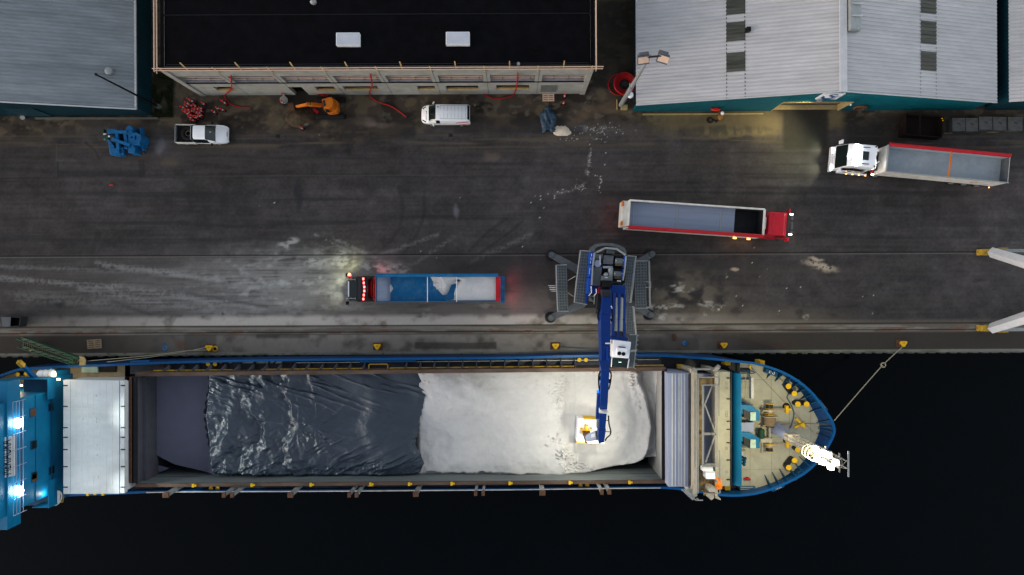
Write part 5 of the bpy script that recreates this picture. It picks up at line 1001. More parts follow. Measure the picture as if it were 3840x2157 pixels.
rail(f, [(2212,944),(2174,941),(2166,1000),(2159,1058),(2151,1133),(2196,1141)], z1)
for q in ([(2348,962),(2378,964),(2373,1019),(2345,1017)], [(2345,1021),(2372,1023),(2367,1076),(2336,1074)], [(2336,1078),(2367,1080),(2360,1133),(2349,1131)]): f, p = deck(q, z1)
rail(f, [(2348,961),(2379,963),(2372,1020),(2367,1078),(2360,1134)], z1)
mb = MB(); mb.tube([P(2130,1052,2.3), P(2158,1036,3.4)], .04); mb.tube([P(2130,1098,2.3), P(2150,1112,3.4)], .04); build('stay', mb, M['galv'], cr)
# house
mb = MB(); mb.pprism([(2212,948),(2350,962),(2342,1064),(2322,1066),(2260,1075),(2200,1100)], 3.7, 2.9); build('house_deck', mb, M['black'], cr)
def hb(q, zt, zb, mm, name='engine_cover', bev=.05):
    mb = MB(); mb.pprism(q, zt, zb); return build(name, mb, M[mm], cr, bevel=bev)
outer = [(2215,945),(2219,925),(2232,916),(2262,912),(2295,912),(2322,919),(2342,930),(2349,942),(2349,954)]
inner = [(2230,945),(2232,932),(2242,926),(2266,922),(2292,923),(2316,930),(2332,938),(2340,946),(2340,954)]
mb = MB(); za, zb_ = 4.7, 2.6; A = [P(a,b,za) for a, b in outer]; B = [P(a,b,za) for a, b in inner]
mb.strip(A, B); mb.strip(A, [Vector((p.x,p.y,zb_)) for p in A]); mb.strip(B, [Vector((p.x,p.y,zb_)) for p in B]); mb.quad(A[0],B[0],Vector((B[0].x,B[0].y,zb_)),Vector((A[0].x,A[0].y,zb_))); mb.quad(A[-1],B[-1],Vector((B[-1].x,B[-1].y,zb_)),Vector((A[-1].x,A[-1].y,zb_))); build('counterweight', mb, M['grey_steel'], cr)
mb = MB(); mb.tube([P(2235,946,5.2), P(2271,929,5.2), P(2313,933,5.2), P(2347,956,5.2)], .07); mb.tube([P(2238,948,4.8), P(2271,932,4.8), P(2313,936,4.8), P(2345,959,4.8)], .05); build('hand_rail', mb, M['galv'], cr)
for q in ([(2212,946),(2226,947),(2222,991),(2209,991)], [(2209,993),(2222,993),(2218,1039),(2206,1039)], [(2206,1041),(2218,1041),(2212,1100),(2201,1102)]): hb(q, 4.9, 3.2, 'crane_blue2', 'side_panel')
mb = MB()
for px, y0, y1 in ((2218,951,962),(2216,966,976),(2214,980,988)): mb.pbox(px-.6, y0, px+.9, y1, 4.915, 4.9)
for j in range(8): mb.pbox(2211.5-j*.3, 1005+3*j, 2213.5-j*.3, 1007+3*j, 4.915, 4.9)
build('panel_mark', mb, M['sign_white'], cr)
mb = MB(); mb.tube([P(2228,948,5.6), P(2222,1000,5.6), P(2218,1070,5.6)], .05); mb.tube([P(2232,948,5.2), P(2224,1000,5.2), P(2221,1070,5.2)], .04); build('hand_rail', mb, M['galv'], cr)
f = hb([(2231,950),(2262,953),(2260,1000),(2228,998)], 4.2, 3.2, 'dark_steel'); mb = MB()
for j in range(11): mb.pprism([(2233+2.6*j,953),(2234.4+2.6*j,953),(2233.6+2.6*j,970),(2232.2+2.6*j,970)], 4.28, 4.2)
build('grille', mb, M['galv'], f); mb = MB(); mb.pprism([(2231,971),(2260,973),(2259,980),(2230,979)], 4.26, 4.2); build('duct', mb, M['grey_steel'], f); mb = MB(); v = P(2241,989,4.5); mb.cyl((v.x,v.y,4.2), v, .36, .34, 18); mb.cyl((v.x,v.y,4.5), (v.x,v.y,4.53), .33, .3, 18); build('air_filter', mb, M['pale_blue_and_shade'], f, smooth=True); mb = MB(); v = P(2250,993,4.5); mb.tube([v, v+Vector((0,.9,0))], .05); build('pipe', mb, M['white_frame'], f)
hb([(2224,1001),(2258,1001),(2251,1072),(2217,1072)], 4.4, 3.2, 'grey_steel')
hb([(2266,956),(2302,959),(2299,992),(2262,990)], 4.6, 3.2, 'grey_steel'); hb([(2274,935),(2306,940),(2304,954),(2273,951)], 4.4, 3.2, 'grey_steel', 'tank')
mb = MB(); mb.pprism([(2254,998),(2300,996),(2299,1007),(2255,1005)], 4.3, 4.2); f = build('cross_walk', mb, M['crane_blue'], cr); mb = MB()
for j in range(12): mb.pprism([(2262+3*j,998),(2263.4+3*j,998),(2263+3*j,1006),(2261.6+3*j,1006)], 4.36, 4.3)
build('grille', mb, M['white_frame'], f)
mb = MB(); v = P(2291,1016,4.6); mb.cyl((v.x,v.y-.5,4.4), (v.x,v.y+.3,4.4), .26, n=14); mb.ball(P(2272,1031,4.5), (.25,.25,.3), 10, 6); build('exhaust', mb, M['galv'], cr, smooth=True)
hb([(2256,1034),(2298,1036),(2297,1054),(2254,1052)], 4.8, 3.2, 'grating', 'tank'); mb = MB(); mb.pprism([(2269,1040),(2279,1040),(2279,1043),(2269,1043)], 4.83, 4.8); build('plate', mb, M['sign_white'], cr)
for yo, a in ((0, 0), (49, -5)):
    hb([(2307+a,958+yo),(2340+a,960+yo),(2338+a,1000+yo),(2304+a,998+yo)], 4.1, 3.2, 'dark_steel'); f = hb([(2309+a,968+yo),(2340+a,970+yo),(2338+a,990+yo),(2307+a,988+yo)], 4.7, 3.4, 'grating')
    for b in (2309, 2338): mb = MB(); mb.pbox(b+a, 976+yo, b+a+3, 978+yo, 4.8, 4.7); build('handle', mb, M['white_frame'], f)
    mb = MB(); mb.pprism([(2309+a,990+yo),(2336+a,991+yo),(2335+a,997+yo),(2308+a,996+yo)], 4.5, 4.1); build('grille', mb, M['walk_rust'], f)
for q in ([(2342,960),(2348,961),(2344,1004),(2338,1004)], [(2338,1008),(2343,1008),(2338,1050),(2332,1050)]): hb(q, 4.9, 3.2, 'crane_blue2', 'side_panel')
mb = MB(); mb.tube([P(2349,960,5.5), P(2344,1010,5.5), P(2337,1052,5.5)], .05); mb.tube([P(2347,960,5.1), P(2342,1010,5.1), P(2335,1052,5.1)], .04); build('hand_rail', mb, M['galv'], cr)
hb([(2294,1052),(2330,1055),(2328,1066),(2292,1064)], 4.3, 3.3, 'dark_steel'); mb = MB(); mb.pprism([(2315,1051),(2329,1052),(2328,1057),(2314,1056)], 4.4, 4.32); build('plate', mb, M['sign_white'], cr)
hb([(2202,1072),(2248,1073),(2236,1100),(2206,1104)], 4.2, 2.6, 'crane_blue', 'front_deck'); mb = MB(); mb.tube([P(2217,1074,5), P(2218,1098,5), P(2207,1110,5)], .05); mb.tube([P(2236,1083,5), P(2237,1098,5), P(2228,1110,5)], .05); build('hand_rail', mb, M['white_frame'], cr)
mb = MB()
for j in range(7): mb.pprism([(2208,1108+4.6*j),(2229,1111+4.6*j),(2228,1113.5+4.6*j),(2207,1110.5+4.6*j)], 3.3-.28*j, 3.22-.28*j)
build('step', mb, M['galv'], cr); mb = MB(); mb.tube([P(2229,1106,4.6), P(2228,1140,2.6)], .05); build('hand_rail', mb, M['galv'], cr)
hb([(2199,1085),(2208,1100),(2201,1136),(2195,1136)], 4.0, 3.2, 'crane_blue', 'side_panel')
# black hose bundle between house and boom
mb = MB()
for j in range(9): mb.tube(smooth_path([P(2258+4.2*j,1054,4.7), P(2260+3.6*j,1070,6.2), P(2256+3.6*j,1085,5.8), P(2262+3*j,1102,5.4)], 4), .07, 6)
build('hydraulic_hose', mb, M['rubber'], cr, smooth='all')
# boom: cheeks, main boom, stick
E = P(2276,1268,13.4)                               # elbow region high over the quay edge
p0 = P(2272,1092,5.0); pm = P(2266,1200,9.6); pe = P(2268,1372,14.6)
mb = MB(); mb.bar(p0, pm, .9, 1.2, .86, 1.25); mb.bar(pm, pe, .86, 1.25, .72, .85); build('main_boom', mb, M['crane_blue'], cr, bevel=.05)
mb = MB(); mb.bar(P(2261,1150,7.6), P(2261,1380,15.3), .09); mb.bar(P(2276,1150,7.9), P(2276,1370,15.4), .12, .14); mb.bar(P(2284,1180,8.6), P(2281,1370,15.2), .09); build('boom_pipe', mb, M['crane_blue2'], cr)
mb = MB()
for j in range(26): a = P(2264-.05*j, 1215, 10.6).lerp(P(2260,1385,15.4), j/26); b = P(2264,1215,10.6).lerp(P(2260,1385,15.4), (j+.62+.2*math.sin(j*3))/26); mb.bar(a, b, .07)  # broken white bars paint glints along the boom
build('painted_glint', mb, M['white_paint'], cr)
mb = MB(); mb.bar(P(2246,1110,6.0), P(2243,1170,8.2), .36, .5); mb.bar(P(2252,1105,6.2), P(2250,1165,8.2), .16, .3); build('lift_cylinder', mb, M['dark_steel'], cr); mb = MB(); mb.bar(P(2248,1078,4.8), P(2244,1112,5.8), .16, .2); build('boom_guard', mb, M['red'], cr)
mb = MB(); mb.pprism([(2256,1086),(2290,1087),(2289,1120),(2257,1119)], 7.3, 6.0); build('boom_foot', mb, M['dark_steel'], cr, bevel=.05)
mb = MB(); mb.torus(P(2260,1155,8.4), .22, .06, 12, 6, (1,0,.3)); mb.torus(P(2292,1158,8.4), .22, .06, 12, 6, (1,0,.3)); mb.bar(P(2270,1288,13.3), P(2292,1288,13.3), .1); build('pipe_clamp', mb, M['white_frame'], cr)
mb = MB(); mb.tube(smooth_path([P(2294,1160,8.6), P(2297,1185,9.4), P(2295,1205,9.9), P(2290,1196,9.8)]), .07); mb.tube(smooth_path([P(2246,1160,8.2), P(2242,1190,9), P(2248,1202,9.6), P(2254,1190,9.6)]), .07); build('hydraulic_hose', mb, M['rubber'], cr, smooth='all')
ps = P(2267,1366,15.4); pt_ = P(2256,1600,9.0); pn = P(2252,1652,7.4)
mb = MB(); mb.bar(ps, P(2262,1500,11.8), .68, .85, .64, .85); mb.bar(P(2262,1500,11.8), pt_, .64, .85, .58, .7); mb.bar(pt_, pn, .66, .8, .56, .6); build('stick', mb, M['crane_blue'], cr, bevel=.04)
mb = MB(); mb.bar(P(2262,1530,11.4), P(2261,1534,11.3), .72, .95); mb.pprism([(2253,1591),(2272,1592),(2272,1597),(2255,1596)], 9.66, 9.6); build('stick_band', mb, M['hatch_white'], cr)
mb = MB(); mb.bar(P(2246,1472,12.6), P(2240,1566,10.2), .3, .3); mb.cyl(P(2246,1468,12.7), P(2248,1478,12.5), .2); f = build('bucket_cylinder', mb, M['crane_blue'], cr); mb = MB(); mb.cyl(P(2240,1566,10.2), P(2239,1602,9.2), .1); build('rod', mb, M['galv'], f)
for pts in ([P(2254,1390,15.2), P(2246,1405,14.7), P(2245,1440,13.6), P(2249,1468,12.7)], [P(2285,1390,15.2), P(2292,1404,14.7), P(2288,1440,13.6), P(2283,1460,12.9)], [P(2258,1400,15), P(2264,1440,13.8), P(2268,1462,13.2)], [P(2282,1560,10.6), P(2284,1590,9.9), P(2290,1615,9.2), P(2288,1630,8.6), P(2276,1642,8.0), P(2270,1652,7.6)]):
    mb = MB(); mb.tube(smooth_path(pts), .065); build('hydraulic_hose', mb, M['rubber'], cr, smooth='all')
mb = MB(); mb.bar(P(2246,1576,10.1), P(2284,1577,10.1), .06); mb.bar(P(2262,1618,8.9), P(2288,1620,8.9), .06); build('hose_bracket', mb, M['dark_steel'], cr)
mb = MB(); mb.slab([P(2199,1636,7.4), P(2235,1617,7.4), P(2256,1618,7.4), P(2258,1652,7.4), P(2205,1658,7.4), P(2196,1648,7.4)], (0,0,-1), .5); f = build('grab_link', mb, M['pale_blue_and_shade'], cr, bevel=.04); mb = MB()
for i in range(4):
    for j in range(4): v = P(2219+3.4*i, 1631+3.2*j-.9*i, 7.45); mb.box(v.x-.045, v.x+.045, v.y-.03, v.y+.03, 7.401, 7.42)
build('link_mark', mb, M['sign_white'], f); mb = MB(); mb.cyl(P(2237,1617,7.5), P(2241,1648,7.5), .12); build('pin', mb, M['dark_steel'], f); mb = MB(); mb.torus(P(2195,1651,6.8), .28, .05, 14, 6, (1,.3,0)); build('pin', mb, M['dark_steel'], f)
mb = MB(); mb.obox(P(2236,1657,7.2), (1.4,.22,.14)); l_ = build('work_lamp', mb, M['lamp_white'], cr); spot(l_, P(2222,1664,7.0), P(2165,1700,1.5), 500, (1,.95,.76), 150, .9, .2); 
for a, b, w in ((P(2253,1420,14.2), P(2130,1480,1.5), 1500), (P(2251,1500,11.6), P(2120,1560,1.5), 800), (P(2290,1430,13.6), P(2330,1560,1.5), 260)):
    mb = MB(); mb.obox(a+Vector((-.1,0,-.1)), (.25,.3,.22)); l_ = build('work_lamp', mb, M['dark_steel'], cr); spot(l_, a+Vector((-.25 if w > 200 else .25,0,-.25)), b, w, (1,.95,.74), 115, 1.0, .25)
# cab lift arm and raised cab
zc0, zc1 = 5.2, 8.8
mb = MB(); mb.pprism([(2292,1068),(2347,1071),(2346,1108),(2294,1102)], 5.5, 4.3); build('arm_bearing', mb, M['crane_blue'], cr, bevel=.08)
mb = MB()
for a, b, c, d in ((2302,2300,1104,1274),(2320,2317,1106,1274),(2341,2338,1108,1278)): mb.bar(P(a,c,zc0+.1), P(b,d,zc1), .34 if a != 2341 else .26, .5)
for py, t in ((1124,.12),(1205,.6),(1272,.98)): mb.bar(P(2298,py,zc0+(zc1-zc0)*t), P(2344,py+2,zc0+(zc1-zc0)*t), .5, .5)
build('cab_arm', mb, M['crane_blue'], cr, bevel=.04)
mb = MB()
for a, b in ((2311,2309),(2331,2327)): mb.cyl(P(a,1120,5.7), P(b,1246,8.4), .2, n=12); 
f = build('arm_cylinder', mb, M['galv'], cr, smooth=True); mb = MB()
for a, b in ((2309,2309),(2327,2326)): mb.cyl(P(a,1244,8.4), P(b,1268,8.9), .1)
mb.tube([P(2322,1150,6.3), P(2321,1200,7.3)], .05); build('rod', mb, M['dark_steel'], f)
f, p = deck([(2348,1152),(2370,1152),(2376,1248),(2350,1250)], 4.0); rail(f, [(2371,1150),(2380,1254)], 4.0)
mb = MB(); mb.pprism([(2291,1263),(2356,1267),(2356,1279),(2291,1276)], 9.6, 8.6); build('arm_head', mb, M['crane_blue'], cr, bevel=.06)
cab = cr                                            # the cab is bolted to the crane: its pieces are the crane's parts
zt_ = 10.2
mb = MB(); mb.pprism([(2301,1275),(2367,1283),(2359,1345),(2295,1340)], zt_, zt_-2.5); build('cab_body', mb, M['white_paint'], cab, bevel=.05)
mb = MB(); mb.pprism([(2295,1341),(2358,1347),(2353,1381),(2292,1376)], zt_-.12, zt_-2.6); build('windscreen', mb, M['glass'], cab, bevel=.04); mb = MB(); mb.bar(P(2359,1347,zt_), P(2353,1381,zt_), .07); mb.bar(P(2295,1340,zt_), P(2292,1376,zt_), .05); build('pillar', mb, M['white_paint'], cab)
mb = MB(); mb.pprism([(2315,1303),(2350,1307),(2347,1338),(2311,1334)], zt_+.35, zt_); f = build('cooling_unit', mb, M['white_paint'], cab, bevel=.04)
for px, py in ((2322.5,1325.5),(2338,1327.5)): mb = MB(); v = P(px, py, zt_+.35); mb.cyl((v.x,v.y,zt_+.3), (v.x,v.y,zt_+.37), .17, n=20); build('fan', mb, M['black'], f)
mb = MB(); mb.pprism([(2321,1299),(2346,1302),(2345,1306),(2320,1303)], zt_+.2, zt_+.05); build('intake', mb, M['grey_steel'], f); mb = MB(); mb.pprism([(2293,1274),(2300,1274),(2296,1290),(2291,1288)], zt_-.4, zt_-.5); build('step_plate', mb, M['cream'], cab)
mb = MB(); v = P(2325,1359,zt_-.1); mb.box(v.x-.12, v.x+.12, v.y-.03, v.y+.03, zt_-.118, zt_-.10); build('screen_glow', mb, M['lamp_green'], cab)
cz = zt_-1.6; mb = MB(); p = [P(a,b,cz) for a, b in ((2362,1254),(2388,1256),(2376,1378),(2354,1376))]; mb.slab(p, (0,0,-1), .05); f = build('side_walkway', mb, M['grating_gap'], cab); mb = MB()
for i in range(40): t = i/39; mb.bar(p[0].lerp(p[3],t)+Vector((0,0,.02)), p[1].lerp(p[2],t)+Vector((0,0,.02)), .05, .04)
build('grating', mb, M['grating'], f); mb = MB()
for o_ in (0, .5): mb.tube([P(2362,1255,cz+.5+o_), P(2389,1257,cz+.5+o_), P(2377,1379,cz+.5+o_), P(2354,1377,cz+.5+o_)], .045)
for i in range(8): v = p[1].lerp(p[2], i/7); mb.tube([v, v+Vector((0,0,1))], .035)
mb.bar(P(2362,1317,zt_), P(2387,1314,zt_), .16); build('hand_rail', mb, M['galv'], cab)
# grab resting on the cargo
gb = thing('grab_bucket', 'white topped clamshell grab with yellow linkage lying on the cargo', 'grab', P(2200,1615,1)); z = 3.3
mb = MB(); mb.pprism([(2168,1570),(2203,1571),(2201,1660),(2162,1658)], z, z-1.7); build('shell', mb, M['white_paint'], gb, bevel=.05); mb = MB(); mb.pprism([(2204,1571),(2240,1574),(2237,1663),(2202,1660)], z, z-1.7); build('shell', mb, M['white_paint'], gb, bevel=.05)
mb = MB(); mb.pprism([(2190,1570),(2240,1573),(2240,1576),(2190,1573)], z+.08, z-1.6); mb.pprism([(2161,1659),(2238,1663),(2238,1666),(2161,1662)], z+.05, z-1.6); build('shell_edge', mb, M['yellow'], gb)
mb = MB(); mb.pbox(2197, 1599, 2205, 1618, z+1.3, z); mb.pbox(2178, 1610, 2186, 1616, z+.8, z); mb.pbox(2216, 1609, 2223, 1616, z+.8, z); mb.bar(P(2182,1612,z+.7), P(2222,1612,z+.7), .18); mb.pbox(2183, 1623, 2192, 1627, z+.7, z); build('linkage', mb, M['yellow'], gb, bevel=.03)
mb = MB(); mb.pbox(2190, 1620, 2214, 1636, z+1.2, z); mb.cyl(P(2196,1628,z+.8), P(2206,1645,z+2.6), .3); build('rotator', mb, M['rust'], gb, bevel=.05)
# ================================================================== LORRIES, VANS, MACHINES
def wheel(parent, x, y, r=.5, w=.32):
    mb = MB(); mb.cyl((x,y-w/2,r), (x,y+w/2,r), r, n=20); f = build('wheel', mb, M['rubber'], parent, bevel=.04); mb = MB(); s = 1 if y > 0 else -1; mb.cyl((x,y+s*w/2-.02*s,r), (x,y+s*(w/2+.02),r), r*.5, n=14); build('rim', mb, M['galv'], f)
def lorry(name, label, cat, at, yaw, L, cab_mat, side_a, side_b, inner, floor_z=1.35, top=3.45, cab_len=2.35, gap=.75, w=2.55, cab_top=3.5, head='lamp_white', roll=None, wall=.07):
    """articulated tipper lorry; local +x is forward, the cab front stands at x = 0; side_a is its left (+y)"""
    t = thing(name, label, cat, (0,0,0), 'articulated tipper lorries'); h = w/2; xf = -cab_len-gap; xb = xf-L
    prof = [(-cab_len,.95),(0-.02,.95),(.02,1.6),(-.45,cab_top-.3),(-.8,cab_top),(-cab_len,cab_top)]; zt_w = cab_top-.34
    mb = MB(); n = len(prof); vs = []
    for s, sc in ((-1,1),(1,1)):
        for x, z in prof: vs.append((x, s*(h-.08-(.12 if z > 3 else 0)), z))
    mb.add(vs, [tuple(range(n-1,-1,-1)), tuple(range(n,2*n))]+[(i,(i+1)%n,n+(i+1)%n,n+i) for i in range(n)]); cabo = build('cab', mb, M[cab_mat], t, bevel=.09)
    mb = MB(); mb.slab([(-.02,-h+.2,1.72), (-.02,h-.2,1.72), (-.45,h-.26,zt_w), (-.45,-h+.26,zt_w)], (1,0,.25), .07); build('windscreen', mb, M['glass'], cabo)
    for s in (-1, 1):
        mb = MB(); mb.box(-1.25, -.4, s*(h-.08)-.02*(s<0), s*(h-.08)+.02*(s>0), 1.9, 2.7); build('side_window', mb, M['glass'], cabo)
        mb = MB(); mb.obox((-.1, s*(h+.12), 2.4), (.16,.34,.75)); mb.bar((-.2,s*(h-.1),2.6), (-.1,s*(h+.1),2.6), .06); build('mirror', mb, M[cab_mat if cab_mat != 'truck_black' else 'black'], t, bevel=.04)
        mb = MB(); mb.box(.0, .09, s*(h-.42)-.22, s*(h-.42)+.22, .75, 1.0); lp = build('headlight', mb, M[head], t)
        mb = MB(); mb.box(xb-.06, xb-.01, s*(h-.4)-.28, s*(h-.4)+.28, .9, 1.06); build('tail_light', mb, M['lamp_red'], t)
        mb = MB(); mb.box(-cab_len-.3, -cab_len, s*h-.16, s*h+.16, .7, 1.05) if False else mb.box(-cab_len-.5, -.7, s*h-.1*(s>0), s*h+.1*(s<0), .45, .95); build('side_skirt', mb, M[cab_mat], t)
    mb = MB(); mb.box(-.06, .12, -h+.04, h-.04, .4, .95); build('bumper', mb, M[cab_mat], t, bevel=.04)
    mb = MB(); mb.box(-5.9, -cab_len+.1, -.45, .45, .6, .95); mb.box(xb+.1, xf-.1, -.5, .5, 1.0, 1.25); mb.box(-cab_len-gap+.05, -cab_len-.02, -h+.35, h-.35, .95, 1.9); build('chassis', mb, M['dark_steel'], t)
    for x in (-1.4, -4.7): 
        for s in (-1, 1): wheel(t, x, s*(h-.2))
    for k in range(3):
        for s in (-1, 1): wheel(t, xb+1.1+1.31*k, s*(h-.2))
    for s, mm in ((1, side_a), (-1, side_b)):
        mb = MB(); mb.box(xb, xf, s*h-wall*(s>0), s*h+wall*(s<0), 1.2, top); build('trailer_side', mb, M[mm], t, bevel=.015)
    mb = MB(); mb.box(xf-wall, xf, -h+wall, h-wall, 1.2, top+.02); build('headboard', mb, M[side_a], t)
    mb = MB(); mb.box(xb, xb+wall, -h+wall, h-wall, 1.2, top-.05); build('tailgate', mb, M[side_a], t)
    mb = MB(); mb.box(xb+wall, xf-wall, -h+wall, h-wall, 1.15, floor_z); 
    for s in (-1, 1): mb.box(xb+wall, xf-wall, s*(h-wall)-.02*(s>0), s*(h-wall)+.02*(s<0), floor_z, top-.12)
    build('trailer_lining', mb, M[inner], t)
    if roll:
        mb = MB(); s = roll[0]; mb.cyl((xb+.1,s*(h+.05),top+.12), (xf-.1,s*(h+.05),top+.12), .17, n=10); mb.box(xb+.1, xf-.1, s*(h+.05)-.17, s*(h+.05)+.17, top-.05, top+.05); build('rolled_cover', mb, M[roll[1]], t, smooth=True)
    t['xf'], t['xb'] = xf, xb
    return t
def place(t, at, yaw):
    t.location = at; t.rotation_euler = (0,0,yaw)
    for k in ('xf','xb'):
        if k in t: del t[k]
def lamp_on(t, at, to, watts, col, deg=100, rad=.08): return spot(t, at, to, watts, col, deg, .9, rad)
# --- black tractor with blue trailer, standing under the dust
L_ = (P(1888,1085,3.45)-P(1424,1085,3.45)).length
t = lorry('tipper_lorry', 'black cabbed lorry with blue tipper trailer half filled with white cargo', 'lorry', 0, 0, L_, 'truck_black', 'trailer_blue', 'trailer_blue', 'trailer_blue', floor_z=2.5, roll=(-1, 'trailer_blue')); xf, xb = t['xf'], t['xb']; h = 1.275
for k, y in enumerate(np.linspace(-.98, .98, 6)): mb = MB(); mb.box(-2.0-.12*(1-abs(y)), -1.9-.12*(1-abs(y))+.05, y-.11, y+.11, 3.5, 3.58); build('roof_lamp', mb, M['lamp_red'], t)
glow(t, (-2.9,0,3.2), 12, (1,.05,.03), .3)
for y in (-.92, .92): mb = MB(); mb.bar((-.35,y,3.56), (-1.15,y,3.6), .05); mb.ball((-.35,y,3.57), .08); mb.bar((-1.15,y-.1,3.6), (-1.15,y+.1,3.6), .05); build('air_horn', mb, M['galv'], t)
mb = MB(); mb.box(-.52, -.42, -.75, .75, 3.42, 3.5); build('light_bar', mb, M['white_frame'], t); mb = MB(); mb.box(-1.3, -.6, -.8, .8, 3.505, 3.53); build('roof_hatch', mb, M['glass'], t)
mb = MB(); mb.slab([(-2.3,-1.0,3.05), (-2.3,1.0,3.05), (-1.4,1.0,3.62), (-1.4,-1.0,3.62)], (0,0,1), .05); build('air_deflector', mb, M['truck_black'], t)
mb = MB()
for a, b in (((xf+.7,-.7,2.0),(xf+.7,.7,2.0)), ((xf+.1,-1.1,2.8),(xf+.7,-.7,2.0)), ((xf+.1,1.1,2.8),(xf+.7,.7,2.0)), ((xf+.4,-.9,2.4),(xf+.4,.9,2.4)), ((xf+.1,-1.1,2.8),(xf+.1,1.1,2.8))): mb.bar(a, b, .1)
mb.box(xf+.15, xf+.65, -.65, .65, 1.5, 1.6); build('front_ladder', mb, M['red'], t); mb = MB(); mb.box(xf-.02, xf+.06, -h, h, 3.3, 3.5); build('headboard_trim', mb, M['post_red'], t)
mb = MB(); vs = [(xf-.1-i*.12, s*(h-.1), 2.5+.85*math.cos(i*math.pi/20)**.7) for s in (-1,1) for i in range(11)]; mb.strip(vs[:11], vs[11:]); build('front_curve', mb, M['floor_alu'], t, smooth='all')
mb = MB()
for f in (.42, .74): x = xf-L_*f if f < .5 else xf-L_*.655; mb.bar((x,-h,3.5), (x,h,3.5), .06)
build('cross_bar', mb, M['white_frame'], t)
mb = MB(); mb.box(xb-.5, xb-.1, -h+.02, h+.1, 1.0, 2.2); build('tail_plate', mb, M['trailer_blue'], t); mb = MB(); mb.box(xb-.1, xb+.35, -h+.05, h-.05, 3.3, 3.42); mb.bar((xb+.05,-.1,3.5), (xb+.05,.9,3.5), .05); build('tail_beam', mb, M['red'], t)
mb = MB(); mb.box(xb-.08, xb, -.6, -.0, 3.2, 3.3); build('tail_light', mb, M['lamp_red'], t); mb = MB(); mb.box(-.35, -.2, -h-.3, -h-.1, 2.2, 2.4); build('beacon', mb, M['lamp_amber'], t); mb = MB(); mb.box(-.6, -.3, -h-.16, -h, 2.95, 3.1); build('beacon', mb, M['lamp_red'], t)
lamp_on(t, (.15,.85,.9), (7,1.2,0), 90, (.95,1,.72)); lamp_on(t, (.15,-.85,.9), (6,-2.6,0), 120, (.95,1,.66), 130); lamp_on(t, (-.5,-h-.3,1.6), (.8,-h-2.4,0), 90, (1,.98,.45), 110)
for y in (-.9, .9): lamp_on(t, (xb-.6,y,1.0), (xb-3,y*1.2,0), 28, (1,.06,.1), 150)
lamp_on(t, (xf+.4,-h-.2,.9), (xf-1,-h-2.5,0), 22, (1,.2,.25), 150)
at = P(1297, 1084, 2.6); place(t, (at.x, at.y, 0), math.pi-.003)
X, Y = np.meshgrid(np.arange(xb+.1, xf-1.1, .07), np.arange(-h+.1, h-.09, .07)); u_ = (X-xb)/L_; ny = (fbm(X*1.2, Y*1.2, 111, 3)-.5)
Z = 2.2+.95*(1-sst(.40, .56, u_+.12*ny+.05*Y))+.08*ny; Z -= .95*np.exp(-(((u_-.385-.03*Y+.02*Y**2)/.035)**2))*(.5+.5*sst(.35,.5,fbm(X*1.5+3,Y*1.5,112)))*(np.abs(Y-.1) < 1.0); Z += .42*sst(.84, .92, u_+.1*ny)
s_ = grid_mesh('load', X, Y, Z, M['salt']); s_.location = t.location; s_.rotation_euler = t.rotation_euler; tag(s_, 'white bulk load heaped in the rear half of the blue tipper trailer', 'bulk load', kind='stuff'); s_.name = 'salt_load'
# --- red lorry driving right
L_ = 13.4-.2; t = lorry('tipper_lorry', 'red cabbed lorry with a long white and red tipper trailer driving right', 'lorry', 0, 0, 13.3, 'red_cab', 'white_dirty', 'red', 'floor_alu', cab_top=3.3, cab_len=2.3, gap=.5, w=2.6, head='lamp_warm', roll=(-1, 'red')); xf, xb = t['xf'], t['xb']
mb = MB(); mb.box(xb+.2, xf-2.7, -1.2, 1.2, 2.75, 2.8); f = build('floor_cover', mb, M['floor_alu'], t); mb = MB()
for k in range(3): mb.box(xb+.6+4.3*k, xb+.68+4.3*k, -1.2, 1.2, 2.8, 2.83)
build('rib', mb, M['galv'], f)
mb = MB(); mb.box(xf-2.7, xf-.1, -1.2, 1.2, 1.36, 1.4); mb.box(xf-.09, xf-.075, -1.2, 1.2, 1.4, 3.3); mb.box(xf-2.72, xf-.1, -1.205, -1.19, 1.4, 3.2); mb.box(xf-2.72, xf-.1, 1.19, 1.205, 1.4, 3.2); build('load_bay_shade', mb, M['dark_steel'], t)  # dark sheets paint the deep shade in the open front bay
mb = MB(); mb.box(xb-.05, xf+.03, -1.42, -1.3, 1.2, 2.9); build('side_board', mb, M['white_dirty'], t); mb = MB(); mb.bar((xb+.05,1.28,3.5), (xf-.05,1.28,3.5), .16); mb.bar((xf-.05,1.28,3.5), (xf-.05,-1.25,3.5), .22, .1); mb.bar((xb+.1,1.28,3.5), (xb+.1,-1.25,3.5), .14, .1); build('top_rim', mb, M['white_dirty'], t, bevel=.03)
mb = MB(); mb.box(xb-.55, xb+.02, -1.25, 1.25, 1.2, 3.1); build('rear_door', mb, M['white_dirty'], t, bevel=.05); mb = MB(); mb.box(xb-.57, xb-.4, .7, 1.2, 2.6, 3.14); mb.box(xb-.57, xb-.4, -1.2, -.8, 2.6, 3.14); build('rear_marker', mb, M['orange'], t)
mb = MB()
for a, b in (((xf+.05,-.55,3.2),(xf+.05,.55,3.2)), ((xf+.3,-.55,3.0),(xf+.3,.55,3.0)), ((xf+.05,.55,3.2),(xf+.3,.55,3.0)), ((xf+.05,0,3.2),(xf+.3,0,3.0)), ((xf+.05,-.55,3.2),(xf+.3,-.55,3.0))): mb.bar(a, b, .07)
build('front_ladder', mb, M['white_frame'], t); mb = MB()
for k in range(4): mb.box(xb+1.5+3.6*k, xb+2.0+3.6*k, -1.5, -1.35, 3.5, 3.64)
build('cover_strap', mb, M['galv'], t)
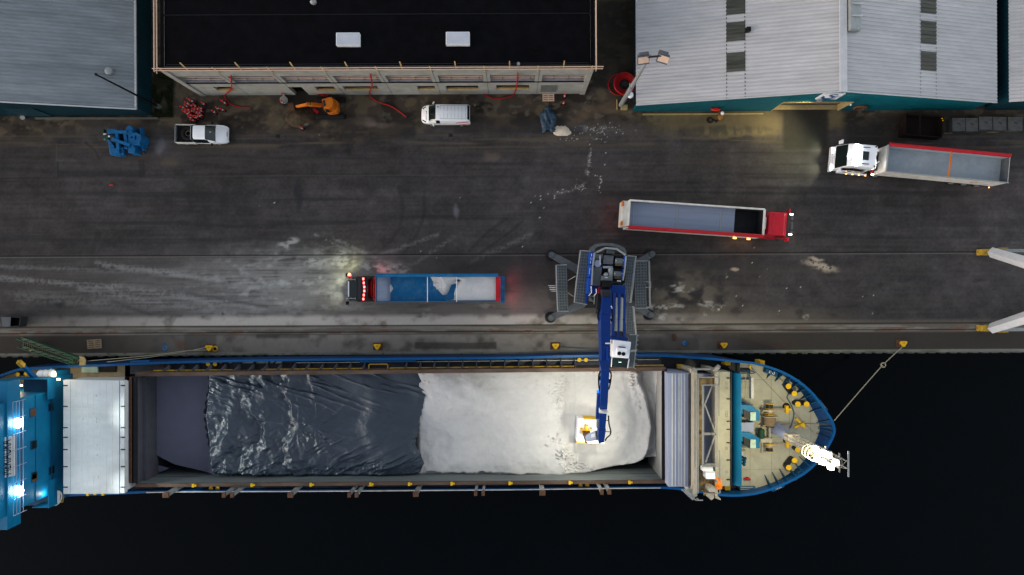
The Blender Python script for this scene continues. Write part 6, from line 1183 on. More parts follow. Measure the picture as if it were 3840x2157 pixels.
mb = MB(); vs = [(-2.28,y,3.34-.25*(1-(y/1.0)**2)) for y in (-1,-.5,0,.5,1)]; mb.strip([(-2.3,y,3.0) for y in (-1,-.5,0,.5,1)], [(-2.0+.22*(1-y*y)*-1+.2,y,3.33) for y in (-1,-.5,0,.5,1)]); build('roof_fairing', mb, M['red'], t)
mb = MB()
for y0, y1 in ((-.95,-.6),(-.4,.3),(.5,.85)): mb.box(.02, .2, y0, y1, 2.9, 3.0)
build('sun_visor', mb, M['grey_steel'], t)
for y in (-.98, .98): mb = MB(); mb.box(-.3, -.02, y-.06, y+.06, 3.32, 3.4); build('marker_lamp', mb, M['lamp_white'], t)
for x in (xf-.6, xf-2.0): mb = MB(); mb.box(x-.16, x+.16, -1.56, -1.42, 1.0, 1.12); build('marker_lamp', mb, M['lamp_amber'], t); glow(t, (x,-1.7,.9), 6, (1,.45,.1), .1)
for y in (-.8, .8): lamp_on(t, (.15,y,.9), (8,y*1.2,0), 25, (1,.95,.8)); lamp_on(t, (xb-.6,y,1.0), (xb-3,y*1.2,0), 12, (1,.06,.1), 150)
a0 = P(2960, 845, 2.6); yw_ = math.atan2(-(845-806)/1., 610) if False else R(-4.15); place(t, (a0.x, a0.y, 0), yw_)
# --- white lorry driving left
t = lorry('tipper_lorry', 'white cabbed lorry with lit roof bar and a white tipper trailer with red roll', 'lorry', 0, 0, 12.0, 'white_paint', 'white_dirty', 'white_dirty', 'box_pale', floor_z=2.3, cab_len=3.1, gap=1.1, w=2.6, cab_top=3.6, head='lamp_flood', roll=(-1, 'red')); xf, xb = t['xf'], t['xb']
mb = MB(); mb.box(-1.25, -1.0, -1.0, 1.0, 3.62, 3.74); b_ = build('light_bar', mb, M['lamp_flood'], t); mb = MB(); mb.box(-2.35, -1.75, -.42, .42, 3.6, 3.64); build('roof_hatch', mb, M['glass'], t, bevel=.08)
for y in (-.8, .8): mb = MB(); mb.box(-2.4, -1.7, y-.03, y+.03, 3.62, 3.67); build('roof_slot', mb, M['dark_steel'], t)
for y in (-1, 1): mb = MB(); mb.cyl((-2.95,y*.95,3.62), (-2.95,y*.95,3.68), .08, n=10); build('roof_cap', mb, M['dark_steel'], t)
mb = MB(); mb.box(-3.3, -3.05, -1.1, -.2, 2.2, 3.3); mb.box(-3.3, -3.05, .2, 1.1, 2.2, 3.3); build('side_fairing', mb, M['white_paint'], t, bevel=.04)
mb = MB(); mb.slab([(-.9,1.24,2.4), (-2.4,1.28,2.2), (-2.6,1.28,2.75), (-1.0,1.22,2.95)], (0,1,0), .03); mb.slab([(-1.2,1.29,1.8), (-3.0,1.29,1.7), (-3.0,1.29,1.85), (-1.2,1.29,1.95)], (0,1,0), .03); build('side_stripe', mb, M['black'], t)
mb = MB(); mb.tube(smooth_path([(-3.4,-.1,2.2), (-3.7,.0,1.9), (-3.9,.25,2.0), (-4.1,.1,2.3)]), .09); mb.cyl((-3.6,.4,1.2), (-3.6,.4,2.4), .14); build('air_line', mb, M['white_frame'], t); mb = MB(); mb.tube([(-3.9,.5,2), (-3.7,1.0,2.0), (-3.7,1.2,1.6)], .08); build('air_line', mb, M['red'], t)
for y in (-1.0, 1.35): mb = MB(); mb.box(-3.95, -3.75, y-.05, y+.05, 1.6, 1.7); build('work_lamp', mb, M['lamp_white'], t)
for k in range(4): mb = MB(); mb.box(-1.65-.65*k, -1.5-.65*k, 1.34, 1.4, .85, .93); build('marker_lamp', mb, M['lamp_amber'], t)
mb = MB(); mb.box(xb+.1, xb+.16, 1.34, 1.44, .9, 1.0); build('marker_lamp', mb, M['lamp_amber'], t)
mb = MB(); x = xf-6.2; mb.bar((x,-1.3,3.5), (x+.1,1.3,3.5), .11); build('cross_bar', mb, M['orange'], t); mb = MB(); mb.box(xb+.05, xb+.1, -1.2, 1.2, 2.3, 3.4); build('tailgate_lining', mb, M['grey_steel'], t); mb = MB(); mb.cyl((xb+2.6,1.3,2.3), (xb+2.6,1.32,2.3), .3, n=18); build('side_badge', mb, M['orange'], t); mb = MB(); mb.cyl((xb+2.6,1.305,2.3), (xb+2.6,1.328,2.3), .18, n=18); build('badge_centre', mb, M['white_dirty'], t)
mb = MB(); mb.bar((xb,1.3,3.48), (xf,1.3,3.48), .1); mb.bar((xf,-1.3,3.48), (xf,1.3,3.48), .14); build('top_rim', mb, M['galv'], t)
for y in (-.9, .9): lamp_on(t, (.2,y,.9), (12,y*2.5,0), 160, (.98,1,.72), 120)
lamp_on(t, (-.9,0,3.8), (12,0,0), 300, (1,1,.75), 110); glow(t, (-3.6,.6,3.6), 14, (1,.95,.85), .1)
a0 = P(3146, 586, 2.4); place(t, (a0.x, a0.y, 0), R(180-5.6))

# --- car bodies lofted along their length
def loft_car(name, label, cat, stations, mat_, glass_spans, side_spans, group=None, dark_front=None):
    t = thing(name, label, cat, (0,0,0), group); rings = []
    for x, w, zb, zl, zt, wt in stations:
        half = [(w*.94,zb), (w,zb+.18), (w,zl), (wt+.03,zt-.10), (wt-.10,zt-.015), (0,zt+.02)]
        rings.append([Vector((x,y,z)) for y, z in half]+[Vector((x,-y,z)) for y, z in half[-2::-1]])
    body, glass, sg = MB(), MB(), MB(); m = len(rings[0])
    for i in range(len(rings)-1):
        for k in range(m-1):
            qd = (rings[i][k], rings[i+1][k], rings[i+1][k+1], rings[i][k+1])
            (glass if i in glass_spans and k in (3,4,5,6) else sg if i in side_spans and k in (2,7) else body).quad(*qd)
    body.poly(rings[0]); body.poly(rings[-1]); bo = build('body', body, M[mat_], t); 
    bm = bmesh.new(); bm.from_mesh(bo.data); bmesh.ops.remove_doubles(bm, verts=bm.verts, dist=.001); bmesh.ops.recalc_face_normals(bm, faces=bm.faces); bm.to_mesh(bo.data); bm.free()
    for p in bo.data.polygons: p.use_smooth = True
    md = bo.modifiers.new('Edges', 'EDGE_SPLIT'); md.split_angle = R(38)
    build('windscreen', glass, M['glass'], t); build('side_window', sg, M['glass'], t); return t
def finish_car(t, xs, w, mx, mz, mm):
    for x in xs:
        for s in (-1, 1): wheel(t, x, s*(w-.1), .34, .22)
    for s in (-1, 1): mb = MB(); mb.obox((mx, s*(w+.16), mz), (.14,.26,.18), s*.4); build('mirror', mb, M[mm], t, bevel=.03)
# white van
ST_ = [(-2.45,.86,.45,1.1,1.55,.74),(-2.38,.90,.38,1.15,1.80,.76),(-2.2,.93,.32,1.15,1.92,.78),(.55,.95,.3,1.15,1.95,.78),(.95,.95,.3,1.15,1.92,.77),(1.72,.92,.3,1.08,1.28,.74),(2.2,.84,.3,.95,1.05,.62),(2.45,.68,.32,.75,.88,.5),(2.52,.55,.38,.62,.7,.42)]
t = loft_car('van', 'white panel van with a red flash on its side near the rear', 'van', ST_, 'white_paint', (4,), (3,)); finish_car(t, (-1.55,1.5), .95, 1.25, 1.2, 'white_paint')
mb = MB(); mb.slab([(-2.46,-.74,1.1), (-2.46,.74,1.1), (-2.36,.70,1.78), (-2.36,-.70,1.78)], (-1,0,.1), .04); build('rear_window', mb, M['glass'], t); mb = MB(); mb.slab([(-2.4,-.72,1.83),(-2.4,.72,1.83),(-2.22,.72,1.935),(-2.22,-.72,1.935)], (0,0,1), .02); build('rear_spoiler', mb, M['black'], t)
mb = MB(); mb.slab([(-1.0,.915,1.22), (-2.25,.90,1.55), (-2.3,.87,1.66), (-2.0,.88,1.62), (-1.05,.905,1.34)], (0,1,.3), .02); mb.slab([(-1.5,.955,.6), (-2.35,.93,.95), (-2.3,.93,1.05), (-1.6,.955,.78)], (0,1,0), .02); build('side_stripe', mb, M['red'], t)
mb = MB(); mb.obox((1.95,-.22,1.19), (.08,.16,.01), .4, R(25)); mb.obox((1.95,-.05,1.19), (.05,.14,.01), .4, R(25)); build('bonnet_badge', mb, M['red'], t); mb = MB(); mb.obox((1.98,.3,1.17), (.05,.7,.01), 0, R(25)); build('bonnet_lettering', mb, M['galv'], t)
for s in (-1, 1): mb = MB(); mb.obox((2.2,s*.66,.93), (.42,.12,.14), -s*.55, R(15)); build('headlight', mb, M['glass'], t, bevel=.03)
mb = MB()
for k in range(7): mb.box(-2.05+.36*k, -2.03+.36*k, -.62, -.08, 1.955, 1.962); mb.box(-2.05+.36*k, -2.03+.36*k, .08, .62, 1.955, 1.962)
for y in (-.66, .66): mb.box(-2.15, .5, y-.012, y+.012, 1.945, 1.957)
mb.box(.48, .5, -.68, .68, 1.95, 1.958); build('roof_seam', mb, M['galv'], t); mb = MB(); mb.cyl((.72,-.5,1.92), (.72,-.5,2.02), .05); build('aerial', mb, M['black'], t)
mb = MB(); mb.obox((1.15,.05,1.55), (.25,.12,.05), .4); build('dash_note', mb, M['mint'], t)
at = P(1671, 426, 1.4); place(t, (at.x, at.y, 0), math.pi-.012)
# white pickup
ST_ = [(-.55,.92,.4,1.0,1.1,.85),(-.52,.92,.35,1.05,1.72,.66),(.72,.93,.35,1.05,1.78,.68),(1.52,.93,.35,1.02,1.12,.74),(1.6,.93,.35,1.0,1.08,.8),(2.2,.90,.35,.92,1.0,.72),(2.55,.80,.38,.8,.9,.6),(2.66,.66,.42,.68,.72,.5)]
t = loft_car('pickup', 'white double cab pickup truck with a tyre lying in its open bed', 'pickup', ST_, 'white_paint', (2,), (1,)); finish_car(t, (-1.75,1.6), .93, 1.15, 1.1, 'black')
mb = MB(); mb.box(-2.6, -.58, -.82, .82, .55, .66); build('bed_floor', mb, M['rubber'], t); mb = MB()
for s in (-1, 1): mb.box(-2.6, -.58, s*.93-.06*(s>0)-.02*(s<0), s*.93+.06*(s<0)+.02*(s>0), .4, 1.02)
build('bed_side', mb, M['white_dirty'], t, bevel=.02); mb = MB(); mb.box(-2.66, -2.6, -.92, .92, .45, 1.02); build('tailgate', mb, M['galv'], t); mb = MB(); mb.tube([(-.72,-.86,1.0), (-.74,-.7,1.68), (-.74,.62,1.68), (-.72,.9,1.0)], .035); build('roll_bar', mb, M['galv'], t)
mb = MB(); mb.box(-.6, -.5, -.7, .7, 1.1, 1.7); build('rear_window', mb, M['glass'], t)
mb = MB()
for k in range(5): y = -.5+.25*k; mb.box(-.35, .6, y-.02, y+.02, 1.785, 1.80)
build('roof_rib', mb, M['white_paint'], t); mb = MB(); mb.box(2.5, 2.78, -.6, .6, .35, .62); build('bumper', mb, M['dark_steel'], t, bevel=.08); mb = MB(); mb.box(2.56, 2.6, -.2, .25, .80, .92); build('grille_badge', mb, M['glass'], t)
mb = MB()
for a, b in ((-.45,.05),(.15,.95)): mb.slab([(a,-.935,1.08), (b,-.935,1.08), (b-.1,-.74,1.6), (a+.05,-.74,1.6)], (0,-1,.4), .02)
build('side_window', mb, M['glass'], t); mb = MB(); mb.obox((1.12,.08,1.48), (.18,.16,.03), .5, R(38)); build('dash_note', mb, M['mint'], t)
at = P(754, 502, 1.0); place(t, (at.x, at.y, 0), -.02)
s_ = t; mb = MB(); tx = Vector((at.x-1.33, at.y+.06, .82)); mb.torus(tx, .55, .2, 26, 10); ty = solo('spare_tyre', 'big black tyre lying in the bed of the white pickup', 'tyre', mb, M['rubber'], smooth='all'); mb = MB(); mb.torus(tx+Vector((0,0,.08)), .26, .035, 20, 6); build('bead_ring', mb, M['rope_brown'], ty, smooth='all')
# --- orange excavator
ex = thing('excavator', 'orange digger with its arm over the dug trench by the unfinished building', 'excavator', P(1235,408)); z = 2.0
mb = MB()
for s in (-1, 1):
    c = P(1245,410)+Vector((0,s*.85,0)); mb.prism([(c.x-1.5,c.y-.25),(c.x+1.5,c.y-.25),(c.x+1.5,c.y+.25),(c.x-1.5,c.y+.25)], .05, .7)
build('track', mb, M['rubber'], ex, bevel=.15); mb = MB(); mb.pprism([(1213,384),(1240,362),(1266,380),(1268,408),(1262,420),(1244,424),(1226,423),(1213,408)], 1.6, .8); c_ = P(1238,398,1.2); build('body', mb, M['orange'], ex, bevel=.06)
mb = MB(); ring = [P(a,b,1.5) for a, b in ((1250,370),(1262,378),(1268,392),(1268,408),(1262,418),(1250,424),(1236,424))]; mb.strip(ring, [Vector((p.x,p.y,.9)) for p in ring]); mb.strip(ring, [P(a,b,1.5) for a, b in ((1248,372),(1258,380),(1263,393),(1263,406),(1258,414),(1248,419),(1236,420))]); build('counterweight', mb, M['grey_steel'], ex)
mb = MB(); mb.pprism([(1206,372),(1240,363),(1249,374),(1250,391),(1243,402),(1230,406),(1214,404)], 2.65, 1.55); f = build('cab', mb, M['orange'], ex, bevel=.06); mb = MB(); mb.pprism([(1209,377),(1217,375),(1222,396),(1214,400)], 2.67, 2.6); build('roof_window', mb, M['glass'], f)
mb = MB(); mb.pprism([(1215,407),(1231,407),(1230,413),(1219,413)], 2.2, 1.6); mb.pprism([(1234,405),(1245,396),(1250,400),(1238,410)], 2.2, 1.6); build('side_window', mb, M['glass'], f); mb = MB(); mb.pbox(1222, 417, 1240, 422, 1.64, 1.58); build('grille', mb, M['dark_steel'], ex)
mb = MB(); mb.bar(P(1206,395,1.5), P(1163,392,2.6), .32, .4); mb.bar(P(1163,392,2.6), P(1148,391,2.7), .3, .38); build('boom', mb, M['orange'], ex, bevel=.04); mb = MB(); mb.bar(P(1160,391,2.7), P(1112,400,1.5), .28, .34, .22); build('stick', mb, M['orange'], ex, bevel=.03); mb = MB(); mb.cyl(P(1160,394,2.5), P(1130,398,2.0), .08); mb.cyl(P(1190,391,2.0), P(1160,390,2.7), .09); build('cylinder', mb, M['dark_steel'], ex)
mb = MB(); v = P(1096, 402, .6); mb.obox(v, (.5,.7,.5), .2); mb.obox(v+Vector((-.3,0,.1)), (.15,.75,.3), .2); build('bucket', mb, M['rust'], ex, bevel=.06)
# soil heap and trench edge
X, Y = np.meshgrid(np.arange(P(1060,0).x, P(1200,0).x, .08), np.arange(P(0,485).y, P(0,396).y, .08)); kx, ky = P(1128,442).x, P(1128,442).y
d = np.sqrt(((X-kx)/1.75)**2+((Y-ky)/1.05)**2)+.35*(fbm(X*1.2, Y*1.2, 121)-.5); Z = 1.15*np.clip(1-d, 0, 1)**.8+.12*(fbm(X*3, Y*3, 122)-.5)*(d < 1)-.03; Z = np.where(d > 1.03, -.05, Z)
tag(grid_mesh('soil_heap', X, Y, Z, M['soil']), 'brown heap of dug soil beside the orange digger', 'soil heap', kind='stuff')
mb = MB(); mb.ball(P(1147,464,.15), (.38,.22,.2), 10, 6); solo('stone', 'pale grey stone at the edge of the soil heap', 'stone', mb, M['block'])
mb = MB(); mb.cyl(P(1065,375,.0), P(1065,375,.35), .42, .38, 16); solo('concrete_pad', 'round pale concrete foot between two marker posts left of the digger', 'footing', mb, M['concrete'])
for q, lab in (([(1176,410),(1194,424)], 'weathered red board lying between the soil heap and the digger'),): mb = MB(); mb.bar(P(*q[0],.1), P(*q[1],.1), .3, .1); solo('board', lab, 'board', mb, M['red'])
mb = MB()
for k in range(4): mb.bar(P(1190+6*k,353+2*k,.3+.1*k), P(1226+k,357+3*k-6,.25), .09)
solo('barrier_stack', 'dark red folded barrier lying against the wall behind the orange digger', 'barrier', mb, M['red'])
# --- blue machine at the left
bmch = thing('cargo_hopper', 'bright blue steel loading machine with drums and a frame parked on the left', 'machine', P(450,540)); z = 1.7
def bb(q, zt, zb, name, mm='blue_machine', bev=.05): mb = MB(); mb.pprism(q, zt, zb); return build(name, mb, M[mm], bmch, bevel=bev)
bb([(401,483),(437,483),(438,496),(405,504)], 1.6, .3, 'tank'); bb([(404,525),(425,552),(427,553),(446,556),(448,575),(411,577)], 1.5, .2, 'chute'); bb([(428,500),(445,500),(448,570),(430,554)], 1.1, .2, 'panel', 'ship_blue_dark')
bb([(411,576),(449,574),(464,580),(446,584),(416,582)], .9, .2, 'lip'); 
mb = MB(); mb.bar(P(420,495,1.9), P(478,497,1.9), .3, .3); mb.bar(P(440,496,1.8), P(445,560,1.8), .28, .3); mb.bar(P(469,497,1.8), P(476,538,1.8), .28, .3); mb.bar(P(422,522,2.1), P(488,546,2.0), .3, .3); mb.bar(P(447,556,1.3), P(464,557,1.3), .2); mb.bar(P(461,556,1.2), P(462,578,1.0), .25); mb.bar(P(405,524,1.8), P(427,552,1.6), .2); build('frame', mb, M['blue_machine'], bmch)
bb([(479,498),(512,497),(528,506),(530,520),(524,534),(524,543),(505,545),(480,540)], 1.9, .3, 'drum_housing'); mb = MB(); v = P(485,484,1.9); mb.cyl((v.x,v.y,.3), (v.x,v.y,1.9), .36, n=16); mb.bar(P(487,490,1.6), P(494,505,1.7), .6, .6); build('drum', mb, M['blue_machine'], bmch, bevel=.05); mb = MB(); v = P(493,555,1.6); mb.prism([(v.x-.35,v.y-.5),(v.x+.35,v.y-.5),(v.x+.35,v.y+.4),(v.x-.35,v.y+.4)], .3, 1.6); mb.bar(P(500,540,1.7), P(496,552,1.7), .4); build('drum', mb, M['blue_machine'], bmch, bevel=.05)
bb([(493,567),(512,566),(512,574),(496,575)], 1.2, .2, 'lip'); bb([(465,549),(478,548),(479,558),(466,559)], 1.5, .3, 'bracket'); bb([(500,480),(530,480),(540,575),(505,574)], .5, .1, 'base_tray', 'rust'); mb = MB(); mb.bar(P(532,481,1.1), P(542,566,.9), .12, .7); build('side_plate', mb, M['blue_machine'], bmch)
mb = MB(); v = P(400,516,1.4); mb.obox(v, (.5,.35,.5)); build('engine', mb, M['green'], bmch, bevel=.04); mb = MB(); mb.obox(P(391,493,1.2), (.2,.35,.4)); build('engine', mb, M['green'], bmch, bevel=.04); mb = MB(); mb.bar(P(388,504,1.3), P(398,502,1.3), .1); mb.obox(P(409,512,1.75), (.15,.15,.1)); build('pipe', mb, M['white_frame'], bmch); mb = MB(); mb.cyl(P(393,516,1.2), P(396,524,1.2), .14); build('canister', mb, M['pale_blue_and_shade'], bmch)
mb = MB(); v = P(494,515,1.92); mb.cyl((v.x,v.y,1.9), (v.x,v.y,1.95), .09); build('port', mb, M['black'], bmch); mb = MB(); mb.obox(P(508,517,1.92), (.1,.4,.04)); build('port', mb, M['black'], bmch)
# ================================================================== SMALL THINGS ON THE QUAY
def marker(px, py, lab, grp, lean=(0,0), proto=[None], band=True, z=1.05):
    b = P(px, py)
    if proto[0] is None:
        t = thing('marker_post', lab, 'marker post', (0,0,0), grp); mb = MB(); mb.obox((0,0,.05), (.42,.22,.1)); build('base', mb, M['rubber'], t, bevel=.02)
        mb = MB(); mb.cyl((0,0,.1), (0,0,z), .075, .065, 10); mb.ball((0,0,z), .085, 10, 6); build('post', mb, M['post_red'], t, smooth=True); mb = MB(); mb.cyl((0,0,.55), (0,0,.72), .084, n=12); build('reflector', mb, M['white_frame'], t); proto[0] = t
    else: t = copy_tree(proto[0]); tag(t, lab, 'marker post', grp)
    t.location = b; t.rotation_euler = (lean[0], lean[1], (px*7+py*3) % 3); return t
cl = [(728,380),(738,385),(722,393),(731,398),(746,403),(703,405),(714,404),(757,411),(768,408),(776,393),(710,421),(722,415),(735,420),(742,414),(753,424),(762,427),(772,419),(718,431),(728,434),(738,437),(746,441),(751,447),(755,438),(764,441),(769,433),(730,447),(740,452),(725,425)]
for i, (a, b) in enumerate(cl): marker(a-6, b+2, 'red and white marker post standing in the crowd of posts above the pickup', 'crowded marker posts', (R(6*math.sin(i*5)), R(6*math.cos(i*3))))
for a, b, lab in ((826,412,'orange red marker post, upper left of the pair right of the crowd'),(843,417,'orange red marker post, lower right of the pair right of the crowd'),(843,385,'marker post standing against the foot of the first red hose, nearer the wall'),(851,391,'marker post standing under the curve of the first red hose, farther from the wall'),(812,425,'toppled looking pinkish marker post just right of the crowd'),(1070,362,'marker post against the wall left of the digger trench'),(1066,388,'marker post in front of the round concrete foot'),(1138,486,'marker post standing below the soil heap'),(2116,366,'pink marker post right of the pallet nearer the wall'),(2112,392,'marker post right of the pallet farther from the wall')):
    marker(a, b, lab, 'scattered marker posts')
def bollard(px, py, lab, proto=[None]):
    if proto[0] is None:
        t = thing('bollard', lab, 'bollard', (0,0,0), 'yellow quay bollards'); mb = MB(); mb.box(-.5, .5, -.4, .35, 0, .06); build('base_plate', mb, M['rust'], t); mb = MB(); mb.cyl((0,0,.05), (0,-.05,.5), .2, .22, 14); build('stem', mb, M['yellow_dull'], t)
        mb = MB(); mb.prism([(-.34,.24),(.34,.24),(.38,.1),(.12,-.3),(0,-.36),(-.12,-.3),(-.38,.1)], .42, .6); build('head', mb, M['yellow'], t, bevel=.06); mb = MB(); mb.cyl((0,.03,.6), (0,.03,.61), .1, n=10); build('head_mark', mb, M['yellow_dull'], t); proto[0] = t
    else: t = copy_tree(proto[0]); tag(t, lab, 'bollard', 'yellow quay bollards')
    t.location = P(px, py, .3)*1; t.location.z = 0
for a, b, lab in ((123,1304,'yellow bollard under the green gangway'),(787,1304,'yellow bollard with two stern ropes around it'),(1416,1299,'yellow bollard standing alone below the blue tipper trailer'),(2083,1297,'yellow bollard just left of the crane boom at the quay edge'),(2713,1294,'yellow bollard above the white gantry and bow'),(3384,1288,'yellow bollard at the far right holding the long bow rope')): bollard(a, b, lab)
mb = MB()
for k in range(5): mb.torus(P(806,1309,.1+.08*k), .3-.02*k, .05, 14, 6)
solo('rope_coil', 'yellow rope coil beside the roped bollard', 'rope coil', mb, M['yellow_dull'], smooth='all')
def pallet(name, lab, px, py, yaw, mm, sx=1.2, sy=.8):
    t = thing(name, lab, 'pallet', (0,0,0), 'wooden pallets'); mb = MB()
    for k in range(5): mb.box(-sx/2, sx/2, -sy/2+k*(sy-.14)/4, -sy/2+k*(sy-.14)/4+.14, .13, .155)
    build('deck_board', mb, M[mm], t); mb = MB()
    for k in range(3): mb.box(-sx/2+k*(sx-.12)/2, -sx/2+k*(sx-.12)/2+.12, -sy/2+.01, sy/2-.01, .03, .13)
    build('bearer', mb, M[mm], t); t.location = P(px, py); t.rotation_euler.z = yaw; return t
pallet('pallet', 'pale wooden pallet lying at the foot of the grey wall panel', 2056, 364, 0, 'timber', 1.2, .95); pallet('pallet', 'brown wooden pallet lying between gangway and blue drain cover', 356, 1290, .06, 'timber_old', 1.45, .95)
mb = MB(); mb.pbox(609, 1296, 627, 1314, .03, 0); f = solo('drain_cover', 'square bright blue cover with a small ring by the stern ropes', 'drain cover', mb, M['blue_machine']); mb = MB(); mb.torus(P(617,1289,.02), .09, .03, 14, 5); build('ring', mb, M['blue_machine'], f); mb = MB(); mb.torus(P(618,1305,.035), .2, .012, 18, 5); build('lid_ring', mb, M['galv'], f)
mb = MB(); mb.cyl(P(2567,1286,0), P(2567,1286,.04), .27, n=20); f = solo('drain_cover', 'round faded blue cover on the quay right of the crane cab', 'drain cover', mb, M['blue_machine']); mb = MB(); mb.torus(P(2567,1286,.04), .17, .02, 18, 5); build('lid_ring', mb, M['galv'], f)
mb = MB(); mb.obox(P(2529,1265,.05), (.35,.7,.06), .25); mb.obox(P(2532,1270,.09), (.3,.4,.05), -.1); solo('rusty_plate', 'rusty brown steel plate lying right of the crane walkway', 'plate', mb, M['rust'])
t = thing('steel_bin', 'dark grey open steel bin at the left edge above the rails', 'bin', P(40,1207)); mb = MB(); q_ = [(3,1188),(77,1190),(72,1224),(8,1226)]
for i in range(4): a, b = P(*q_[i],1.1), P(*q_[(i+1)%4],1.1); mb.bar((a.x,a.y,.6), (b.x,b.y,.6), .08, 1.0)
build('wall', mb, M['dark_steel'], t); mb = MB(); mb.pprism(q_, .5, .1); build('floor', mb, M['black'], t); mb = MB(); mb.pprism([(4,1189),(40,1189),(38,1225),(8,1226)], 1.14, 1.1); build('lid', mb, M['grey_steel'], t)
mb = MB(); mb.bar(P(411,694.5,.05), P(424,694.5,.05), .12, .08); solo('brick', 'salmon coloured brick lying alone on the dark asphalt', 'brick', mb, M['post_red'])
# skip and concrete blocks on the right
t = thing('skip', 'rusty black open skip beside the concrete blocks at the right', 'skip', P(3460,470)); mb = MB(); q_ = [(3399,428),(3538,437),(3532,515),(3395,504)]
for i in range(4): a, b = P(*q_[i],1.3), P(*q_[(i+1)%4],1.3); mb.bar((a.x,a.y,.7), (b.x,b.y,.7), .1, 1.2)
build('wall', mb, M['skip_rust'], t); mb = MB(); mb.pprism(q_, .4, .1); build('floor', mb, M['skip_rust'], t); mb = MB()
for px, py in ((3533,445),(3536,452)): mb.ball(P(px, py, 1.35), .07)
build('clip', mb, M['yellow'], t); mb = MB(); mb.bar(P(3450,432,1.3), P(3450,508,1.3), .12); build('cross_bar', mb, M['skip_rust'], t)
for x0, x1, y0, y1, lab in ((3572,3620,442,492,'grey concrete block nearest the rusty skip'),(3622,3668,442,493,'pale concrete block, second from the rusty skip'),(3672,3722,437,486,'large concrete block standing highest in the row of blocks'),(3725,3775,438,488,'dark grey concrete block, fourth from the rusty skip'),(3782,3836,438,490,'concrete block at the right edge of the picture')):
    t = thing('concrete_block', lab, 'concrete block', P(x0,y1), 'row of concrete blocks'); mb = MB(); mb.pbox(x0, y0, x1, y1, .9, 0); build('block', mb, M['block'], t, bevel=.04); mb = MB(); v = P((x0+x1)/2, (y0+y1)/2, .9); mb.tube([v+Vector((-.12,.1,-.02)), v+Vector((-.1,.08,.12)), v+Vector((.1,-.05,.12)), v+Vector((.12,-.06,-.02))], .025); build('lifting_loop', mb, M['dark_steel'], t)
for x0, x1, py in ((3540,3570,500),(3700,3742,497)): mb = MB(); mb.bar(P(x0,py,.06), P(x1,py-1,.06), .1); solo('plank', 'short pale plank by the concrete blocks %s' % ('beside the skip' if x0 < 3600 else 'below the largest block'), 'plank', mb, M['timber_old'])
# crumpled sheet and spilled salt
X, Y = np.meshgrid(np.arange(P(2018,0).x, P(2096,0).x, .045), np.arange(P(0,508).y, P(0,414).y, .045)); k = H/FPX; QX, QY = 1920+(X*CT-Y*ST)/k, 1078.5-(X*ST+Y*CT)/k
l_ = np.interp(QY, [416,424,440,460,480,500,506], [2040,2026,2023,2025,2031,2032,2029]); r_ = np.interp(QY, [416,424,432,445,460,475,490,500,506], [2070,2078,2086,2089,2085,2082,2084,2078,2074])
mid = np.where((QY > 492) & (QX > 2046) & (QX < 2060+.6*(QY-492)), False, True); mk = (QX > l_+2*np.sin(QY)) & (QX < r_+3*np.sin(QY*.7)) & mid
Z = .08+.42*ridge(X*2.6+.5*Y, Y*.7, 131, 4)*sst(0, 16, np.minimum(QX-l_, r_-QX))+.25*ridge(X*3, Y*2.2, 132, 3)*sst(2060, 2075, QX)
o_ = tag(grid_mesh('plastic_sheet', X, Y, Z, M['tarp_small'], mask=mk), 'crumpled dark blue plastic sheet beside the spilled pale pile', 'plastic sheet'); md = o_.modifiers.new('Thick', 'SOLIDIFY'); md.thickness = .03
X, Y = np.meshgrid(np.arange(P(2070,0).x, P(2150,0).x, .045), np.arange(P(0,520).y, P(0,464).y, .045)); kx, ky = P(2108,492).x, P(2108,492).y
d = np.sqrt(((X-kx)/.85)**2+((Y-ky)/.62)**2)+.6*(fbm(X*1.8, Y*2.6, 141, 4)-.5); Z = np.where(d < 1, .05+.3*np.clip(1-d, 0, 1)**.7+.08*(fbm(X*5, Y*5, 142)-.5), -.08)
tag(grid_mesh('salt_pile', X, Y, Z, M['salt_dirty'], mask=d < 1.05), 'small pale spilled pile beside the crumpled blue sheet', 'spilled cargo', kind='stuff')
mb = MB(); rs2 = np.random.RandomState(9)
for cx, cy, sx, sy, n in ((2238,492,30,16,44),(2300,486,26,7,10),(2213,592,3,18,14),(2170,702,14,9,16),(2246,686,7,16,8),(2130,520,20,6,12)):
    for j in range(n): r = rs2.uniform(.02, .055); mb.ball(P(cx+rs2.randn()*sx, cy+rs2.randn()*sy, r*.6), (r*1.3, r, r*.8), 6, 4)
tag(build('salt_crumbs', mb, M['crumb']), 'white crumbs strewn over the asphalt right of the crumpled sheet', 'crumbs', kind='stuff')
mb = MB(); v = P(2662,451,.15); 
for k in range(4): mb.torus(v+Vector((0,0,.06*k)), .3-.02*k, .05, 16, 6, (0,.25,1))
mb.tube(smooth_path([v+Vector((.25,.05,.1)), P(2676,450,.1), P(2688,453,.1)]), .05); solo('black_hose', 'black hose heap at the feet of the worker by the teal wall', 'hose', mb, M['rubber'], smooth='all')
# grass in the gap
gm = MB(); rg_ = np.random.RandomState(4)
for j in range(5200):
    px, py = rg_.uniform(572, 648), rg_.uniform(280, 440)
    if vn(np.array(px/22.), np.array(py/22.), 151) < .42: continue
    v = P(px, py); h_ = rg_.uniform(.08, .28); a = rg_.uniform(0, 6.28); w = Vector((math.cos(a), math.sin(a), 0))*.035; l = Vector((math.cos(a+1.3), math.sin(a+1.3), 0))*h_*.7; gm.add([v-w, v+w, v+l+Vector((0,0,h_))], [(0,1,2)])
tag(build('grass', gm, M['grass']), 'dark grass growing between the left warehouse and the unfinished building', 'grass', kind='stuff')
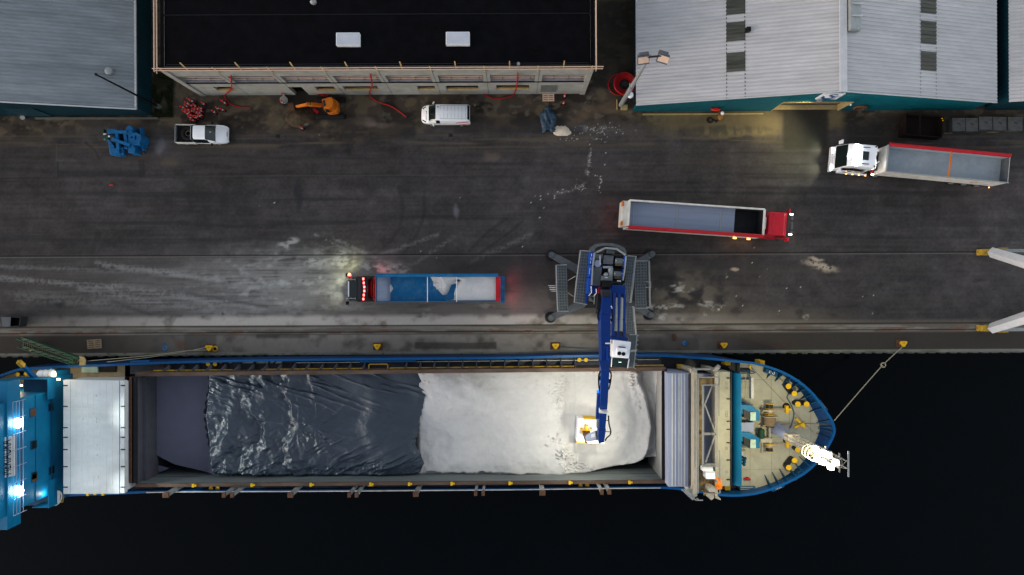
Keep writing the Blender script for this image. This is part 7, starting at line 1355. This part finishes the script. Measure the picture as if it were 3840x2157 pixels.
# portal crane at the right edge
pc = thing('portal_crane', 'pale grey portal crane legs on yellow bogies at the right edge', 'crane', P(3740,945))
for py, s in ((945,-1),(1231,1)):
    b = P(3690, py); f = MB(); f.pbox(3682, py-11, 3722, py+12, 1.1, .25); bo = build('bogie', f, M['yellow_dull'], pc, bevel=.05); f = MB(); f.cyl(P(3684,py,.3)+Vector((0,.3,.1)), P(3684,py,.3)+Vector((0,-.3,.1)), .32, n=16); f.torus(P(3681,py,.5), .34, .08, 16, 6); build('buffer', f, M['dark_steel'], bo)
    f = MB(); a, c = P(3716, py+1, 1.2), P(3840, py+s*-38, 4.2); d = c-a; f.bar(a, a+d*1.9, .72, .8, .9, 1.0); build('leg', f, M['roof_flash'], pc, bevel=.03)
    f = MB(); y_ = py-s*-12 if False else py+s*11; f.bar(P(3745,y_,.7), P(3776,y_,.7), .3, .4); build('bogie', f, M['yellow_dull'], pc); f = MB(); f.bar(P(3718,py+s*6,1.0), P(3900,py+s*4,1.4), .3, .35); build('sill_beam', f, M['galv'], pc)
f = MB(); f.bar(P(3840,907,4.2)+(P(3840,907,4.2)-P(3716,946,1.2))*.9, P(3840,1193,4.2)+(P(3840,1193,4.2)-P(3716,1232,1.2))*.9, 1.2); build('portal_beam', f, M['roof_flash'], pc)
# worker by the teal wall, carrying a hose
def skin_body(name, joints, edges, radii, root, mm, parent):
    me = bpy.data.meshes.new(name); me.from_pydata(joints, edges, []); o = bpy.data.objects.new(name, me); me.materials.append(mm); link(o, parent); OFF[o] = Vector((0,0,0))
    o.modifiers.new('Skin', 'SKIN'); 
    for i, r in enumerate(radii): me.skin_vertices[0].data[i].radius = (r, r)
    me.skin_vertices[0].data[root].use_root = True; sd = o.modifiers.new('Sub', 'SUBSURF'); sd.levels = sd.render_levels = 1
    return o
pb = P(2690, 453); pr_ = thing('person', 'worker in dark trousers, brownish jacket and white helmet bending by the teal wall', 'person', pb)
J = [(0,0,.95),(0,.05,1.2),(0,.16,1.42),(0,.24,1.52),(0,.3,1.66),(.1,0,.92),(.13,.1,.5),(.12,-.02,.08),(.12,.14,.04),(-.1,0,.92),(-.14,-.1,.5),(-.14,-.22,.08),(-.14,-.06,.04),(.2,.16,1.4),(.27,.2,1.12),(.2,.4,.98),(-.2,.16,1.4),(-.28,.12,1.12),(-.24,.3,.95)]
E = [(0,1),(1,2),(2,3),(3,4),(0,5),(5,6),(6,7),(7,8),(0,9),(9,10),(10,11),(11,12),(2,13),(13,14),(14,15),(2,16),(16,17),(17,18)]; Rr = [.14,.13,.15,.06,.1,.09,.065,.05,.045,.09,.065,.05,.045,.065,.05,.04,.065,.05,.04]
for hnd in (15, 18):
    for k in range(5): b = J[hnd]; J.append((b[0]+(.012*(k-2)), b[1]+.07+(.02 if k in (1,2,3) else 0), b[2]-.03-.01*k)); E.append((hnd, len(J)-1)); Rr.append(.011)
skin_body('body', J, E, Rr, 0, M['cloth_dark'], pr_)
mb = MB(); mb.cyl((0,.0,.9), (0,.17,1.45), .2, .22, 14); mb.ball((0,.17,1.45), (.24,.15,.12)); mb.cyl((.2,.16,1.42), (.27,.2,1.12), .09, .075, 10); mb.cyl((-.2,.16,1.42), (-.28,.12,1.12), .09, .075, 10); mb.v = [(x+pb.x,y+pb.y,z+pb.z) for x, y, z in mb.v]; build('jacket', mb, M['jacket'], pr_, smooth=True)
mb = MB(); mb.ball((0,.32,1.72), (.14,.16,.12), 14, 8); mb.cyl((0,.34,1.7), (0,.34,1.715), .18, n=16); mb.v = [(x+pb.x,y+pb.y,z+pb.z) for x, y, z in mb.v]; build('helmet', mb, M['white_paint'], pr_, smooth=True)
mb = MB(); v = P(2699, 428); mb.obox(v+Vector((0,0,.45)), (.5,.35,.5), .3); mb.tube([v+Vector((-.1,-.2,.7)), v+Vector((-.2,-.45,1.0))], .03); mb.cyl(v+Vector((.25,-.2,.16)), v+Vector((.25,.2,.16)), .16); solo('pump_unit', 'small rusty brown pump unit on wheels between the worker and the teal wall', 'pump', mb, M['rust'], bevel=.04)
